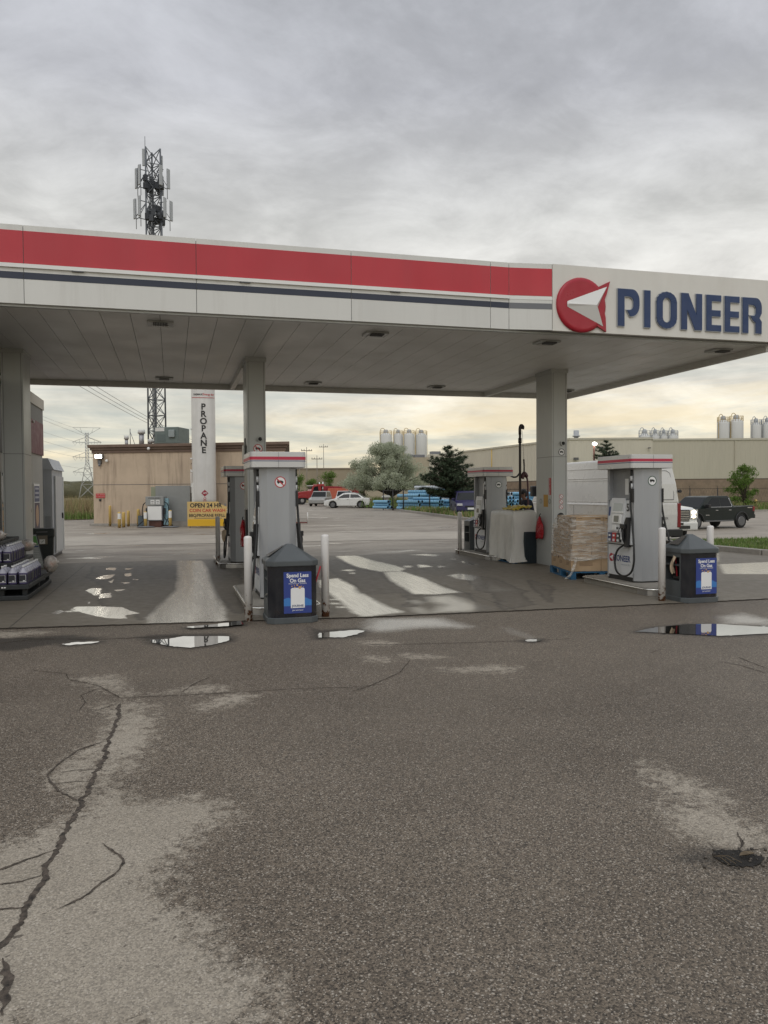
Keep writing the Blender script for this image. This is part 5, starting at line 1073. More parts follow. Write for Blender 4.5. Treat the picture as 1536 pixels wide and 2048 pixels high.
def sack(label, p, sc, seed, rz=0):
    r = random.Random(seed); b = Mb(); b.ball((0, 0, 0), 1, 18, 12, sc, .11, r); b.ball((sc[0] * .95, 0, sc[2] * .2), .35, 8, 6, (sc[0] * .9, sc[1] * .8, sc[2] * .6), .2, r)
    return tag(b.obj('firewood_bag', M_bag, loc=p, rotz=rz), label, 'plastic bag', 'clear bags of firewood on the rack')
sack('clear bag of firewood sagging off the right end of the lower shelf', (-2.02, 14.25, .40), (.11, .16, .14), 5); sack('clear bag of firewood behind the jugs on the upper shelf', (-2.42, 14.42, .72), (.13, .16, .10), 6)
sack('clear bag of firewood on the top tray of the rack', (-2.70, 13.35, .95), (.15, .22, .09), 9)
# black bin and leaning sign board
t_ = thing('trash_can', 'tall black rubbish bin with brown instruction notice behind the rack', 'trash can', (-2.73, 18.25, .012), .1)
b = Mb(); b.prism(rrect(.20, .20, .03), 0, .66, scale_top=1.1); b.obj('body', mat('bin_black_green', (.012, .018, .017), .5), t_); Mb().prism(rrect(.235, .235, .05), .64, .84).obj('hood', mat('bin_black_green', (.012, .018, .017), .5), t_, bevel=.025)
Mb().box((-.12, -.242, .76), (.10, -.236, .775)).obj('flap_edge', M_grey, t_); n_ = Mb().box((-.13, -.243, .50), (.10, -.237, .69)).obj('notice', mat('brown_notice', (.20, .17, .13), .6), t_); Mb().box((-.06, -.2445, .51), (.05, -.2435, .61)).obj('notice_card', M_white, n_)
Mb().tube([(-.035, -.2455, .56), (-.015, -.2455, .545), (.025, -.2455, .585)], .005, 5).obj('arrow_mark', M_text_k, n_)
t_ = thing('sign_board', 'narrow grey and green information board leaning against the black bin', 'sign', (-2.78, 17.55, .012), .25)
L = lambda x, z, o_=0: (x + (.8 - z) * .19 - .05, -.02 - (1 - z) * .28 + o_, z)
def lp(name, x0, x1, z0, z1, o_, mt, th=.02): return Mb()._a([L(x0, z0, o_), L(x1, z0, o_), L(x1, z1, o_), L(x0, z1, o_), L(x0, z0, o_ + th), L(x1, z0, o_ + th), L(x1, z1, o_ + th), L(x0, z1, o_ + th)], [(0, 1, 2, 3), (7, 6, 5, 4), (1, 0, 4, 5), (2, 1, 5, 6), (3, 2, 6, 7), (0, 3, 7, 4)]).obj(name, mt, t_)
lp('board', -.11, .05, .06, .74, 0, mat('board_grey', (.33, .35, .35), .6)); lp('green_panel', -.10, .04, .53, .71, -.003, mat('board_green', (.10, .30, .07), .6), .002); lp('blue_line', -.10, .04, .485, .51, -.003, M_text_n, .002)
for z in np.arange(.14, .46, .035): lp('text_line', -.085, .02, z, z + .012, -.003, mat('board_pale', (.55, .56, .56), .6), .002)
lp('foot', -.12, -.10, .0, .75, .0, M_dark); lp('foot', .05, .07, .0, .75, .0, M_dark)

# ------------------------------------------------------------------ shop on the left and sheds
M_shop = mat('shop_wall_grey', (.40, .385, .35), .7, var=.05, vscale=1.2, dirt=.2, dcol=(.25, .23, .2), stretch=(1, 1, .3)); M_mar = mat('maroon_band', (.13, .02, .035), .5, var=.05)
WX = -3.02; sh = thing('shop_building', 'grey shop building with maroon sign band and posters at the left edge', 'shop', (0, 0, 0))
Mb().box((-12, 14.0 + 3.35, 0), (WX, 20.3, 3.62)).obj('wall', M_shop, sh); Mb().box((-12, 11.6, .0), (WX - .10, 17.35, 3.6)).obj('shopfront_core', mat('shop_interior_dark', (.05, .055, .06), .5), sh)
Mb().box((-12, 17.33, 3.62), (WX + .05, 20.35, 3.86)).obj('parapet_cap', mat('parapet_beige', (.50, .46, .39), .6), sh)
Mb().box((WX, 17.6, 2.52), (WX + .03, 20.32, 3.28)).obj('maroon_band', M_mar, sh); Mb().box((WX, 17.6, 3.282), (WX + .025, 20.32, 3.619)).obj('grey_band', mat('sign_band_grey', (.16, .155, .145), .6), sh)
Mb().ball((WX + .08, 18.6, 3.2), .035, 10, 8).obj('camera_dome', M_white, sh); Mb().box((WX - .08, 11.6, 2.36), (WX + .06, 17.32, 3.6)).obj('navy_band', mat('shop_navy_band', (.012, .02, .045), .5), sh)
Mb().box((WX - .08, 11.6, 2.0), (WX + .03, 17.32, 2.355)).obj('lintel', mat('shop_lintel_white', (.50, .50, .48), .5), sh)
for y in (14.0, 15.45, 16.3, 17.2): Mb().box((WX - .08, y, .1), (WX + .02, y + .07, 1.998)).obj('window_frame', M_panel, sh)
w_ = Mb().box((WX - .06, 14.07, 1.45), (WX - .04, 17.2, 1.95)).obj('window', mat('shop_window_pale', (.36, .39, .40), .1), sh)
pz = Mb().box((WX - .05, 15.5, .85), (WX - .02, 16.3, 1.42)).obj('poster', mat('poster_orange', (.62, .33, .08), .5), sh); Mb().box((WX - .019, 15.5, 1.30), (WX - .017, 16.3, 1.36)).mi(0).obj('poster_band', M_dark, pz)
Mb().ball((WX - .018, 15.66, 1.18), .07, 12, 8, (.1, 1, .6)).obj('poster_spot', M_text_r, pz); 
Mb().text('MC', .16, (WX - .035, 15.66, 1.75), (0, 1, 0), (0, 0, 1), bold=.02).obj('window_lettering', M_text_r, w_)
for z in (1.08, 1.0): Mb().box((WX - .019, 15.52, z), (WX - .017, 16.1, z + .02)).obj('poster_line', M_dark, pz)
ps = Mb().box((WX, 18.86, .78), (WX + .03, 19.62, 1.83)).obj('wall_poster', M_white, sh); Mb().box((WX + .03, 18.90, 1.42), (WX + .032, 19.58, 1.78)).obj('poster_top', mat('poster_dusk_blue', (.06, .07, .15), .5), ps)
Mb().box((WX + .03, 18.90, .80), (WX + .032, 19.58, 1.40)).obj('poster_picture', mat('poster_plum', (.07, .045, .07), .5), ps); Mb().ball((WX + .032, 19.24, 1.10), .2, 16, 10, (.02, 1, 1.25)).obj('poster_plate', mat('poster_tan', (.50, .32, .20), .5), ps)
for z in (1.7, 1.6, 1.5): Mb().box((WX + .032, 18.98, z), (WX + .034, 19.48, z + .045)).obj('poster_line', mat('poster_text_grey', (.45, .45, .5), .5), ps)
t_ = thing('storage_shed', 'pale corrugated metal shed with sloping roof at the end of the shop', 'shed', (-2.86, 20.62, 0), 0)
M_shed = mat('shed_metal_grey', (.42, .44, .47), .45, metal=.1, var=.06, vscale=2, dirt=.2, dcol=(.3, .3, .28), dscale=2)
Mb().box((-1.6, 0, .08), (0, 1.9, 2.20)).obj('wall', M_shed, t_); b = Mb(); b.prism([(-1.66, 2.20), (.05, 2.20), (-.02, 2.34), (-.08, 2.48), (-1.66, 2.48)], -.02, 1.94, 'y'); b.obj('roof', M_shed, t_)
b = Mb(); [b.box((-1.6 + k_ * .2, -.012, .08), (-1.57 + k_ * .2, 0, 2.2)) for k_ in range(8)]; b.obj('front_rib', M_shed, t_); Mb().box((0, .35, .12), (.025, 1.75, 2.05)).obj('door', mat('shed_door_pale', (.52, .53, .54), .4), t_)
b = Mb(); b.box((.025, .33, .12), (.05, .38, 2.05)); b.box((.025, 1.7, .12), (.05, 1.75, 2.05)); b.obj('door_trim', M_white, t_); Mb().box((.025, 1.5, .95), (.06, 1.56, 1.1)).obj('door_handle', M_dark, t_); Mb().box((-1.6, .03, 0), (-.03, 1.87, .08)).obj('skid', M_dark, t_)
Mb().box((-1.6, -.004, .12), (-.04, -.001, 1.05)).obj('lower_sheet', mat('shed_metal_darker', (.30, .315, .33), .5), t_)
# ------------------------------------------------------------------ vehicles (x forward, y left)
def paint(name, col, rough=.3, coat=.6, metal=.0): return mat(name, col, rough, metal=metal, var=.03, vscale=1.5, coat=coat, spec=.5 if max(col) > .1 else .3)
def body_poly(top, zb, wheels):
    """top: points from rear to front above the sill; wheels: (x, radius of arch)"""
    p = list(top); xs = sorted(wheels, reverse=True)
    for wx, r in xs:
        h = max(.05, .34 - zb); w_ = sqrt(max(.01, r * r - h * h)) if r > h else r
        a0 = math.asin(min(1, h / r)); n = 9
        for i in range(n + 1):
            a = -a0 * 1.0 + (pi + 2 * a0) * i / n; 
            z = .34 + r * sin(a); p.append((wx + r * cos(a), max(zb, z)))
    return p
def vehicle(name, label, cat, loc, rz, W, body, cab, belt, k, wheels, wr, pm, glass_side=(), front=None, rear=None, group=None, zb=.25, bev=.04, cabW=None, trim=None):
    t_ = thing(name, label, cat, loc, rz, group)
    Mb().prism(body_poly(body, zb, [(x, wr + .07) for x in wheels]), -W / 2, W / 2, 'y').obj('body', pm, t_, bevel=bev)
    cw = (cabW or W - .04) / 2; ins = lambda z: cw - k * max(0, z - belt)
    if cab:
        n = len(cab); b = Mb(); vs = [(x, -ins(z), z) for x, z in cab] + [(x, ins(z), z) for x, z in cab]
        ar = sum(cab[i][0] * cab[(i + 1) % n][1] - cab[(i + 1) % n][0] * cab[i][1] for i in range(n))
        fs = [tuple(range(n)), tuple(reversed(range(n, 2 * n)))] + [((i + 1) % n, i, n + i, n + (i + 1) % n) for i in range(n)]
        if ar < 0: fs = [tuple(reversed(f)) for f in fs]
        b._a(vs, fs); b.obj('cabin', pm, t_, bevel=bev)
    for s in (1, -1):
        for poly in glass_side:
            b = Mb(); P = [(x, s * (ins(z) + .004), z) for x, z in poly]; Q = [(x, s * (ins(z) - .01), z) for x, z in poly]; n = len(P)
            ar = sum(poly[i][0] * poly[(i + 1) % n][1] - poly[(i + 1) % n][0] * poly[i][1] for i in range(n))
            fs = [tuple(range(n)), tuple(reversed(range(n, 2 * n)))] + [(i, n + i, n + (i + 1) % n, (i + 1) % n) for i in range(n)]
            if (ar > 0) == (s > 0): fs = [tuple(reversed(f)) for f in fs]
            b._a(P + Q, fs).obj('side_window', M_glassd, t_)
    for e, nm in ((front, 'windscreen'), (rear, 'rear_window')):
        if e:
            (xa, za), (xb, zb_) = e; d = .005 if nm == 'windscreen' else -.005; m_ = .06
            f = lambda u: (lerp(xa, xb, u), lerp(za, zb_, u)); (x0, z0), (x1, z1) = f(.10), f(.92)
            b = Mb().quad((x0 + d, -ins(z0) + m_, z0 + .005), (x0 + d, ins(z0) - m_, z0 + .005), (x1 + d, ins(z1) - m_, z1 + .005), (x1 + d, -ins(z1) + m_, z1 + .005)); b.obj(nm, M_glassd, t_)
    for x in wheels:
        for s in (1, -1):
            y = s * (W / 2 - .01); b = Mb(); b.lathe([(wr * .62, -.11), (wr * .93, -.11), (wr, -.08), (wr, .08), (wr * .93, .11), (wr * .62, .11)], n=24)
            b.v = [(vx + x, y - s * .1 + vz, vy + wr) for vx, vy, vz in b.v]; ty = b.obj('tyre', M_tyre, t_)
            b = Mb(); b.lathe([(wr * .12, .0), (wr * .3, -.03), (wr * .52, -.03), (wr * .60, .02), (wr * .65, .025)], n=24)
            b.v = [(vx + x, y + s * (.015 - abs(0)) - vz * s * 0 + (vz if s > 0 else -vz) * .4, vy + wr) for vx, vy, vz in b.v]
            if s < 0: b.f = [tuple(reversed(f_)) for f_ in b.f]
            b.obj('rim', M_seam, ty); Mb().ring((x, y + s * .004, wr), (x, y + s * .016, wr), wr * .66, wr * .56, 24).obj('rim_ring', M_rim, ty)
            b = Mb()
            for q in range(6): a = q * pi / 3; b.prism([(x + .12 * wr * cos(a + 1.57) + .25 * wr * cos(a), wr + .12 * wr * sin(a + 1.57) + .25 * wr * sin(a)), (x + .6 * wr * cos(a) + .05 * wr * cos(a + 1.57), wr + .6 * wr * sin(a) + .05 * wr * sin(a + 1.57)), (x + .6 * wr * cos(a) - .05 * wr * cos(a + 1.57), wr + .6 * wr * sin(a) - .05 * wr * sin(a + 1.57)), (x - .12 * wr * cos(a + 1.57) + .25 * wr * cos(a), wr - .12 * wr * sin(a + 1.57) + .25 * wr * sin(a))], y + s * .005, y + s * .022, 'y')
            b.obj('spokes', M_rim if wr < .4 else M_seam, ty)
    return t_
def bx(t_, name, a, c, mt, bev=.0, par=None): return Mb().box(a, c).obj(name, mt, par or t_, bevel=bev)
M_vw = paint('van_white_paint', (.62, .61, .585)); M_tail = mat('tail_lamp_red', (.20, .006, .01), .3); M_sil = paint('silver_paint', (.50, .51, .52), .28, .6, .3); M_wc = paint('white_car_paint', (.66, .66, .64))
M_hl = mat('headlamp_lens', (.55, .55, .55), .08); M_on = mat('lit_headlamp', (.9, .88, .8), .2, emit=((1, .86, .6), 16.))
# the white van
body = [(-2.95, .38), (-2.97, .9), (-2.96, 1.25), (2.35, 1.22), (2.78, 1.08), (2.93, .85), (2.95, .40), (2.9, .28)]
cab = [(-2.96, 1.20), (-2.93, 1.75), (-2.80, 2.36), (-2.70, 2.45), (1.0, 2.45), (1.38, 2.38), (2.30, 1.20)]
vn = vehicle('cargo_van', 'tall white windowless cargo van parked behind the pumps with its rear towards the grass', 'van', (12.60, 21.5, 0), pi / 2, 2.0, body, cab, 1.2, .13, (-1.95, 1.75), .35, M_vw,
    glass_side=[[(.95, 1.42), (.95, 2.08), (1.28, 2.08), (1.95, 1.42)]], front=((2.30, 1.20), (1.38, 2.38)), zb=.30, bev=.06)
for s in (1, -1):
    for z, dz in ((2.20, .018), (1.92, .02), (1.86, .012), (1.16, .03), (.62, .07)):
        y = s * (.98 - .13 * max(0, z - 1.2) + (.004 if z > 1.2 else .022)); b = Mb().box((-2.8, y - s * .02, z), (.85 if z > 1.2 else 2.3, y + s * .008, z + dz)); b.obj('side_moulding', M_vw if z > .7 else M_seam, vn, bevel=.004)
    Mb().box((-2.978, s * .90, .55), (-2.90, s * 1.006, 1.22)).obj('tail_lamp', M_tail, vn, bevel=.01); Mb().box((-2.82, s * 1.003, .5), (-2.815, s * 1.006, 1.2)).obj('panel_gap', M_seam, vn)
    Mb().tube([(.88, s * (1.004), .45), (.88, s * 1.004, 1.2), (.86, s * .90, 2.1)], .006, 4).obj('panel_gap', M_seam, vn); Mb().box((-.65, s * 1.003, .45), (-.64, s * 1.006, 1.2)).obj('panel_gap', M_seam, vn)
    Mb().box((1.65, s * 1.02, 1.40), (1.80, s * 1.25, 1.75)).obj('door_mirror', M_dark, vn, bevel=.03)
    Mb().box((.55, s * 1.0, 1.02), (.80, s * 1.035, 1.07)).obj('door_handle', M_dark, vn, bevel=.008)
Mb().box((-3.08, -1.0, .30), (-2.93, 1.0, .50)).obj('rear_bumper', M_dark, vn, bevel=.02)
Mb().box((-2.978, -.006, .50), (-2.965, .006, 2.3)).obj('rear_door_gap', M_seam, vn)
for s in (1, -1):
    P = [(.12, 1.32), (.78, 1.32), (.80, 1.45), (.72, 2.05), (.62, 2.12), (.12, 2.12)]
    xx = lambda z: -2.96 + max(0, z - 1.2) * .09 if z < 1.75 else -2.92 + (z - 1.75) * .21
    pts = [(xx(z) - .012, s * y, z) for y, z in P]; Mb().tube(pts + [pts[0]], .008, 5, False).obj('door_pressing', M_seam, vn)
    Mb().cyl((-2.99, s * .98, 1.55), (-2.90, s * .98, 1.55), .045, .045, 10).obj('hinge', M_dark, vn)
b = Mb().ball((-3.0, -.30, 1.0), .05, 12, 8, (.5, 1.2, .8)); b.box((-3.0, -.42, .985), (-2.975, -.28, 1.015)); b.obj('rear_door_handle', M_dark, vn)
Mb().text('SPRINTER', .085, (-2.972, -.42, .80), (0, -1, 0), (0, 0, 1), bold=.01).obj('model_badge', M_seam, vn)
# white pickup with its lamps lit
M_grl = mat('grille_dark', (.03, .03, .03), .3)
hd_ = math.atan2(-22.0, -14.5) + .42
body = [(-2.9, .5), (-2.9, 1.18), (-.9, 1.18), (-.85, 1.22), (1.3, 1.22), (2.6, 1.14), (2.85, 1.05), (2.9, .62), (2.85, .42)]
cab = [(-.9, 1.18), (-.8, 1.82), (-.6, 1.88), (.45, 1.88), (.7, 1.82), (1.4, 1.18)]
wt = vehicle('pickup_truck', 'white pickup with one headlight glowing, its nose poking out behind the white van', 'pickup truck', (15.0 - 2.9 * cos(hd_), 21.1 - 2.9 * sin(hd_), -.12), hd_, 2.0, body, cab, 1.2, .25, (-1.9, 1.85), .42, M_wc,
    glass_side=[[(-.7, 1.28), (-.66, 1.76), (.42, 1.76), (1.0, 1.28)]], front=((1.4, 1.18), (.7, 1.82)), zb=.40)
bx(wt, 'grille', (2.84, -.72, .72), (2.93, .72, 1.08), M_grl, .01); g_ = Mb(); [g_.box((2.925, -.70, .75 + q * .055), (2.94, .70, .765 + q * .055)) for q in range(6)]; g_.obj('grille_bar', M_chrome, wt)
for s in (1, -1):
    bx(wt, 'headlight', (2.74, s * .74, .80), (2.925, s * 1.0, 1.08), M_hl, .01); Mb().ball((2.93, s * .86, 1.0), .07, 12, 8, (.4, 1, .8)).obj('headlight_bulb', M_on, wt); Mb().ball((2.93, s * .86, .86), .045, 10, 8, (.4, 1.4, .8)).obj('lower_lamp', M_on, wt)
    bx(wt, 'fog_lamp', (2.80, s * .78, .50), (2.935, s * .95, .62), M_grl, .02); bx(wt, 'door_mirror', (1.0, s * 1.02, 1.2), (1.15, s * 1.26, 1.42), M_wc, .03)
bx(wt, 'bumper', (2.80, -1.0, .42), (2.96, 1.0, .70), M_wc, .05); bx(wt, 'bumper_step', (2.955, -.72, .48), (2.97, .72, .58), M_grl); bx(wt, 'lower_intake', (2.955, -.5, .60), (2.972, .5, .67), M_grl)
for y in (-.3, 0, .3): bx(wt, 'roof_beacon', (.45, y - .09, 1.88), (.62, y + .09, 1.99), mat('amber_beacon', (.75, .35, .03), .3, emit=((1, .45, .05), 1.2)), .02)
# dark green crew-cab pickup
M_dkg = paint('pickup_dark_green_paint', (.007, .012, .011), .35, .12)
body = [(-2.95, .62), (-2.98, .95), (-2.92, 1.30), (-1.28, 1.27), (-1.2, 1.24), (1.5, 1.22), (2.55, 1.15), (2.85, 1.0), (2.95, .65), (2.9, .42)]
cab = [(-1.28, 1.20), (-1.02, 1.84), (-.85, 1.92), (.55, 1.92), (.85, 1.86), (1.65, 1.20)]
dk = vehicle('pickup_truck', 'dark green crew-cab pickup with chrome window trim parked across the road', 'pickup truck', (0, 0, 0), 0, 2.04, body, cab, 1.2, .26, (-1.85, 1.85), .42, M_dkg,
    glass_side=[[(-1.0, 1.30), (-.86, 1.78), (-.18, 1.80), (-.18, 1.30)], [(-.10, 1.30), (-.10, 1.80), (.48, 1.80), (1.1, 1.30)]], front=((1.65, 1.20), (.85, 1.86)), zb=.45)
dk.rotation_euler = (0, 0, math.atan2(-.44 * .9646 + .9 * .2639, -.9 * .9646 - .44 * .2639)); hx_, hy_ = cos(dk.rotation_euler.z), sin(dk.rotation_euler.z)
dk.location = (32.75 + 1.85 * hx_ + 1.0 * hy_, 38.9 + 1.85 * hy_ - 1.0 * hx_, -.72)
for s in (1, -1):
    y = 1.02
    b = Mb(); P = catmull([(-.92, s * (1.0 - .26 * .62 + .012), 1.80), (-1.03, s * (1.0 - .26 * .3 + .012), 1.48), (-1.06, s * (1.0 - .26 * .14 + .012), 1.33), (-.92, s * 1.0, 1.275), (.0, s * 1.002, 1.27), (1.15, s * 1.002, 1.265)], 6); b.tube(P, .014, 6); b.obj('chrome_trim', M_chrome, dk)
    for x in (-.95, .15): bx(dk, 'door_handle', (x, s * (y), 1.07), (x + .22, s * (y + .04), 1.105), M_chrome, .01)
    bx(dk, 'side_step', (-1.1, s * (y - .03), .42), (1.2, s * (y + .07), .50), M_seam, .02); bx(dk, 'door_badge', (.85, s * y, .80), (1.15, s * (y + .012), .83), M_chrome)
    bx(dk, 'tail_lamp', (-2.985, s * .86, .98), (-2.80, s * 1.03, 1.28), M_tail, .02); bx(dk, 'door_mirror', (1.05, s * 1.03, 1.24), (1.22, s * 1.32, 1.46), M_dark, .03); bx(dk, 'bed_badge', (-2.75, s * y, 1.19), (-2.35, s * (y + .008), 1.23), M_chrome)
    b = Mb(); a_ = np.linspace(.0, pi, 14); b.tube([(-1.85 + .53 * cos(q), s * (y + .01), .42 + .53 * sin(q)) for q in a_], .05, 6); b.tube([(1.85 + .53 * cos(q), s * (y + .01), .42 + .53 * sin(q)) for q in a_], .05, 6); b.obj('fender_flare', mat('flare_black', (.012, .013, .013), .5), dk)
    bx(dk, 'door_gap', (-.145, s * (y - .001), .5), (-.135, s * (y + .003), 1.24), M_dark)
bx(dk, 'rear_bumper', (-3.10, -.98, .56), (-2.92, .98, .80), M_dark, .03); bx(dk, 'bed_rail', (-2.9, -.96, 1.295), (-1.35, -.90, 1.335), M_seam); bx(dk, 'bed_rail', (-2.9, .90, 1.295), (-1.35, .96, 1.335), M_seam)
# far cars
def sedan(label, loc, rz, pm, sc=1., group='cars parked at the back of the lot', h=1.45):
    L = 2.35 * sc; k_ = sc; b_ = [(-2.32 * k_, .35), (-2.36 * k_, .72), (-2.25 * k_, .98), (-1.5 * k_, 1.0), (1.15 * k_, .93), (1.9 * k_, .80), (2.28 * k_, .62), (2.34 * k_, .35), (2.25 * k_, .24)]
    c_ = [(-1.85 * k_, .95), (-1.15 * k_, h - .08), (-.7 * k_, h), (.15 * k_, h), (.5 * k_, h - .06), (1.3 * k_, .90)]
    t_ = vehicle('parked_car', label, 'car', loc, rz, 1.8, b_, c_, .95, .38, (-1.4 * k_, 1.42 * k_), .325, pm,
        glass_side=[[(-1.5 * k_, 1.02), (-1.08 * k_, h - .12), (-.35 * k_, h - .08), (-.35 * k_, 1.0)], [(-.28 * k_, 1.0), (-.28 * k_, h - .08), (.3 * k_, h - .10), (1.0 * k_, .98)]], front=((1.3 * k_, .90), (.5 * k_, h - .06)), rear=((-1.85 * k_, .95), (-1.15 * k_, h - .08)), zb=.22, bev=.05, group=group)
    for s in (1, -1):
        bx(t_, 'headlight', (2.05 * k_, s * .55, .62), (2.33 * k_, s * .86, .76), M_hl, .02); bx(t_, 'tail_lamp', (-2.37 * k_, s * .55, .72), (-2.2 * k_, s * .88, .9), M_tail, .02); bx(t_, 'door_mirror', (.75 * k_, s * .88, .95), (.9 * k_, s * 1.05, 1.07), pm, .02)
        bx(t_, 'door_gap', (-.32 * k_, s * .899, .35), (-.31 * k_, s * .903, .95), M_seam); bx(t_, 'door_handle', (-.2 * k_, s * .9, .82), (-.02 * k_, s * .92, .85), M_seam)
    bx(t_, 'number_plate', (2.33 * k_, -.25, .40), (2.36 * k_, .25, .52), M_white); bx(t_, 'front_grille', (2.30 * k_, -.4, .55), (2.345 * k_, .4, .63), M_dark); return t_
c0 = 2.35; hdg = math.atan2(-.25, -1)
sedan('white four-door sedan parked side-on at the back of the lot', (16.75, 74.6, 0), radians(180 - 15) - .12, M_wc, .98)
sedan('pale hatchback half hidden behind the white sedan, its tail at the olive tree', (17.75, 79.0, 0), radians(180 - 15), M_sil, 1.0, h=1.52)
sedan('dark blue car with raised windscreen parked under the pine tree', (17.55, 44.6, .10), radians(255), paint('indigo_paint', (.014, .010, .065), .4, .1), .92, 'cars parked at the back of the lot', 1.5)
body = [(-2.2, .4), (-2.25, .95), (1.0, 1.0), (2.0, .9), (2.2, .7), (2.2, .35)]; cab = [(-2.22, .95), (-2.05, 1.62), (-1.8, 1.70), (.15, 1.70), (.35, 1.66), (1.1, .98)]
t_ = vehicle('parked_car', 'silver sport utility car parked between the red truck and the orange container', 'car', (16.3, 87.0, 0), radians(248), 1.85, body, cab, .95, .2, (-1.4, 1.4), .36, paint('dull_silver_paint', (.30, .30, .29), .35, .3), glass_side=[[(-1.9, 1.08), (-1.8, 1.58), (-.6, 1.6), (-.6, 1.06)], [(-.5, 1.06), (-.5, 1.6), (.1, 1.6), (.75, 1.04)]], front=((1.1, .98), (.35, 1.66)), rear=((-2.22, .95), (-2.05, 1.62)), group='cars parked at the back of the lot')
for s in (1, -1): bx(t_, 'headlight', (2.0, s * .5, .66), (2.22, s * .88, .82), M_hl, .02)
body = [(-2.6, .5), (-2.6, 1.1), (-.3, 1.1), (1.6, 1.1), (2.5, 1.0), (2.6, .5)]; cab = [(-.4, 1.05), (-.3, 1.7), (1.0, 1.7), (1.6, 1.05)]
t_ = vehicle('parked_car', 'small white pickup half hidden behind the white sedan and the orange container', 'car', (18.7, 85.0, 0), radians(255), 1.8, body, cab, 1.05, .2, (-1.7, 1.7), .36, M_wc, glass_side=[[(-.2, 1.15), (-.15, 1.6), (.9, 1.6), (1.2, 1.15)]], front=((1.6, 1.05), (1.0, 1.7)), rear=((-.4, 1.05), (-.3, 1.7)), group='cars parked at the back of the lot')
for s in (1, -1): bx(t_, 'headlight', (2.4, s * .5, .7), (2.62, s * .85, .88), M_hl, .02)
# red dump truck
M_rt = paint('truck_red_paint', (.30, .018, .02), .4, .4); t_ = thing('dump_truck', 'red dump truck with chrome exhaust stacks parked beside the orange container', 'dump truck', (18.9, 99.5, 0), radians(180 + 3))
bx(t_, 'chassis', (-4.2, -.5, .6), (3.6, .5, .9), M_dark); b = Mb(); b.prism([(1.6, .75), (3.7, .75), (3.75, 1.25), (3.6, 1.55), (2.2, 1.75), (1.6, 1.75)], -1.0, 1.0, 'y'); b.obj('hood', M_rt, t_, bevel=.06)
b = Mb(); b.prism([(.3, .8), (1.75, .8), (1.75, 1.75), (1.45, 2.45), (.4, 2.5)], -1.05, 1.05, 'y'); cb_ = b.obj('cab', M_rt, t_, bevel=.05)
for s in (1, -1):
    Mb().quad((1.5, s * 1.06, 1.7), (.75, s * 1.06, 1.7), (.8, s * 1.06, 2.3), (1.3, s * 1.06, 2.3)).obj('side_window', M_glassd, t_); Mb().tube([(.15, s * .95, 1.0), (.15, s * .95, 2.9)], .07, 8).obj('exhaust_stack', M_chrome, t_)
    bx(t_, 'headlight', (3.66, s * .7, 1.0), (3.78, s * .95, 1.2), M_hl); Mb().prism([(2.3, .85), (2.5, 1.2), (2.9, 1.3), (3.3, 1.2), (3.5, .85)], s * .8, s * 1.2, 'y').obj('mudguard', M_rt, t_, bevel=.04)
    for x in (2.9, -1.9, -3.1): Mb().cyl((x, s * .75, .5), (x, s * 1.1, .5), .5, .5, 20).obj('tyre', M_tyre, t_); Mb().cyl((x, s * 1.09, .5), (x, s * 1.12, .5), .25, .22, 14).obj('rim', M_rim, t_)
bx(t_, 'windscreen', (1.50, -.9, 1.82), (1.66, .9, 2.35), M_glassd, .01); bx(t_, 'roof_visor', (1.3, -1.0, 2.36), (1.85, 1.0, 2.44), M_white, .02)
b = Mb(); b.prism([(-4.6, 1.1), (.0, 1.1), (.15, 2.35), (-4.6, 2.25)], -1.2, 1.2, 'y'); dd = b.obj('dump_box', mat('dump_box_red', (.22, .012, .02), .5, var=.15), t_, bevel=.03)
b = Mb(); [b.box((-4.4 + q * .75, s * 1.2, 1.15), (-4.3 + q * .75, s * 1.26, 2.2)) for q in range(6) for s in (1, -1)]; b.obj('rib', M_rt, dd); bx(t_, 'cab_guard', (.0, -1.1, 2.35), (1.0, 1.1, 2.62), M_rt, .02)
t_ = thing('shipping_container', 'orange-red corrugated shipping container behind the parked sedans', 'container', (20.2, 95.5, 0), radians(-12)); M_or = mat('container_orange', (.50, .125, .07), .6, var=.12, dirt=.3, dcol=(.2, .06, .04))
bx(t_, 'frame', (-1.3, 0, .1), (1.3, 5.8, 2.05), M_or, .02); b = Mb(); [b.box((-1.2 + q * .2, -.03, .2), (-1.1 + q * .2, .0, 1.95)) for q in range(12)]; b.obj('end_corrugation', M_or, t_)
b = Mb(); [b.box((-1.33, .3 + q * .3, .2), (-1.3, .45 + q * .3, 1.95)) for q in range(18)]; b.obj('side_corrugation', M_or, t_)
for s in (-1.3, 1.2): bx(t_, 'corner_post', (s, -.05, .1), (s + .1, .02, 2.05), M_or)

# ------------------------------------------------------------------ car wash building
A_, B_ = Vector((-3.79, 41.18, 0)), Vector((5.25, 37.15, 0)); ux = (B_ - A_).normalized(); ang = math.atan2(ux.y, ux.x); LW = (B_ - A_).length
M_cw = streaky('car_wash_block', (.54, .43, .32), (.22, .16, .12), .85, .75, 1.3); M_cor = mat('cornice_brown', (.16, .108, .08), .6, var=.12, dirt=.3)
cw = thing('car_wash_building', 'flat-roofed tan block building with brown cornice and dark run-off streaks', 'building', tuple(A_), ang)
def shx(P, dy=-.28): return [(x + dy * y, y) for x, y in P]
Mb().prism(shx([(0, 0), (LW, 0), (LW, 12), (0, 12)]), 0, 3.75).obj('wall', M_cw, cw)
b = Mb(); R4 = lambda g: shx([(-g, -g), (LW + g, -g), (LW + g, 12 + g), (-g, 12 + g)])
b.prism(R4(.06), 3.60, 3.749); b.prism(R4(.13), 3.75, 3.87); b.prism(R4(.23), 3.871, 4.02); b.obj('cornice', M_cor, cw, bevel=.02)
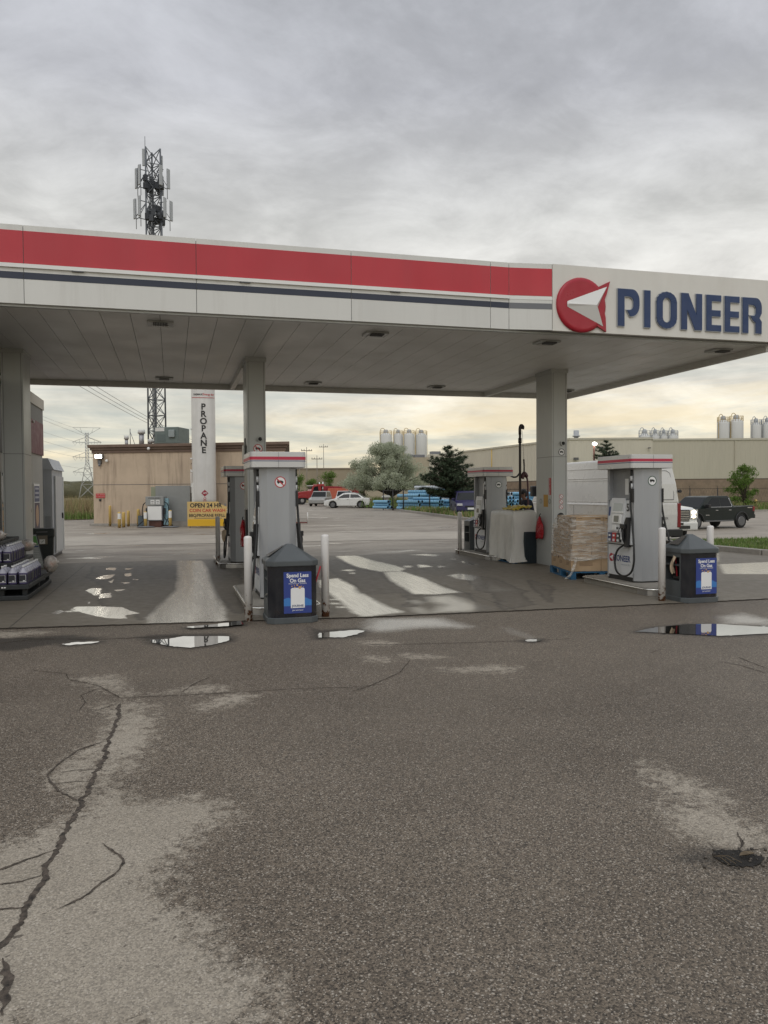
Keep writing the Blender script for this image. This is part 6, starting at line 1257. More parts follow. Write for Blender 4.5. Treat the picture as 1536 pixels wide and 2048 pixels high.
b = Mb(); b.box((0, -.004, 2.02), (LW, .0, 2.045)); [b.box((x, -.004, 3.0), (x + .012, 0, 3.6)) for x in ()]; b.obj('wall_joint', M_seam, cw); Mb().box((-.1, -.25, 0), (LW, -.001, .10)).obj('plinth_step', M_concrete, cw)
def cwp(x, z, y=-.05): return (x, y, z)
fl = Mb().box((.22, -.22, 3.33), (.62, -.06, 3.55)); fo = fl.obj('floodlight', M_seam, cw, bevel=.02); Mb().box((.25, -.235, 3.355), (.59, -.222, 3.53)).obj('lamp_glass', M_lampg, fo); Mb().box((.32, -.12, 3.08), (.48, -.001, 3.28)).obj('lamp_bracket', M_seam, fo); Mb().cyl((.40, -.1, 2.95), (.40, -.1, 3.08), .05, .06, 10).obj('sensor', M_grey, fo)
for x, z in ((.80, 3.22), (3.1, 3.78)): Mb().ball((x, -.12 if z < 3.5 else -.30, z), .075, 12, 8).obj('security_camera', M_white, cw)
s_ = Mb().box((.14, -.03, 1.38), (.62, -.002, 1.60)).obj('red_sign', M_text_r, cw); Mb().text('CAR WASH', .10, (.38, -.031, 1.54), bold=.01).obj('lettering', mat('pale_pink_lettering', (.55, .30, .28), .5), s_); Mb().text('NO SMOKING', .085, (.38, -.031, 1.44), bold=.01).obj('lettering', mat('pale_pink_lettering', (.55, .30, .28), .5), s_)
Mb().box((.32, -.05, 1.22), (.42, -.002, 1.32)).obj('wall_box', M_dark, cw); Mb().tube([(5.35, -.01, 3.4), (5.3, -.02, 3.15), (5.15, -.01, 3.0)], .012, 5).obj('loose_wire', M_seam, cw)
for x, y, r, z in ((.78, 2, .085, .40), (1.62, 2, .13, .68), (1.92, 2.4, .10, .22)):
    b = Mb().cyl((x, y, 4.0), (x, y, 4.02 + z), r, r, 14); b.obj('roof_vent', mat('galvanised', (.40, .40, .41), .45, metal=.6, var=.1), cw); Mb().cyl((x, y, 4.02 + z), (x, y, 4.02 + z + .2), r * 1.45, r * 1.45, 14).obj('vent_cap', M_panel, cw)
b = Mb(); b.tube([(.84, 2.3, 4.0), (.84, 2.3, 5.0)], .02, 5); b.tube([(.86, 2.3, 4.8), (1.12, 2.3, 4.1)], .015, 5); b.obj('antenna', M_grey, cw)
hv = Mb().box((2.72, 1.2, 4.12), (4.0, 2.6, 4.95)).obj('rooftop_unit', mat('hvac_green_grey', (.14, .175, .165), .5, var=.08), cw, bevel=.03); Mb().box((2.78, 1.25, 4.0), (3.94, 2.55, 4.12)).obj('unit_curb', M_grey, hv)
Mb().box((3.5, 1.08, 4.42), (3.82, 1.2, 4.80)).obj('intake_hood', mat('hvac_panel_pale', (.28, .32, .32), .5), hv, bevel=.03); Mb().box((2.76, 1.19, 4.74), (3.25, 1.198, 4.92)).obj('unit_plate', M_panel, hv); Mb().box((2.85, 1.19, 4.22), (3.3, 1.197, 4.58)).obj('service_hatch', mat('hvac_green_dark', (.11, .14, .135), .5), hv)
# front-of-building equipment, laid out in the building's frame
Rz = Matrix.Rotation(ang, 3, 'Z')
def W_(x, y, z=0.): v = Rz @ Vector((x, y, 0)); return (A_.x + v.x, A_.y + v.y, z)
yl = [(-2.98, 40.55, 1.0, 'thin yellow post closest to the left corner of the tan building', .04), (-2.38, 37.9, .74, 'rusty yellow bollard wrapped in white paper left of the small fuel dispenser', .045), (-2.22, 38.4, .72, 'scuffed yellow bollard directly right of the paper-wrapped one', .045), (-2.06, 39.5, .76, 'yellow bollard standing alone between the paired bollards and the grey drum', .042), (-1.62, 40.0, .82, 'yellow bollard close to the wall by the grey drum', .045),
      (-1.22, 37.9, .74, 'yellow bollard with white top left of the small fuel dispenser', .045), (-.10, 37.5, .80, 'yellow bollard with red and white band right of the small fuel dispenser', .045)]
for i, (x, y, h, l, r_) in enumerate(yl):
    o = bollard('bollard', r_ * 1.6, h, M_bolly, l, 'yellow bollards in front of the tan building', (x, y, 0))
    if i in (1, 5, 6): Mb().cyl((0, 0, h * .55), (0, 0, h * .95 if i != 1 else h * .9), r_ * 1.66, r_ * 1.66, 16, False).obj('white_band', M_white, o)
for i, (x, y) in enumerate(((-1.2, 37.85), (-.10, 37.45))):
    b = Mb(); b.ball((0, 0, .03), .35, 14, 6, (1.2, 1, .10)); o = b.obj('hose_mat', M_grey, loc=(x, y - .1, .0)); tag(o, ('left' if i == 0 else 'right') + ' flat grey base plate under a bollard by the small dispenser', 'base plate')
t_ = thing('propane_dispenser', 'old two-hose fuel dispenser with white cabinet standing before the tan wall', 'dispenser', (-.72, 38.1, 0), ang + .1)
Mb().box((-.30, -.18, 0), (.28, .18, .30)).obj('stand', mat('rust_brown_steel', (.09, .04, .03), .8, var=.3), t_); Mb().box((-.38, -.22, .30), (.36, .22, 1.0)).obj('cabinet', M_grey, t_, bevel=.01); Mb().box((-.34, -.235, .34), (.32, -.221, .98)).obj('cabinet_door', M_white, t_)
hd2 = Mb().box((-.44, -.24, 1.02), (.42, .24, 1.44)).obj('head', mat('dispenser_head_grey', (.30, .31, .31), .35, metal=.5), t_, bevel=.01); 
for x in (-.19, .06): Mb().box((x, -.25, 1.08), (x + .18, -.241, 1.28)).obj('meter_window', M_white, hd2); Mb().box((x + .03, -.252, 1.20), (x + .15, -.2505, 1.23)).obj('digits', M_dark, hd2); Mb().box((x + .03, -.252, 1.12), (x + .15, -.2505, 1.15)).obj('digits', M_dark, hd2)
Mb().text('STATION MOBILE', .075, (-.01, -.2415, 1.36), bold=.02).obj('lettering', M_dark, hd2)
for s in (1, -1): Mb().tube(catmull([(s * .42, -.1, 1.20), (s * .60, -.12, 1.02), (s * .62, -.15, .5), (s * .5, -.2, .12), (s * .85, -.2, .05), (s * .45, -.16, .42), (s * .40, -.12, .75)], 6), .022, 6).obj('hose', M_rubber, t_); Mb().box((s * .38, -.16, .62), (s * .46, -.04, .9)).obj('nozzle', M_dark, t_)
Mb().box((.34, .0, .10), (.56, .14, 1.35)).obj('poster_stand', mat('pale_cyan_print', (.30, .48, .55), .5, var=.3, vscale=9), t_)
t_ = thing('utility_cabinet', 'wide grey steel cabinet against the tan wall behind the yellow sign', 'cabinet', W_(3.75, -1.0), ang)
Mb().box((0, 0, .25), (1.75, .95, 1.95)).obj('body', mat('cabinet_grey', (.26, .265, .255), .5, var=.06), t_, bevel=.01); Mb().box((-.32, .2, .25), (-.01, .9, 1.90)).obj('side_locker', mat('cabinet_olive', (.27, .29, .20), .5), t_); Mb().box((-.4, -.2, 0), (2.6, .95, .249)).obj('concrete_base', M_concrete, t_)
Mb().box((-.6, .93, 1.35), (-.2, .96, 1.42)).obj('rust_mark', M_cor, t_); tag(Mb().prism(rrect(.20, .2, .1), 0, .5).obj('drum', mat('drum_blue_grey', (.10, .13, .15), .6), loc=(-1.42, 39.6, 0)), 'short blue-grey drum against the tan wall behind the yellow bollards', 'drum')
# propane tank
tk = thing('propane_tank', 'tall white upright propane tank lettered PROPANE in front of the tan building', 'tank', (1.47, 37.5, 0)); M_tank = streaky('tank_white_paint', (.63, .62, .60), (.44, .42, .38), .35, .4, 2., .05)
b = Mb(); b.lathe([(.1, .95), (.38, 1.0), (.535, 1.12), (.55, 1.3), (.55, 8.3), (.50, 8.55), (.36, 8.72), (.12, 8.8)], n=40); b.obj('vessel', M_tank, tk)
for i in range(4): a = pi / 4 + i * pi / 2; Mb().box((.42 * cos(a) - .06, .42 * sin(a) - .06, 0), (.42 * cos(a) + .06, .42 * sin(a) + .06, 1.25)).obj('leg', M_tank, tk)
def wrap_text(s, body, size, z, a0, bold, mt, name, par, rad=.560):
    b = Mb().text(body, size, (0, 0, 0), (1, 0, 0), (0, 0, 1), bold=bold); b.v = [(rad * sin(x / rad + a0), -rad * cos(x / rad + a0), z + zz_) for x, y, zz_ in b.v]; return b.obj(name, mt, par)
aw = math.atan2(1.47, 37.5)  # azimuth of the lettering on the shell
for i, ch in enumerate('PROPANE'): Mb().text(ch, .40, (-.02, -.556, 5.58 - i * .335), bold=.028, ext=.006).obj('letter', M_text_k, tk)
wrap_text(None, 'THEMAX', .125, 6.16, -.52, .02, M_text_k, 'brand_lettering', tk); wrap_text(None, 'Energy INC', .135, 6.165, .50, .01, M_text_r, 'brand_lettering', tk)
b = Mb().tube([(.553 * sin(a), -.556 * cos(a), 6.03 - .02 * cos(a * 2)) for a in np.linspace(-1.2, 1.2, 20)], .012, 5); b.obj('brand_line', M_text_r, tk)
d_ = Mb()._a([(.0, -.558, 1.42), (.16, -.55, 1.58), (0, -.558, 1.74), (-.16, -.55, 1.58)], [(0, 1, 2, 3)]); dm = d_.obj('hazard_diamond', mat('hazard_maroon', (.30, .02, .04), .5), tk); Mb().text('1075', .10, (0, -.562, 1.58), bold=.02).obj('lettering', M_white, dm)
for z in (1.33, 1.22): Mb().ring((0, -.556, z), (0, -.560, z), .06, .045, 16).obj('round_notice', M_text_r, tk)
b = Mb(); 
for z in (1.9, 2.6, 3.2, 4.6): b.cyl((-.53, -.1, z), (-.62, -.12, z), .035, .035, 8)
b.tube([(-.6, -.1, 1.6), (-.6, -.1, 2.7)], .02, 6); b.obj('side_valve', M_white, tk); Mb().box((-.58, -.25, 1.0), (-.46, -.05, 2.05)).obj('pipe_box', M_panel, tk)
# yellow sign board
t_ = thing('roadside_sign', 'large pale yellow board reading OPEN 24 HR COIN CAR WASH BBQ/PROPANE REFILL', 'sign', (1.55, 36.55, 0), ang + .1); M_ys = mat('sign_pale_yellow', (.62, .44, .17), .5, var=.05, dirt=.15, dcol=(.4, .3, .15)); 
Mb().prism([(-.92, .05), (.92, .05), (.92, .95), (.62, 1.07), (.50, 1.19), (-.92, 1.19)], -.03, .03, 'y').obj('board', M_ys, t_); Mb().box((-.90, -.036, .07), (.90, -.031, .38)).obj('yellow_band', mat('sign_strong_yellow', (.72, .42, .02), .5), t_)
Mb().text('OPEN 24 HR', .27, (-.05, -.033, 1.01), bold=.03, sx=1.0).obj('lettering', M_text_k, t_); Mb().text('COIN CAR WASH', .21, (.02, -.033, .78), bold=.02).obj('lettering', M_text_r, t_); Mb().text('BBQ/PROPANE REFILL', .19, (.0, -.033, .55), bold=.02, sx=.92).obj('lettering', M_text_k, t_); Mb().box((-.6, -.035, .42), (.7, -.031, .435)).obj('underline', M_text_k, t_)
for x in (-.85, .8): Mb().box((x, .03, 0), (x + .06, .09, 1.1)).obj('post', M_grey, t_)
tag(Mb().tube([(6.73, 39.6, 0), (6.73, 39.6, .55)], .035, 8).obj('marker_post', M_white), 'short white post with a red foot out on the empty lot', 'post'); bpy.data.objects['marker_post'].data.materials.append(M_text_r)
pp = bpy.data.objects['marker_post']; Mb().box((6.1, 39.5, 0), (6.69, 39.75, .05)).obj('red_base', mat('faded_red_rubber', (.2, .06, .05), .8), pp)
# ------------------------------------------------------------------ cell tower
M_gal = mat('tower_steel', (.12, .13, .145), .6, metal=.2); M_ant = mat('antenna_grey', (.40, .42, .44), .5); M_rad = mat('radio_dark', (.045, .05, .06), .6)
tw = thing('cell_tower', 'tall lattice mobile phone mast with two rings of antennas rising above the canopy', 'tower', (-1.45, 83.6, 0), radians(-12))
H_ = 36.8
def hw(z): return 1.05 - .22 * min(1, z / 30)
cor = lambda z, i: Vector((hw(z) * cos(radians(90 + 120 * i + 18)), hw(z) * sin(radians(90 + 120 * i + 18)), z))
b = Mb()
for i in range(3): b.tube([cor(0, i), cor(H_, i)], .095, 6)
b.obj('tower_leg', M_gal, tw); b = Mb(); z = 0
while z < H_ - 1.2:
    for i in range(3):
        j = (i + 1) % 3; b.tube([cor(z, i), cor(z + 1.6, j)], .048, 4, False); b.tube([cor(z, j), cor(z + 1.6, i)], .048, 4, False); b.tube([cor(z, i), cor(z, j)], .045, 4, False)
    z += 1.6
b.obj('bracing', M_gal, tw); b = Mb()
for q in range(6): b.tube([(-.35 + q * .08, -.1 + .04 * (q % 2), 0), (-.35 + q * .08, -.1 + .04 * (q % 2), 34)], .035, 4, False)
b.obj('cable_run', M_gal, tw)
Mb().tube([(-.75, 0, H_), (-.75, 0, H_ + 1.3)], .03, 5).obj('lightning_rod', M_gal, tw)
rt = random.Random(5)
for zc, R_, arms in ((33.6, 1.4, 3), (30.4, 1.6, 3)):
    for i in range(3):
        b = Mb()
        a = radians(-150 + 120 * i + (0 if zc > 32 else 8)); a2 = radians(-30 + 120 * i); c, s_ = cos(a), sin(a)
        for dz in (-.9, .9):
            b.tube([(.5 * c, .5 * s_, zc + dz), (R_ * c, R_ * s_, zc + dz)], .045, 5); 
        for w_ in (-1, 1):
            ex_, ey_ = R_ * c - s_ * w_ * .55, R_ * s_ + c * w_ * .55
            b.tube([(R_ * c * .45, R_ * s_ * .45, zc + .9), (ex_, ey_, zc - .6)], .035, 4); b.tube([(R_ * c, R_ * s_, zc - .9), (ex_, ey_, zc - .9)], .04, 4); b.tube([(ex_, ey_, zc - 1.9), (ex_, ey_, zc + 1.2)], .035, 5)
        b.obj('antenna_mount', M_gal, tw)
    for i in range(3):
        a = radians(-150 + 120 * i + (0 if zc > 32 else 8)); c, s_ = cos(a), sin(a)
        for w_ in (-1, 1):
            ex_, ey_ = R_ * c - s_ * w_ * .55 + c * .16, R_ * s_ + c * w_ * .55 + s_ * .16
            m_ = Mb(); m_.T = Matrix.Translation((ex_, ey_, zc)) @ Matrix.Rotation(a, 4, 'Z'); m_.box((-.08, -.19, -.9), (.08, .19, 1.1)); m_.obj('panel_antenna', M_ant, tw, bevel=.03)
    b = Mb()
    for q in range(17):
        a = rt.uniform(0, 6.28); rr_ = rt.uniform(.5, 1.0); b.T = Matrix.Translation((rr_ * cos(a), rr_ * sin(a), zc + rt.uniform(-.9, .3))) @ Matrix.Rotation(a, 4, 'Z'); b.box((-.15, -.22, -.32), (.15, .22, .32))
    b.obj('radio_unit', M_rad, tw)
m_ = Mb(); m_.T = Matrix.Translation((-.75, -.3, 35.8)); m_.box((-.22, -.1, -.8), (.22, .1, .9)); m_.obj('panel_antenna', M_ant, tw, bevel=.03)
m_ = Mb(); m_.T = Matrix.Translation((.85, .1, 35.4)); m_.box((-.14, -.1, -.8), (.14, .1, .8)); m_.obj('panel_antenna', M_ant, tw, bevel=.03)
Mb().ball((.75, -.4, 30.0), .42, 14, 10, (1, .6, .8)).obj('microwave_dish', M_rad, tw)

# ------------------------------------------------------------------ power pylons and lines
M_pyl = mat('pylon_steel', (.46, .47, .47), .6)
def pylon(label, loc, rz, H, W, sc=1.):
    t_ = thing('power_pylon', label, 'pylon', loc, rz, 'steel lattice power pylons'); b = Mb(); r = .08 * sc
    w = lambda z: lerp(W, 1.0 * sc, min(1, z / (H * .5))) * .5
    c_ = lambda z, i: Vector((w(z) * (1, 1, -1, -1)[i], w(z) * (1, -1, -1, 1)[i], z)); z = 0
    for i in range(4): b.tube([c_(0, i), c_(H * .5, i), c_(H * .93, i)], r * 1.3, 4)
    lv = [0]; 
    while lv[-1] < H * .9: lv.append(lv[-1] + max(1.1 * sc, w(lv[-1]) * 1.7))
    for a, q in zip(lv, lv[1:]):
        for i in range(4): j = (i + 1) % 4; b.tube([c_(a, i), c_(q, j)], r * .7, 3, False); b.tube([c_(a, j), c_(q, i)], r * .7, 3, False); b.tube([c_(q, i), c_(q, j)], r * .7, 3, False)
    b.obj('lattice_body', M_pyl, t_)
    top = H * .93; tb = Mb()
    for s in (1, -1): tb.tube([(0, 0, top - 1.), (s * 4.2 * sc, 0, H)], r, 4); tb.tube([(s * 4.2 * sc, 0, H), (0, 0, H)], r, 4); tb.tube([(s * 1.5 * sc, 0, top), (s * 2 * sc, 0, H)], r * .7, 3)
    tb.obj('top_crossarm', M_pyl, t_)
    for zz_, ln in ((H * .79, 4.4 * sc), (H * .58, 4.4 * sc), (H * .37, 4.4 * sc)):
        m = Mb(); n_ = Mb()
        for s in (1, -1):
            ww = w(zz_)
            for y in (-ww, ww): m.tube([(s * ww, y, zz_), (s * ln, 0, zz_ + .1)], r, 4); m.tube([(s * ww, y, zz_ + 1.6 * sc), (s * ln, 0, zz_ + .1)], r, 4)
            for f in (.45, .75): x = lerp(ww, ln, f); m.tube([(s * x, 0, zz_), (s * x, 0, zz_ + 1.6 * sc * (1 - f))], r * .7, 3)
            for x in (ln * .95, ln * .55): n_.tube([(s * x, 0, zz_), (s * (x - .6 * sc), 0, zz_ - 1.1 * sc), (s * (x - 1.2 * sc), 0, zz_)], r * .7, 3)
        m.obj('crossarm', M_pyl, t_); n_.obj('insulator_string', M_pyl, t_)
    return t_
PY = Vector((-26.3, 267, 0)); pylon('steel lattice pylon standing between the shed and the tan building', tuple(PY), radians(8), 22.9, 5.4)
P2 = Vector((-47.5, 215, 0)); pylon('partly hidden pylon whose dark crossarm shows beyond the shop corner', tuple(P2), radians(8), 29, 6)
M_wire = mat('power_line', (.34, .35, .35), .6)
def line(label, p0, p1, sag, r=.032, n=30):
    p0, p1 = Vector(p0), Vector(p1); P = [p0.lerp(p1, i / n) - Vector((0, 0, 4 * sag * (i / n) * (1 - i / n))) for i in range(n + 1)]
    tag(Mb().tube(P, r, 4, False).obj('power_line', M_wire), label, 'power line', 'overhead power lines')
gl = 'thin overhead power line sloping down from the canopy edge to the pylons'
for dx, z1, z0 in ((4.2, 18.5, 27), (-4.2, 18.5, 27), (4.2, 13.6, 21), (-4.2, 13.6, 21), (4.2, 8.8, 15), (-4.2, 22.9, 31)):
    line(gl, (PY.x + dx, PY.y, z1), (-52 + dx, 90, z0), 1.5); 
for k_, z1 in ((0, 11.5), (1.2, 11.2), (2.4, 10.9)): line('one of the long power lines crossing behind the roof vents of the tan building', (20 + k_, 235, z1), (-30 + k_, 95, 27 + k_ * .2), 3.2, .04)
M_pole = mat('utility_pole_brown', (.26, .235, .205), .8)
def pole(label, loc, H, arms=1, r=.12):
    t_ = thing('utility_pole', label, 'utility pole', loc, random.uniform(-.4, .4), 'utility poles in the distance'); Mb().cyl((0, 0, 0), (0, 0, H), r, r * .6, 8).obj('pole', M_pole, t_)
    for k_ in range(arms): Mb().box((-1.1, -.06, H - .8 - k_ * 1.3), (1.1, .06, H - .65 - k_ * 1.3)).obj('crossarm', M_pole, t_)
    b = Mb(); [b.cyl((x, 0, H - .65), (x, 0, H - .4), .06, .05, 6) for x in (-1, -.5, .5, 1)]; b.obj('insulator', M_grey, t_)
for i, (x, y, H, l) in enumerate(((-32.5, 200, 9.5, 'utility pole with one crossarm left of the pylon foot'), (-30.3, 205, 8.6, 'utility pole with double crossarms nearest the pylon foot'), (-28.6, 198, 9.2, 'plain utility pole between the pylon foot and the reeds'))): pole(l, (x, y, 0), H, 1 + i % 2, .16)
for i, (x, y, H, l) in enumerate(((24.0, 150, 9.5, 'slim pole behind the red truck roof'), (25.8, 152, 10.5, 'middle pole in the trio above the red dump truck'), (28.4, 155, 9.0, 'pole leaning out above the orange container'), (36.5, 190, 13.5, 'distant pole by the left edge of the olive tree'))): pole(l, (x, y, 0), H, 1, .10)

# ------------------------------------------------------------------ warehouses
M_wb = ribbed('warehouse_beige_metal', (.56, .52, .43)); M_wb2 = ribbed('warehouse_beige_dim', (.47, .435, .35))
M_brk = mat('warehouse_brick', (.235, .175, .125), .85, var=.15, vscale=1.4, bump=.4, bscale=8); M_wtrim = mat('warehouse_trim', (.50, .47, .39), .6)
wh = thing('warehouse', 'long beige metal warehouse with a brown block base filling the right skyline', 'warehouse', (0, 0, 0))
def wallrun(name, P, Q, z0, z1, mt, th=.5, par=None):
    P, Q = Vector((*P, 0)), Vector((*Q, 0)); d = (Q - P).normalized(); n = Vector((-d.y, d.x, 0)) * th; q = [P, Q, Q + n, P + n]
    return Mb().prism([(v.x, v.y) for v in q], z0, z1).obj(name, mt, par or wh)
Pa, Pb, Pc, Pd = (53.6, 141.2), (56.2, 102.3), (67.8, 98.9), (100.0, 90.2)
for nm, p, q, mt, zt in (('wall', Pa, Pb, M_wb, 8.95), ('wall', Pb, Pc, M_wb, 8.95), ('wall', Pc, Pd, M_wb2, 8.75)):
    th = 8; wallrun(nm, p, q, 3.15, zt, mt, th); wallrun('block_base', p, q, -1.2, 3.0, M_brk, th); wallrun('base_trim', p, q, 3.0, 3.15, mat('trim_brown', (.10, .07, .055), .7), th + .02)
    d = Vector((q[0] - p[0], q[1] - p[1])).normalized(); o_ = Vector((d.y, -d.x)) * .12; wallrun('eave_trim', (p[0] + o_.x, p[1] + o_.y), (q[0] + o_.x, q[1] + o_.y), zt, zt + .28, M_wtrim, 1)
for f in (.18, .36, .55, .78):
    x, y = lerp(Pc[0], Pd[0], f), lerp(Pc[1], Pd[1], f); Mb().box((x - .05, y - .12, 3.2), (x + .05, y - .02, 8.7)).obj('downpipe', M_wb2, wh) if f in (.36,) else None
for x, y, z in ((69.9, 98.2, 6.3), (56.9, 101.9, 6.0)): Mb().box((x - .3, y - .5, z), (x + .3, y - .05, z + .35)).obj('wall_light', M_seam, wh)
Mb().box((67.0, 98.5, 7.6), (67.25, 98.9, 7.75)).obj('wall_camera', M_seam, wh); Mb().tube([(54.55, 127, 3.2), (54.55, 127, 9.2)], .12, 6).obj('yellow_gas_pipe', mat('pipe_yellow', (.55, .38, .10), .5), wh)
t_ = thing('rooftop_vent', 'round white vent drum on the warehouse roof beside the right column', 'roof vent', (60.5, 108.0, 8.9)); Mb().lathe([(.30, 0), (.34, .9), (.62, 1.05), (.62, 1.12), (.42, 1.16), (.42, 1.9), (.36, 1.95)], n=18).obj('drum', M_ant, t_)
w2 = thing('factory_building', 'lower beige factory wing behind the olive tree with small roof units', 'building', (0, 0, 0))
for nm, p, q, zb_, zt, mt in (('wall', (47.6, 153.4), (51.3, 152.1), 0, 8.6, mat('factory_tan', (.40, .35, .26), .7, var=.06)), ('wall', (51.3, 152.3), (57.6, 150.5), 0, 9.25, M_wb), ('wall', (37.5, 157.2), (47.6, 153.4), 0, 4.6, mat('factory_tan', (.40, .35, .26), .7, var=.06))):
    P, Q = Vector((*p, 0)), Vector((*q, 0)); d = (Q - P).normalized(); n = Vector((-d.y, d.x, 0)) * 12; Mb().prism([(v.x, v.y) for v in (P, Q, Q + n, P + n)], zb_, zt).obj(nm, mt, w2)
for x, y, z, w_ in ((48.3, 155, 8.6, .9), (50.3, 155, 8.6, 2.2), (53.6, 154, 9.25, 2.0)): Mb().box((x - w_ / 2, y, z), (x + w_ / 2, y + 1.5, z + .7)).obj('roof_unit', M_grey, w2, bevel=.05)
w3 = thing('distant_warehouse', 'long low tan warehouse behind the dump truck', 'warehouse', (0, 0, 0))
P, Q = Vector((17.5, 161, 0)), Vector((37.5, 155.8, 0)); d = (Q - P).normalized(); n = Vector((-d.y, d.x, 0)) * 15
Mb().prism([(v.x, v.y) for v in (P, Q, Q + n, P + n)], 0, 6.25).obj('wall', mat('tan_block_wall', (.30, .255, .185), .8, var=.08, vscale=.3), w3); Mb().prism([(v.x, v.y - .15) for v in (P, Q, Q + n, P + n)], 6.25, 6.55).obj('parapet', mat('tan_parapet', (.24, .20, .155), .8), w3)

# ------------------------------------------------------------------ silos
M_silo = mat('silo_white', (.64, .65, .64), .45, var=.04, vscale=.2, dirt=.15, dcol=(.40, .38, .32), dscale=.3, stretch=(1, 1, .15)); M_silor = mat('silo_rail_ochre', (.50, .37, .16), .6)
def silo(label, x, y, r, H, group, rail=True, zb_=0):
    t_ = thing('storage_silo', label, 'silo', (x, y, zb_), 0, group); Mb().lathe([(r, 0), (r, H - .15), (r * .98, H), (r * .35, H + .55), (r * .3, H + .6)], n=28).obj('vessel', M_silo, t_)
    Mb().lathe([(r * .42, H + .2), (r * .42, H + 1.0), (r * .3, H + 1.35), (.02, H + 1.4)], n=14).obj('filter_housing', M_ant, t_)
    b = Mb(); n = 16; P = [(r * .97 * cos(2 * pi * i / n), r * .97 * sin(2 * pi * i / n)) for i in range(n)]
    for i in range(n):
        b.tube([(*P[i], H), (*P[i], H + 1.1)], .035, 4); 
        for zz_ in (H + .55, H + 1.1): b.tube([(*P[i], zz_), (*P[(i + 1) % n], zz_)], .03, 4, False)
    b.obj('guard_rail', M_silor if rail else M_ant, t_); Mb().tube(catmull([(-r - .12, -.2, 0), (-r - .12, -.2, H * .9), (-r - .05, -.2, H + 1.0), (-r * .6, -.2, H + 1.7), (-r * .1, -.2, H + 1.2)], 6), .07, 6).obj('fill_pipe', M_silor if rail else M_ant, t_)
    b = Mb(); b.tube([(r + .1, -.25, 0), (r + .1, -.25, H + 1)], .04, 4); b.tube([(r + .1, .25, 0), (r + .1, .25, H + 1)], .04, 4); [b.tube([(r + .1, -.25, z_), (r + .1, .25, z_)], .025, 4) for z_ in np.arange(1, H, .8)]; b.obj('ladder', M_silor if rail else M_ant, t_)
    return t_
for i, (x, y, r, H, l) in enumerate(((53.5, 193.2, 1.52, 16.2, 'leftmost white silo of the group of four behind the olive tree'), (56.7, 192.8, 1.2, 16.2, 'second white silo from the left in the group of four behind the olive tree'), (59.3, 191.6, 1.40, 16.2, 'third white silo in the group of four behind the olive tree'), (62.3, 190.8, 1.48, 16.1, 'rightmost white silo of the group of four behind the olive tree'))): silo(l, x, y, r, H, 'four tall white silos', True)
for i, (x, y, r, H, l) in enumerate(((94.4, 140.5, 1.2, 12.7, 'leftmost of the four short silo tops above the warehouse roof'), (96.5, 139.9, .88, 12.7, 'second of the four short silo tops above the warehouse roof'), (98.2, 139.4, .8, 12.65, 'third of the four short silo tops above the warehouse roof'), (100.0, 138.9, 1.02, 12.65, 'rightmost of the four short silo tops above the warehouse roof'))): silo(l, x, y, r, H, 'short silo tops over the warehouse roof', False)
for x, y, r, H, rl, l in ((110.1, 136.2, 1.2, 15.35, True, 'tall white silo with ochre rails, left one of the pair near the right edge'), (112.7, 135.5, 1.38, 15.55, True, 'tall white silo with ochre rails, right one of the pair near the right edge'), (116.6, 134.4, 1.02, 14.8, False, 'white silo with curved grey pipe left of the frame edge'), (118.9, 133.8, 1.1, 14.9, False, 'white silo cut by the right frame edge')): silo(l, x, y, r, H, 'tall silos at the right edge', rl)

# ------------------------------------------------------------------ trees
def leaf_mat(name, a, c, rough=.7, tr=.15):
    mt = bpy.data.materials.new(name); mt.use_nodes = True; t = NT(mt.node_tree); t.n.clear(); p = t.node('ShaderNodeBsdfPrincipled'); o = t.node('ShaderNodeOutputMaterial'); co = t.node('ShaderNodeTexCoord').outputs['Object']
    cc = t.mix(t.mr(t.noise(co, 1.6, 5, .7), .35, .65), a, c); cc = t.mix(t.mr(t.noise(co, 9, 2, .5), .3, .7), cc, tuple(x * .6 for x in a)); t.put(p.inputs['Base Color'], cc); p.inputs['Roughness'].default_value = rough
    p.inputs['Specular IOR Level'].default_value = .25; tl = t.node('ShaderNodeBsdfTranslucent'); t.put(tl.inputs['Color'], cc); mx = t.node('ShaderNodeMixShader'); mx.inputs[0].default_value = tr
    t.l.new(p.outputs[0], mx.inputs[1]); t.l.new(tl.outputs[0], mx.inputs[2]); t.l.new(mx.outputs[0], o.inputs[0]); MATS[name] = mt; return mt
def leaves(b, c, rad, n, sz, r, flat=.75, elong=1.):
    for i in range(n):
        while True:
            v = Vector((r.uniform(-1, 1), r.uniform(-1, 1), r.uniform(-1, 1)))
            if v.length < 1: break
        p = Vector(c) + Vector((v.x * rad, v.y * rad, v.z * rad * flat)); a = Vector((r.gauss(0, 1), r.gauss(0, 1), r.gauss(0, 1))).normalized(); d = a.orthogonal().normalized(); e = a.cross(d); s = sz * r.uniform(.6, 1.3)
        b._a([p - d * s * elong, p + e * s * .45, p + d * s * elong, p - e * s * .45], [(0, 1, 2, 3)])
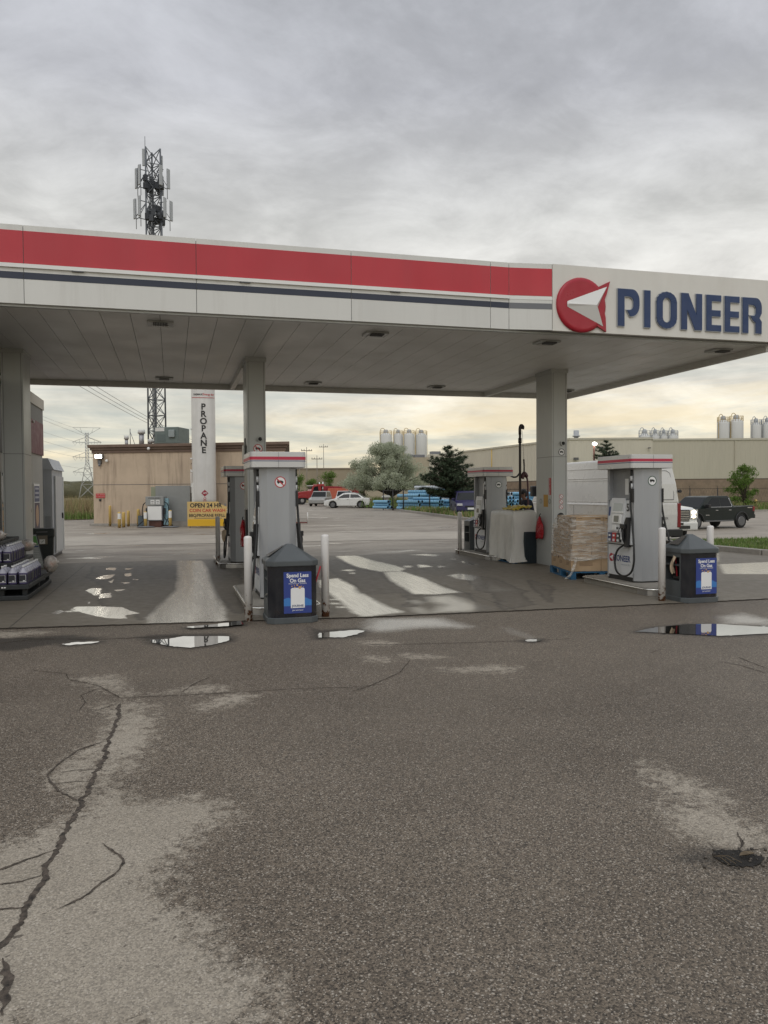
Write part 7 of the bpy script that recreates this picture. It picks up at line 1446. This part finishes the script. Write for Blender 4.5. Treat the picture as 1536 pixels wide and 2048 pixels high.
def broad_tree(name, label, cat, loc, H, R, trunk_h, trunk_r, lm, seed, n_br=26, clump=.5, nl=110, lsz=.09, lean=(0, 0), zc=.62, group=None, flat=.8, elong=1., droop=0., zmin=0.):
    r = random.Random(seed); t_ = thing(name, label, cat, loc, 0, group); tb = Mb(); lb = Mb(); top = Vector((lean[0] * H * .3, lean[1], trunk_h))
    tb.tube(catmull([(0, 0, -.1), (lean[0] * .15, 0, trunk_h * .5), top], 4), [trunk_r * lerp(1.2, .75, i / 8) for i in range(9)], 8); ends = []
    for i in range(n_br):
        a = r.uniform(0, 2 * pi); u = r.random() ** .6; z = r.uniform(trunk_h, H) if i > n_br * .15 else H * .95; 
        rel = (z - trunk_h) / (H - trunk_h); rmax = R * (sin(pi * min(1, .22 + rel * .78)) ** .6); q = u * rmax; e = Vector((q * cos(a) + lean[0] * rel, q * sin(a), max(zmin, z - droop * (q / R) ** 2)))
        m = top.lerp(e, .5) + Vector((0, 0, (H - trunk_h) * .08)); tb.tube(catmull([top, m, e], 3), [trunk_r * .5 * lerp(1, .12, k_ / 6) for k_ in range(7)], 5, False); ends.append(e); ends.append(m.lerp(e, .5))
        for _ in range(2):
            e2 = e + Vector((r.uniform(-1, 1), r.uniform(-1, 1), r.uniform(-.4, .7))) * clump; tb.tube([m.lerp(e, .7), e2], trunk_r * .08, 4, False); ends.append(e2)
    for e in ends: leaves(lb, e, clump * r.uniform(.5, 1.1), int(nl * r.uniform(.5, 1.2)), lsz, r, flat, elong)
    tb.obj('trunk', M_bark, t_); lb.obj('crown', lm, t_); return t_
LM_ol = leaf_mat('olive_leaf', (.50, .54, .39), (.70, .73, .58), tr=.45); LM_gr = leaf_mat('fresh_leaf', (.13, .22, .045), (.26, .37, .09), tr=.4); LM_dk = leaf_mat('dull_leaf', (.09, .12, .05), (.19, .21, .09), tr=.25)
broad_tree('olive_tree', 'wide silvery green tree with drooping crown beside the white sedan', 'tree', (20.6, 75.4, .1), 6.0, 4.6, 1.0, .18, LM_ol, 3, 140, .62, 130, .062, (.5, 0), flat=.85, elong=1.7, droop=1.3, zmin=2.1)
broad_tree('broadleaf_tree', 'fresh green young tree beyond the dark pickup at the right edge', 'tree', (60.7, 71.6, -.6), 4.5, 2.0, .6, .08, LM_gr, 5, 34, .40, 60, .085, (0, 0), flat=1.1, elong=1.2)
for i, (x, y, H, R, l) in enumerate(((18.6, 118, 3.8, 2.1, 'green bush rising behind the red dump truck'), (23.2, 116, 4.3, 2.2, 'green bush rising behind the orange container'), (25.8, 114, 3.0, 2.0, 'low green bush right of the orange container'), (29.0, 118, 4.4, 2.2, 'tall dull bush near the left side of the olive tree'), (21.0, 119, 3.2, 2.0, 'low bush between the dump truck and the container'))): broad_tree('bush', l, 'bush', (x, y, 0), H, R, .5, .07, LM_gr if i not in (3,) else LM_dk, 20 + i, 20, .6, 45, .11, group='bushes behind the parked vehicles')
for i, (x, y, H, R, l) in enumerate(((-21.5, 92, 4.2, 2.8, 'dark green bush at the reeds beside the shed'), (-18.6, 94, 3.6, 2.4, 'grey-green bush below the pylon'), (-15.8, 90, 2.9, 2.3, 'bush touching the left corner of the tan building'), (-24.6, 96, 3.8, 2.6, 'bush mostly hidden behind the shed'))): broad_tree('bush', l, 'bush', (x, y, 0), H, R, .4, .07, LM_dk if i != 2 else LM_gr, 40 + i, 20, .7, 50, .12, group='bushes in the brown reeds')
LM_pn = leaf_mat('pine_needles', (.04, .06, .032), (.085, .115, .06), .8, .1)
def pine(label, loc, H, R, seed, th=.9, lean=0., zlow=.9):
    r = random.Random(seed); t_ = thing('pine_tree', label, 'tree', loc); tb = Mb(); lb = Mb(); tb.tube([(0, 0, -.1), (lean * .5, 0, H * .5), (lean, 0, H * .95)], [.13, .09, .02], 8)
    nlv = 13
    for k_ in range(nlv):
        f = k_ / (nlv - 1); z = lerp(zlow, H * .97, f); rr_ = R * (1 - f) ** .62 * r.uniform(.72, 1.12) + .12; nb = max(3, int(9 * (1 - f) + 3)); off = r.uniform(0, 6)
        for j in range(nb):
            a = off + 2 * pi * j / nb + r.uniform(-.3, .3); L_ = rr_ * r.uniform(.6, 1.15); e = Vector((L_ * cos(a) + lean * f, L_ * sin(a), z + L_ * r.uniform(.05, .28))); o_ = Vector((lean * f, 0, z - .05)); mid = o_.lerp(e, .6) - Vector((0, 0, .06))
            tb.tube([o_, mid, e], [.035, .025, .01], 4, False); n_ = max(2, int(L_ / .17))
            for q in range(n_):
                c_ = o_.lerp(e, (q + .9) / n_) + Vector((r.uniform(-.08, .08), r.uniform(-.08, .08), r.uniform(0, .08))); 
                for _ in range(40):
                    d = Vector((r.gauss(0, 1), r.gauss(0, 1), r.gauss(.35, .8))).normalized(); w_ = d.orthogonal().normalized() * .022; l_ = r.uniform(.12, .30); s_ = c_ + d * .02; lb._a([s_ - w_, s_ + w_, s_ + d * l_], [(0, 1, 2)])
    tb.obj('trunk', M_bark, t_); lb.obj('crown', LM_pn, t_); return t_
pine('dark pine with layered branches standing in front of the stacked blue pipes', (17.4, 47.1, .1), 4.4, 2.35, 4, lean=-.15, zlow=1.15)
pine('dark pine top showing over the white van beside the lit lamp', (38.0, 62.4, 0), 6.1, 2.3, 9, zlow=2.0)
t_ = thing('street_lamp', 'lit area lamp on a rust brown pole above the van roof', 'street lamp', (36.85, 62.6, 0)); Mb().cyl((0, 0, 0), (0, 0, 5.75), .10, .08, 10).obj('pole', mat('lamp_pole_rust', (.16, .07, .05), .7), t_); Mb().tube([(0, 0, 5.3), (.7, 0, 5.45)], .04, 6).obj('arm', M_seam, t_)
Mb().box((-.05, -.16, 5.72), (.35, .16, 5.84)).obj('lamp_head', M_seam, t_, bevel=.02); Mb().ball((.0, -.12, 5.78), .19, 14, 8, (1.2, .6, .7)).obj('lamp_glass', mat('lit_area_lamp', (.9, .9, .85), .3, emit=((1, .96, .86), 20.)), t_); Mb().box((.5, -.15, 5.42), (.9, .15, 5.52)).obj('unlit_head', M_seam, t_)

# ------------------------------------------------------------------ pipe yard and fence
M_pipe = mat('pipe_light_blue', (.20, .42, .60), .42, var=.08, vscale=1.); M_pipew = mat('pipe_white', (.50, .54, .58), .4, var=.05); M_pipei = mat('pipe_inside', (.02, .035, .055), .7)
def pipe_mesh(r, L, m):
    b = Mb(); b.cyl((0, 0, 0), (0, L, 0), r, r, 18, False); b.ring((0, -.04, 0), (0, .05, 0), r * 1.08, r * .93, 18); b.mi(1); b.cyl((0, -.03, 0), (0, L, 0), r * .92, r * .92, 18, False); b.f[-18:] = [tuple(reversed(f)) for f in b.f[-18:]]
    b._a([(r * .92 * cos(2 * pi * i / 18), .25, r * .92 * sin(2 * pi * i / 18)) for i in range(18)], [tuple(range(18))]); return b, [m, M_pipei]
protos = {}
def stack(x, y, rz, r, L, rows, cols, m, label, group, fr=1.):
    key = (r, L, m.name)
    if key not in protos:
        b, ms = pipe_mesh(r, L, m); protos[key] = b.obj('water_pipe', ms); protos[key]['_u'] = 0
    R_ = Matrix.Rotation(rz, 3, 'Z'); rs = random.Random(int(x * 10))
    for j in range(rows):
        for i in range(cols - (j % 2) - (j // 3)):
            if rs.random() > fr and j > 1: continue
            p = R_ @ Vector(((i + .5 * (j % 2)) * 2.24 * r, rs.uniform(-.12, .12), 0)); src = protos[key]
            if src.get('_u'): o = src.copy(); COL.objects.link(o)
            else: o = src; src['_u'] = 1
            o.location = (x + p.x, y + p.y, .12 + r * 1.1 + j * r * 2.0); o.rotation_euler = (0, 0, rz); tag(o, label, 'pipe', group)
            if '_u' in o.keys() and o is not src: del o['_u']
PZ = radians(80)
rzv = radians(27)
# rows read as bundles lying nearly across the view with their mouths turned to the right
def ystack(x, y, r, L, rows, cols, m, label, group): stack(x, y, rzv, r, L, rows, cols, m, label, group, .9)
for a_ in ((18.9, 58.6, .125, 2.4, 5, 2, M_pipe, 'light blue pipe in the low stack left of the dark fence post', 'blue pipes, left stack'),
    (20.35, 58.0, .125, 3.0, 4, 3, M_pipe, 'light blue pipe in the stack directly left of the tallest blue one', 'blue pipes, second stack'),
    (21.9, 57.6, .135, 3.4, 6, 3, M_pipe, 'light blue pipe in the tall stack just left of the pine', 'blue pipes, tall stack'),
    (23.3, 56.6, .135, 3.0, 3, 4, M_pipe, 'light blue pipe in the low stack at the foot of the pine', 'blue pipes, pine stack'),
    (25.6, 56.5, .135, 3.6, 5, 4, M_pipew, 'whitish pipe in the stack right of the pine', 'white pipes, right stack'),
    (23.8, 63.0, .14, 5.2, 7, 5, M_pipew, 'white pipe on the high stack behind the blue pipes', 'white pipes, back stack'),
    (28.6, 56.5, .135, 3.6, 5, 4, M_pipe, 'light blue pipe in the stack behind the far right pump', 'blue pipes, right stack'),
    (21.2, 61.5, .13, 3.2, 6, 3, M_pipe, 'light blue pipe in the rear stack seen above the low left stacks', 'blue pipes, rear stack'),
    (24.9, 54.6, .13, 3.0, 4, 4, M_pipe, 'light blue pipe in the stack behind the pine trunk', 'blue pipes, trunk stack'),
    (17.6, 63.0, .12, 1.8, 4, 2, M_pipe, 'light blue pipe in the short bundle behind the olive trunk', 'blue pipes, bundle at the olive tree')): ystack(*a_)
for k_ in list(protos.values()):
    if '_u' in k_.keys(): del k_['_u']
M_fen = mat('fence_black', (.02, .018, .018), .6)
def fence(label, pts, H, step, posts_r=.05, arm=False, rails=(.15, .55, .95)):
    t_ = thing('chain_fence', label, 'fence', (0, 0, 0)); rb = Mb(); ab = Mb()
    for a, c in zip(pts, pts[1:]):
        a, c = Vector((*a, 0)), Vector((*c, 0)); n = max(1, round((c - a).length / step))
        for i in range(n + (1 if c == Vector((*pts[-1], 0)) else 0)):
            p = a.lerp(c, i / n); Mb().cyl((p.x, p.y, -.8 if arm else -.1), (p.x, p.y, H), posts_r, posts_r, 8).obj('fence_post', M_fen, t_)
            if arm: ab.tube([(p.x, p.y, H), (p.x - .2, p.y - .15, H + .25)], .02, 4)
        for f in rails: rb.tube([a + Vector((0, 0, H * f)), c + Vector((0, 0, H * f))], .022, 5)
        k_ = int((c - a).length / .3)
        for i in range(k_): p = a.lerp(c, i / k_); q = a.lerp(c, min(1, (i + 2) / k_)); rb.tube([p + Vector((0, 0, .1)), q + Vector((0, 0, H))], .0045, 3, False); rb.tube([q + Vector((0, 0, .1)), p + Vector((0, 0, H))], .0045, 3, False)
    rb.obj('fence_mesh', M_fen, t_); 
    if arm: ab.obj('barb_arm', M_fen, t_)
    return t_
fence('black chain-link fence between the grass kerb and the stacked pipes', [(18.0, 66), (17.9, 59.5), (18.6, 55.0), (21.6, 52.5), (25.5, 50.5)], 1.75, 3.1, rails=(.1, .97))
fence('dark fence with barbed top arms in front of the warehouse base', [(41, 78.5), (70, 69.5)], 1.72, 3.0, .055, True, (.1, .97))
t_ = thing('utility_box', 'small stone-capped pedestal with chimney shape at the foot of the olive tree', 'pedestal', (19.5, 70.5, .1), .1); Mb().box((-.22, -.2, .0), (.22, .2, .95)).obj('pillar', M_concrete, t_); Mb().prism([(-.38, .95), (.38, .95), (.2, 1.15), (-.2, 1.15)], -.3, .3, 'y').obj('cap', M_panel, t_)
t_ = thing('fire_hydrant', 'yellow hydrant on the verge beyond the dark pickup tail', 'hydrant', (70.6, 81.3, -.58)); Mb().lathe([(.22, 0), (.22, .06), (.16, .08), (.16, .62), (.19, .64), (.19, .70), (.15, .76), (.05, .86), (.05, .92)], n=16).obj('barrel', M_bolly, t_); Mb().cyl((-.25, 0, .5), (.25, 0, .5), .07, .07, 10).obj('nozzle_cap', M_bolly, t_)
t_ = thing('bus_shelter', 'dark canvas-topped shelter cut by the right frame edge', 'shelter', (72.6, 78.5, -.4), -.3); b = Mb(); b.prism([(-1.7, 1.55), (2.5, 1.55), (2.5, 2.1), (-.6, 2.05)], -1, 1, 'y'); b.obj('canopy', mat('dark_canvas', (.035, .037, .042), .8), t_); Mb().box((-1.3, -.9, .1), (2.4, .9, 1.55)).obj('body', mat('grey_glass_wall', (.20, .20, .20), .4), t_)
for x in (-1.5, 0, 1.5): Mb().box((x, -.95, .1), (x + .12, -.9, 1.6)).obj('frame_post', M_dark, t_)
b = Mb(); rr = random.Random(31); 
for i in range(26): b.ball((rr.uniform(-.2, .35) + 0, 0, 0), .001, 4, 3) if False else None
# distant treeline
tl = Mb(); r = random.Random(77)
for i in range(260):
    x = r.uniform(-160, 60); y = 330 + r.uniform(-30, 30); h = r.uniform(2, 6.5); tl.ball((x, y, h * .3), h, 7, 5, (1.6, 1, .75), .25, r)
tag(tl.obj('distant_treeline', leaf_mat('scrub_brown_green', (.13, .13, .075), (.22, .20, .12))), kind='stuff')
# leaves caught on the near grass island
print('objects', len(bpy.data.objects))
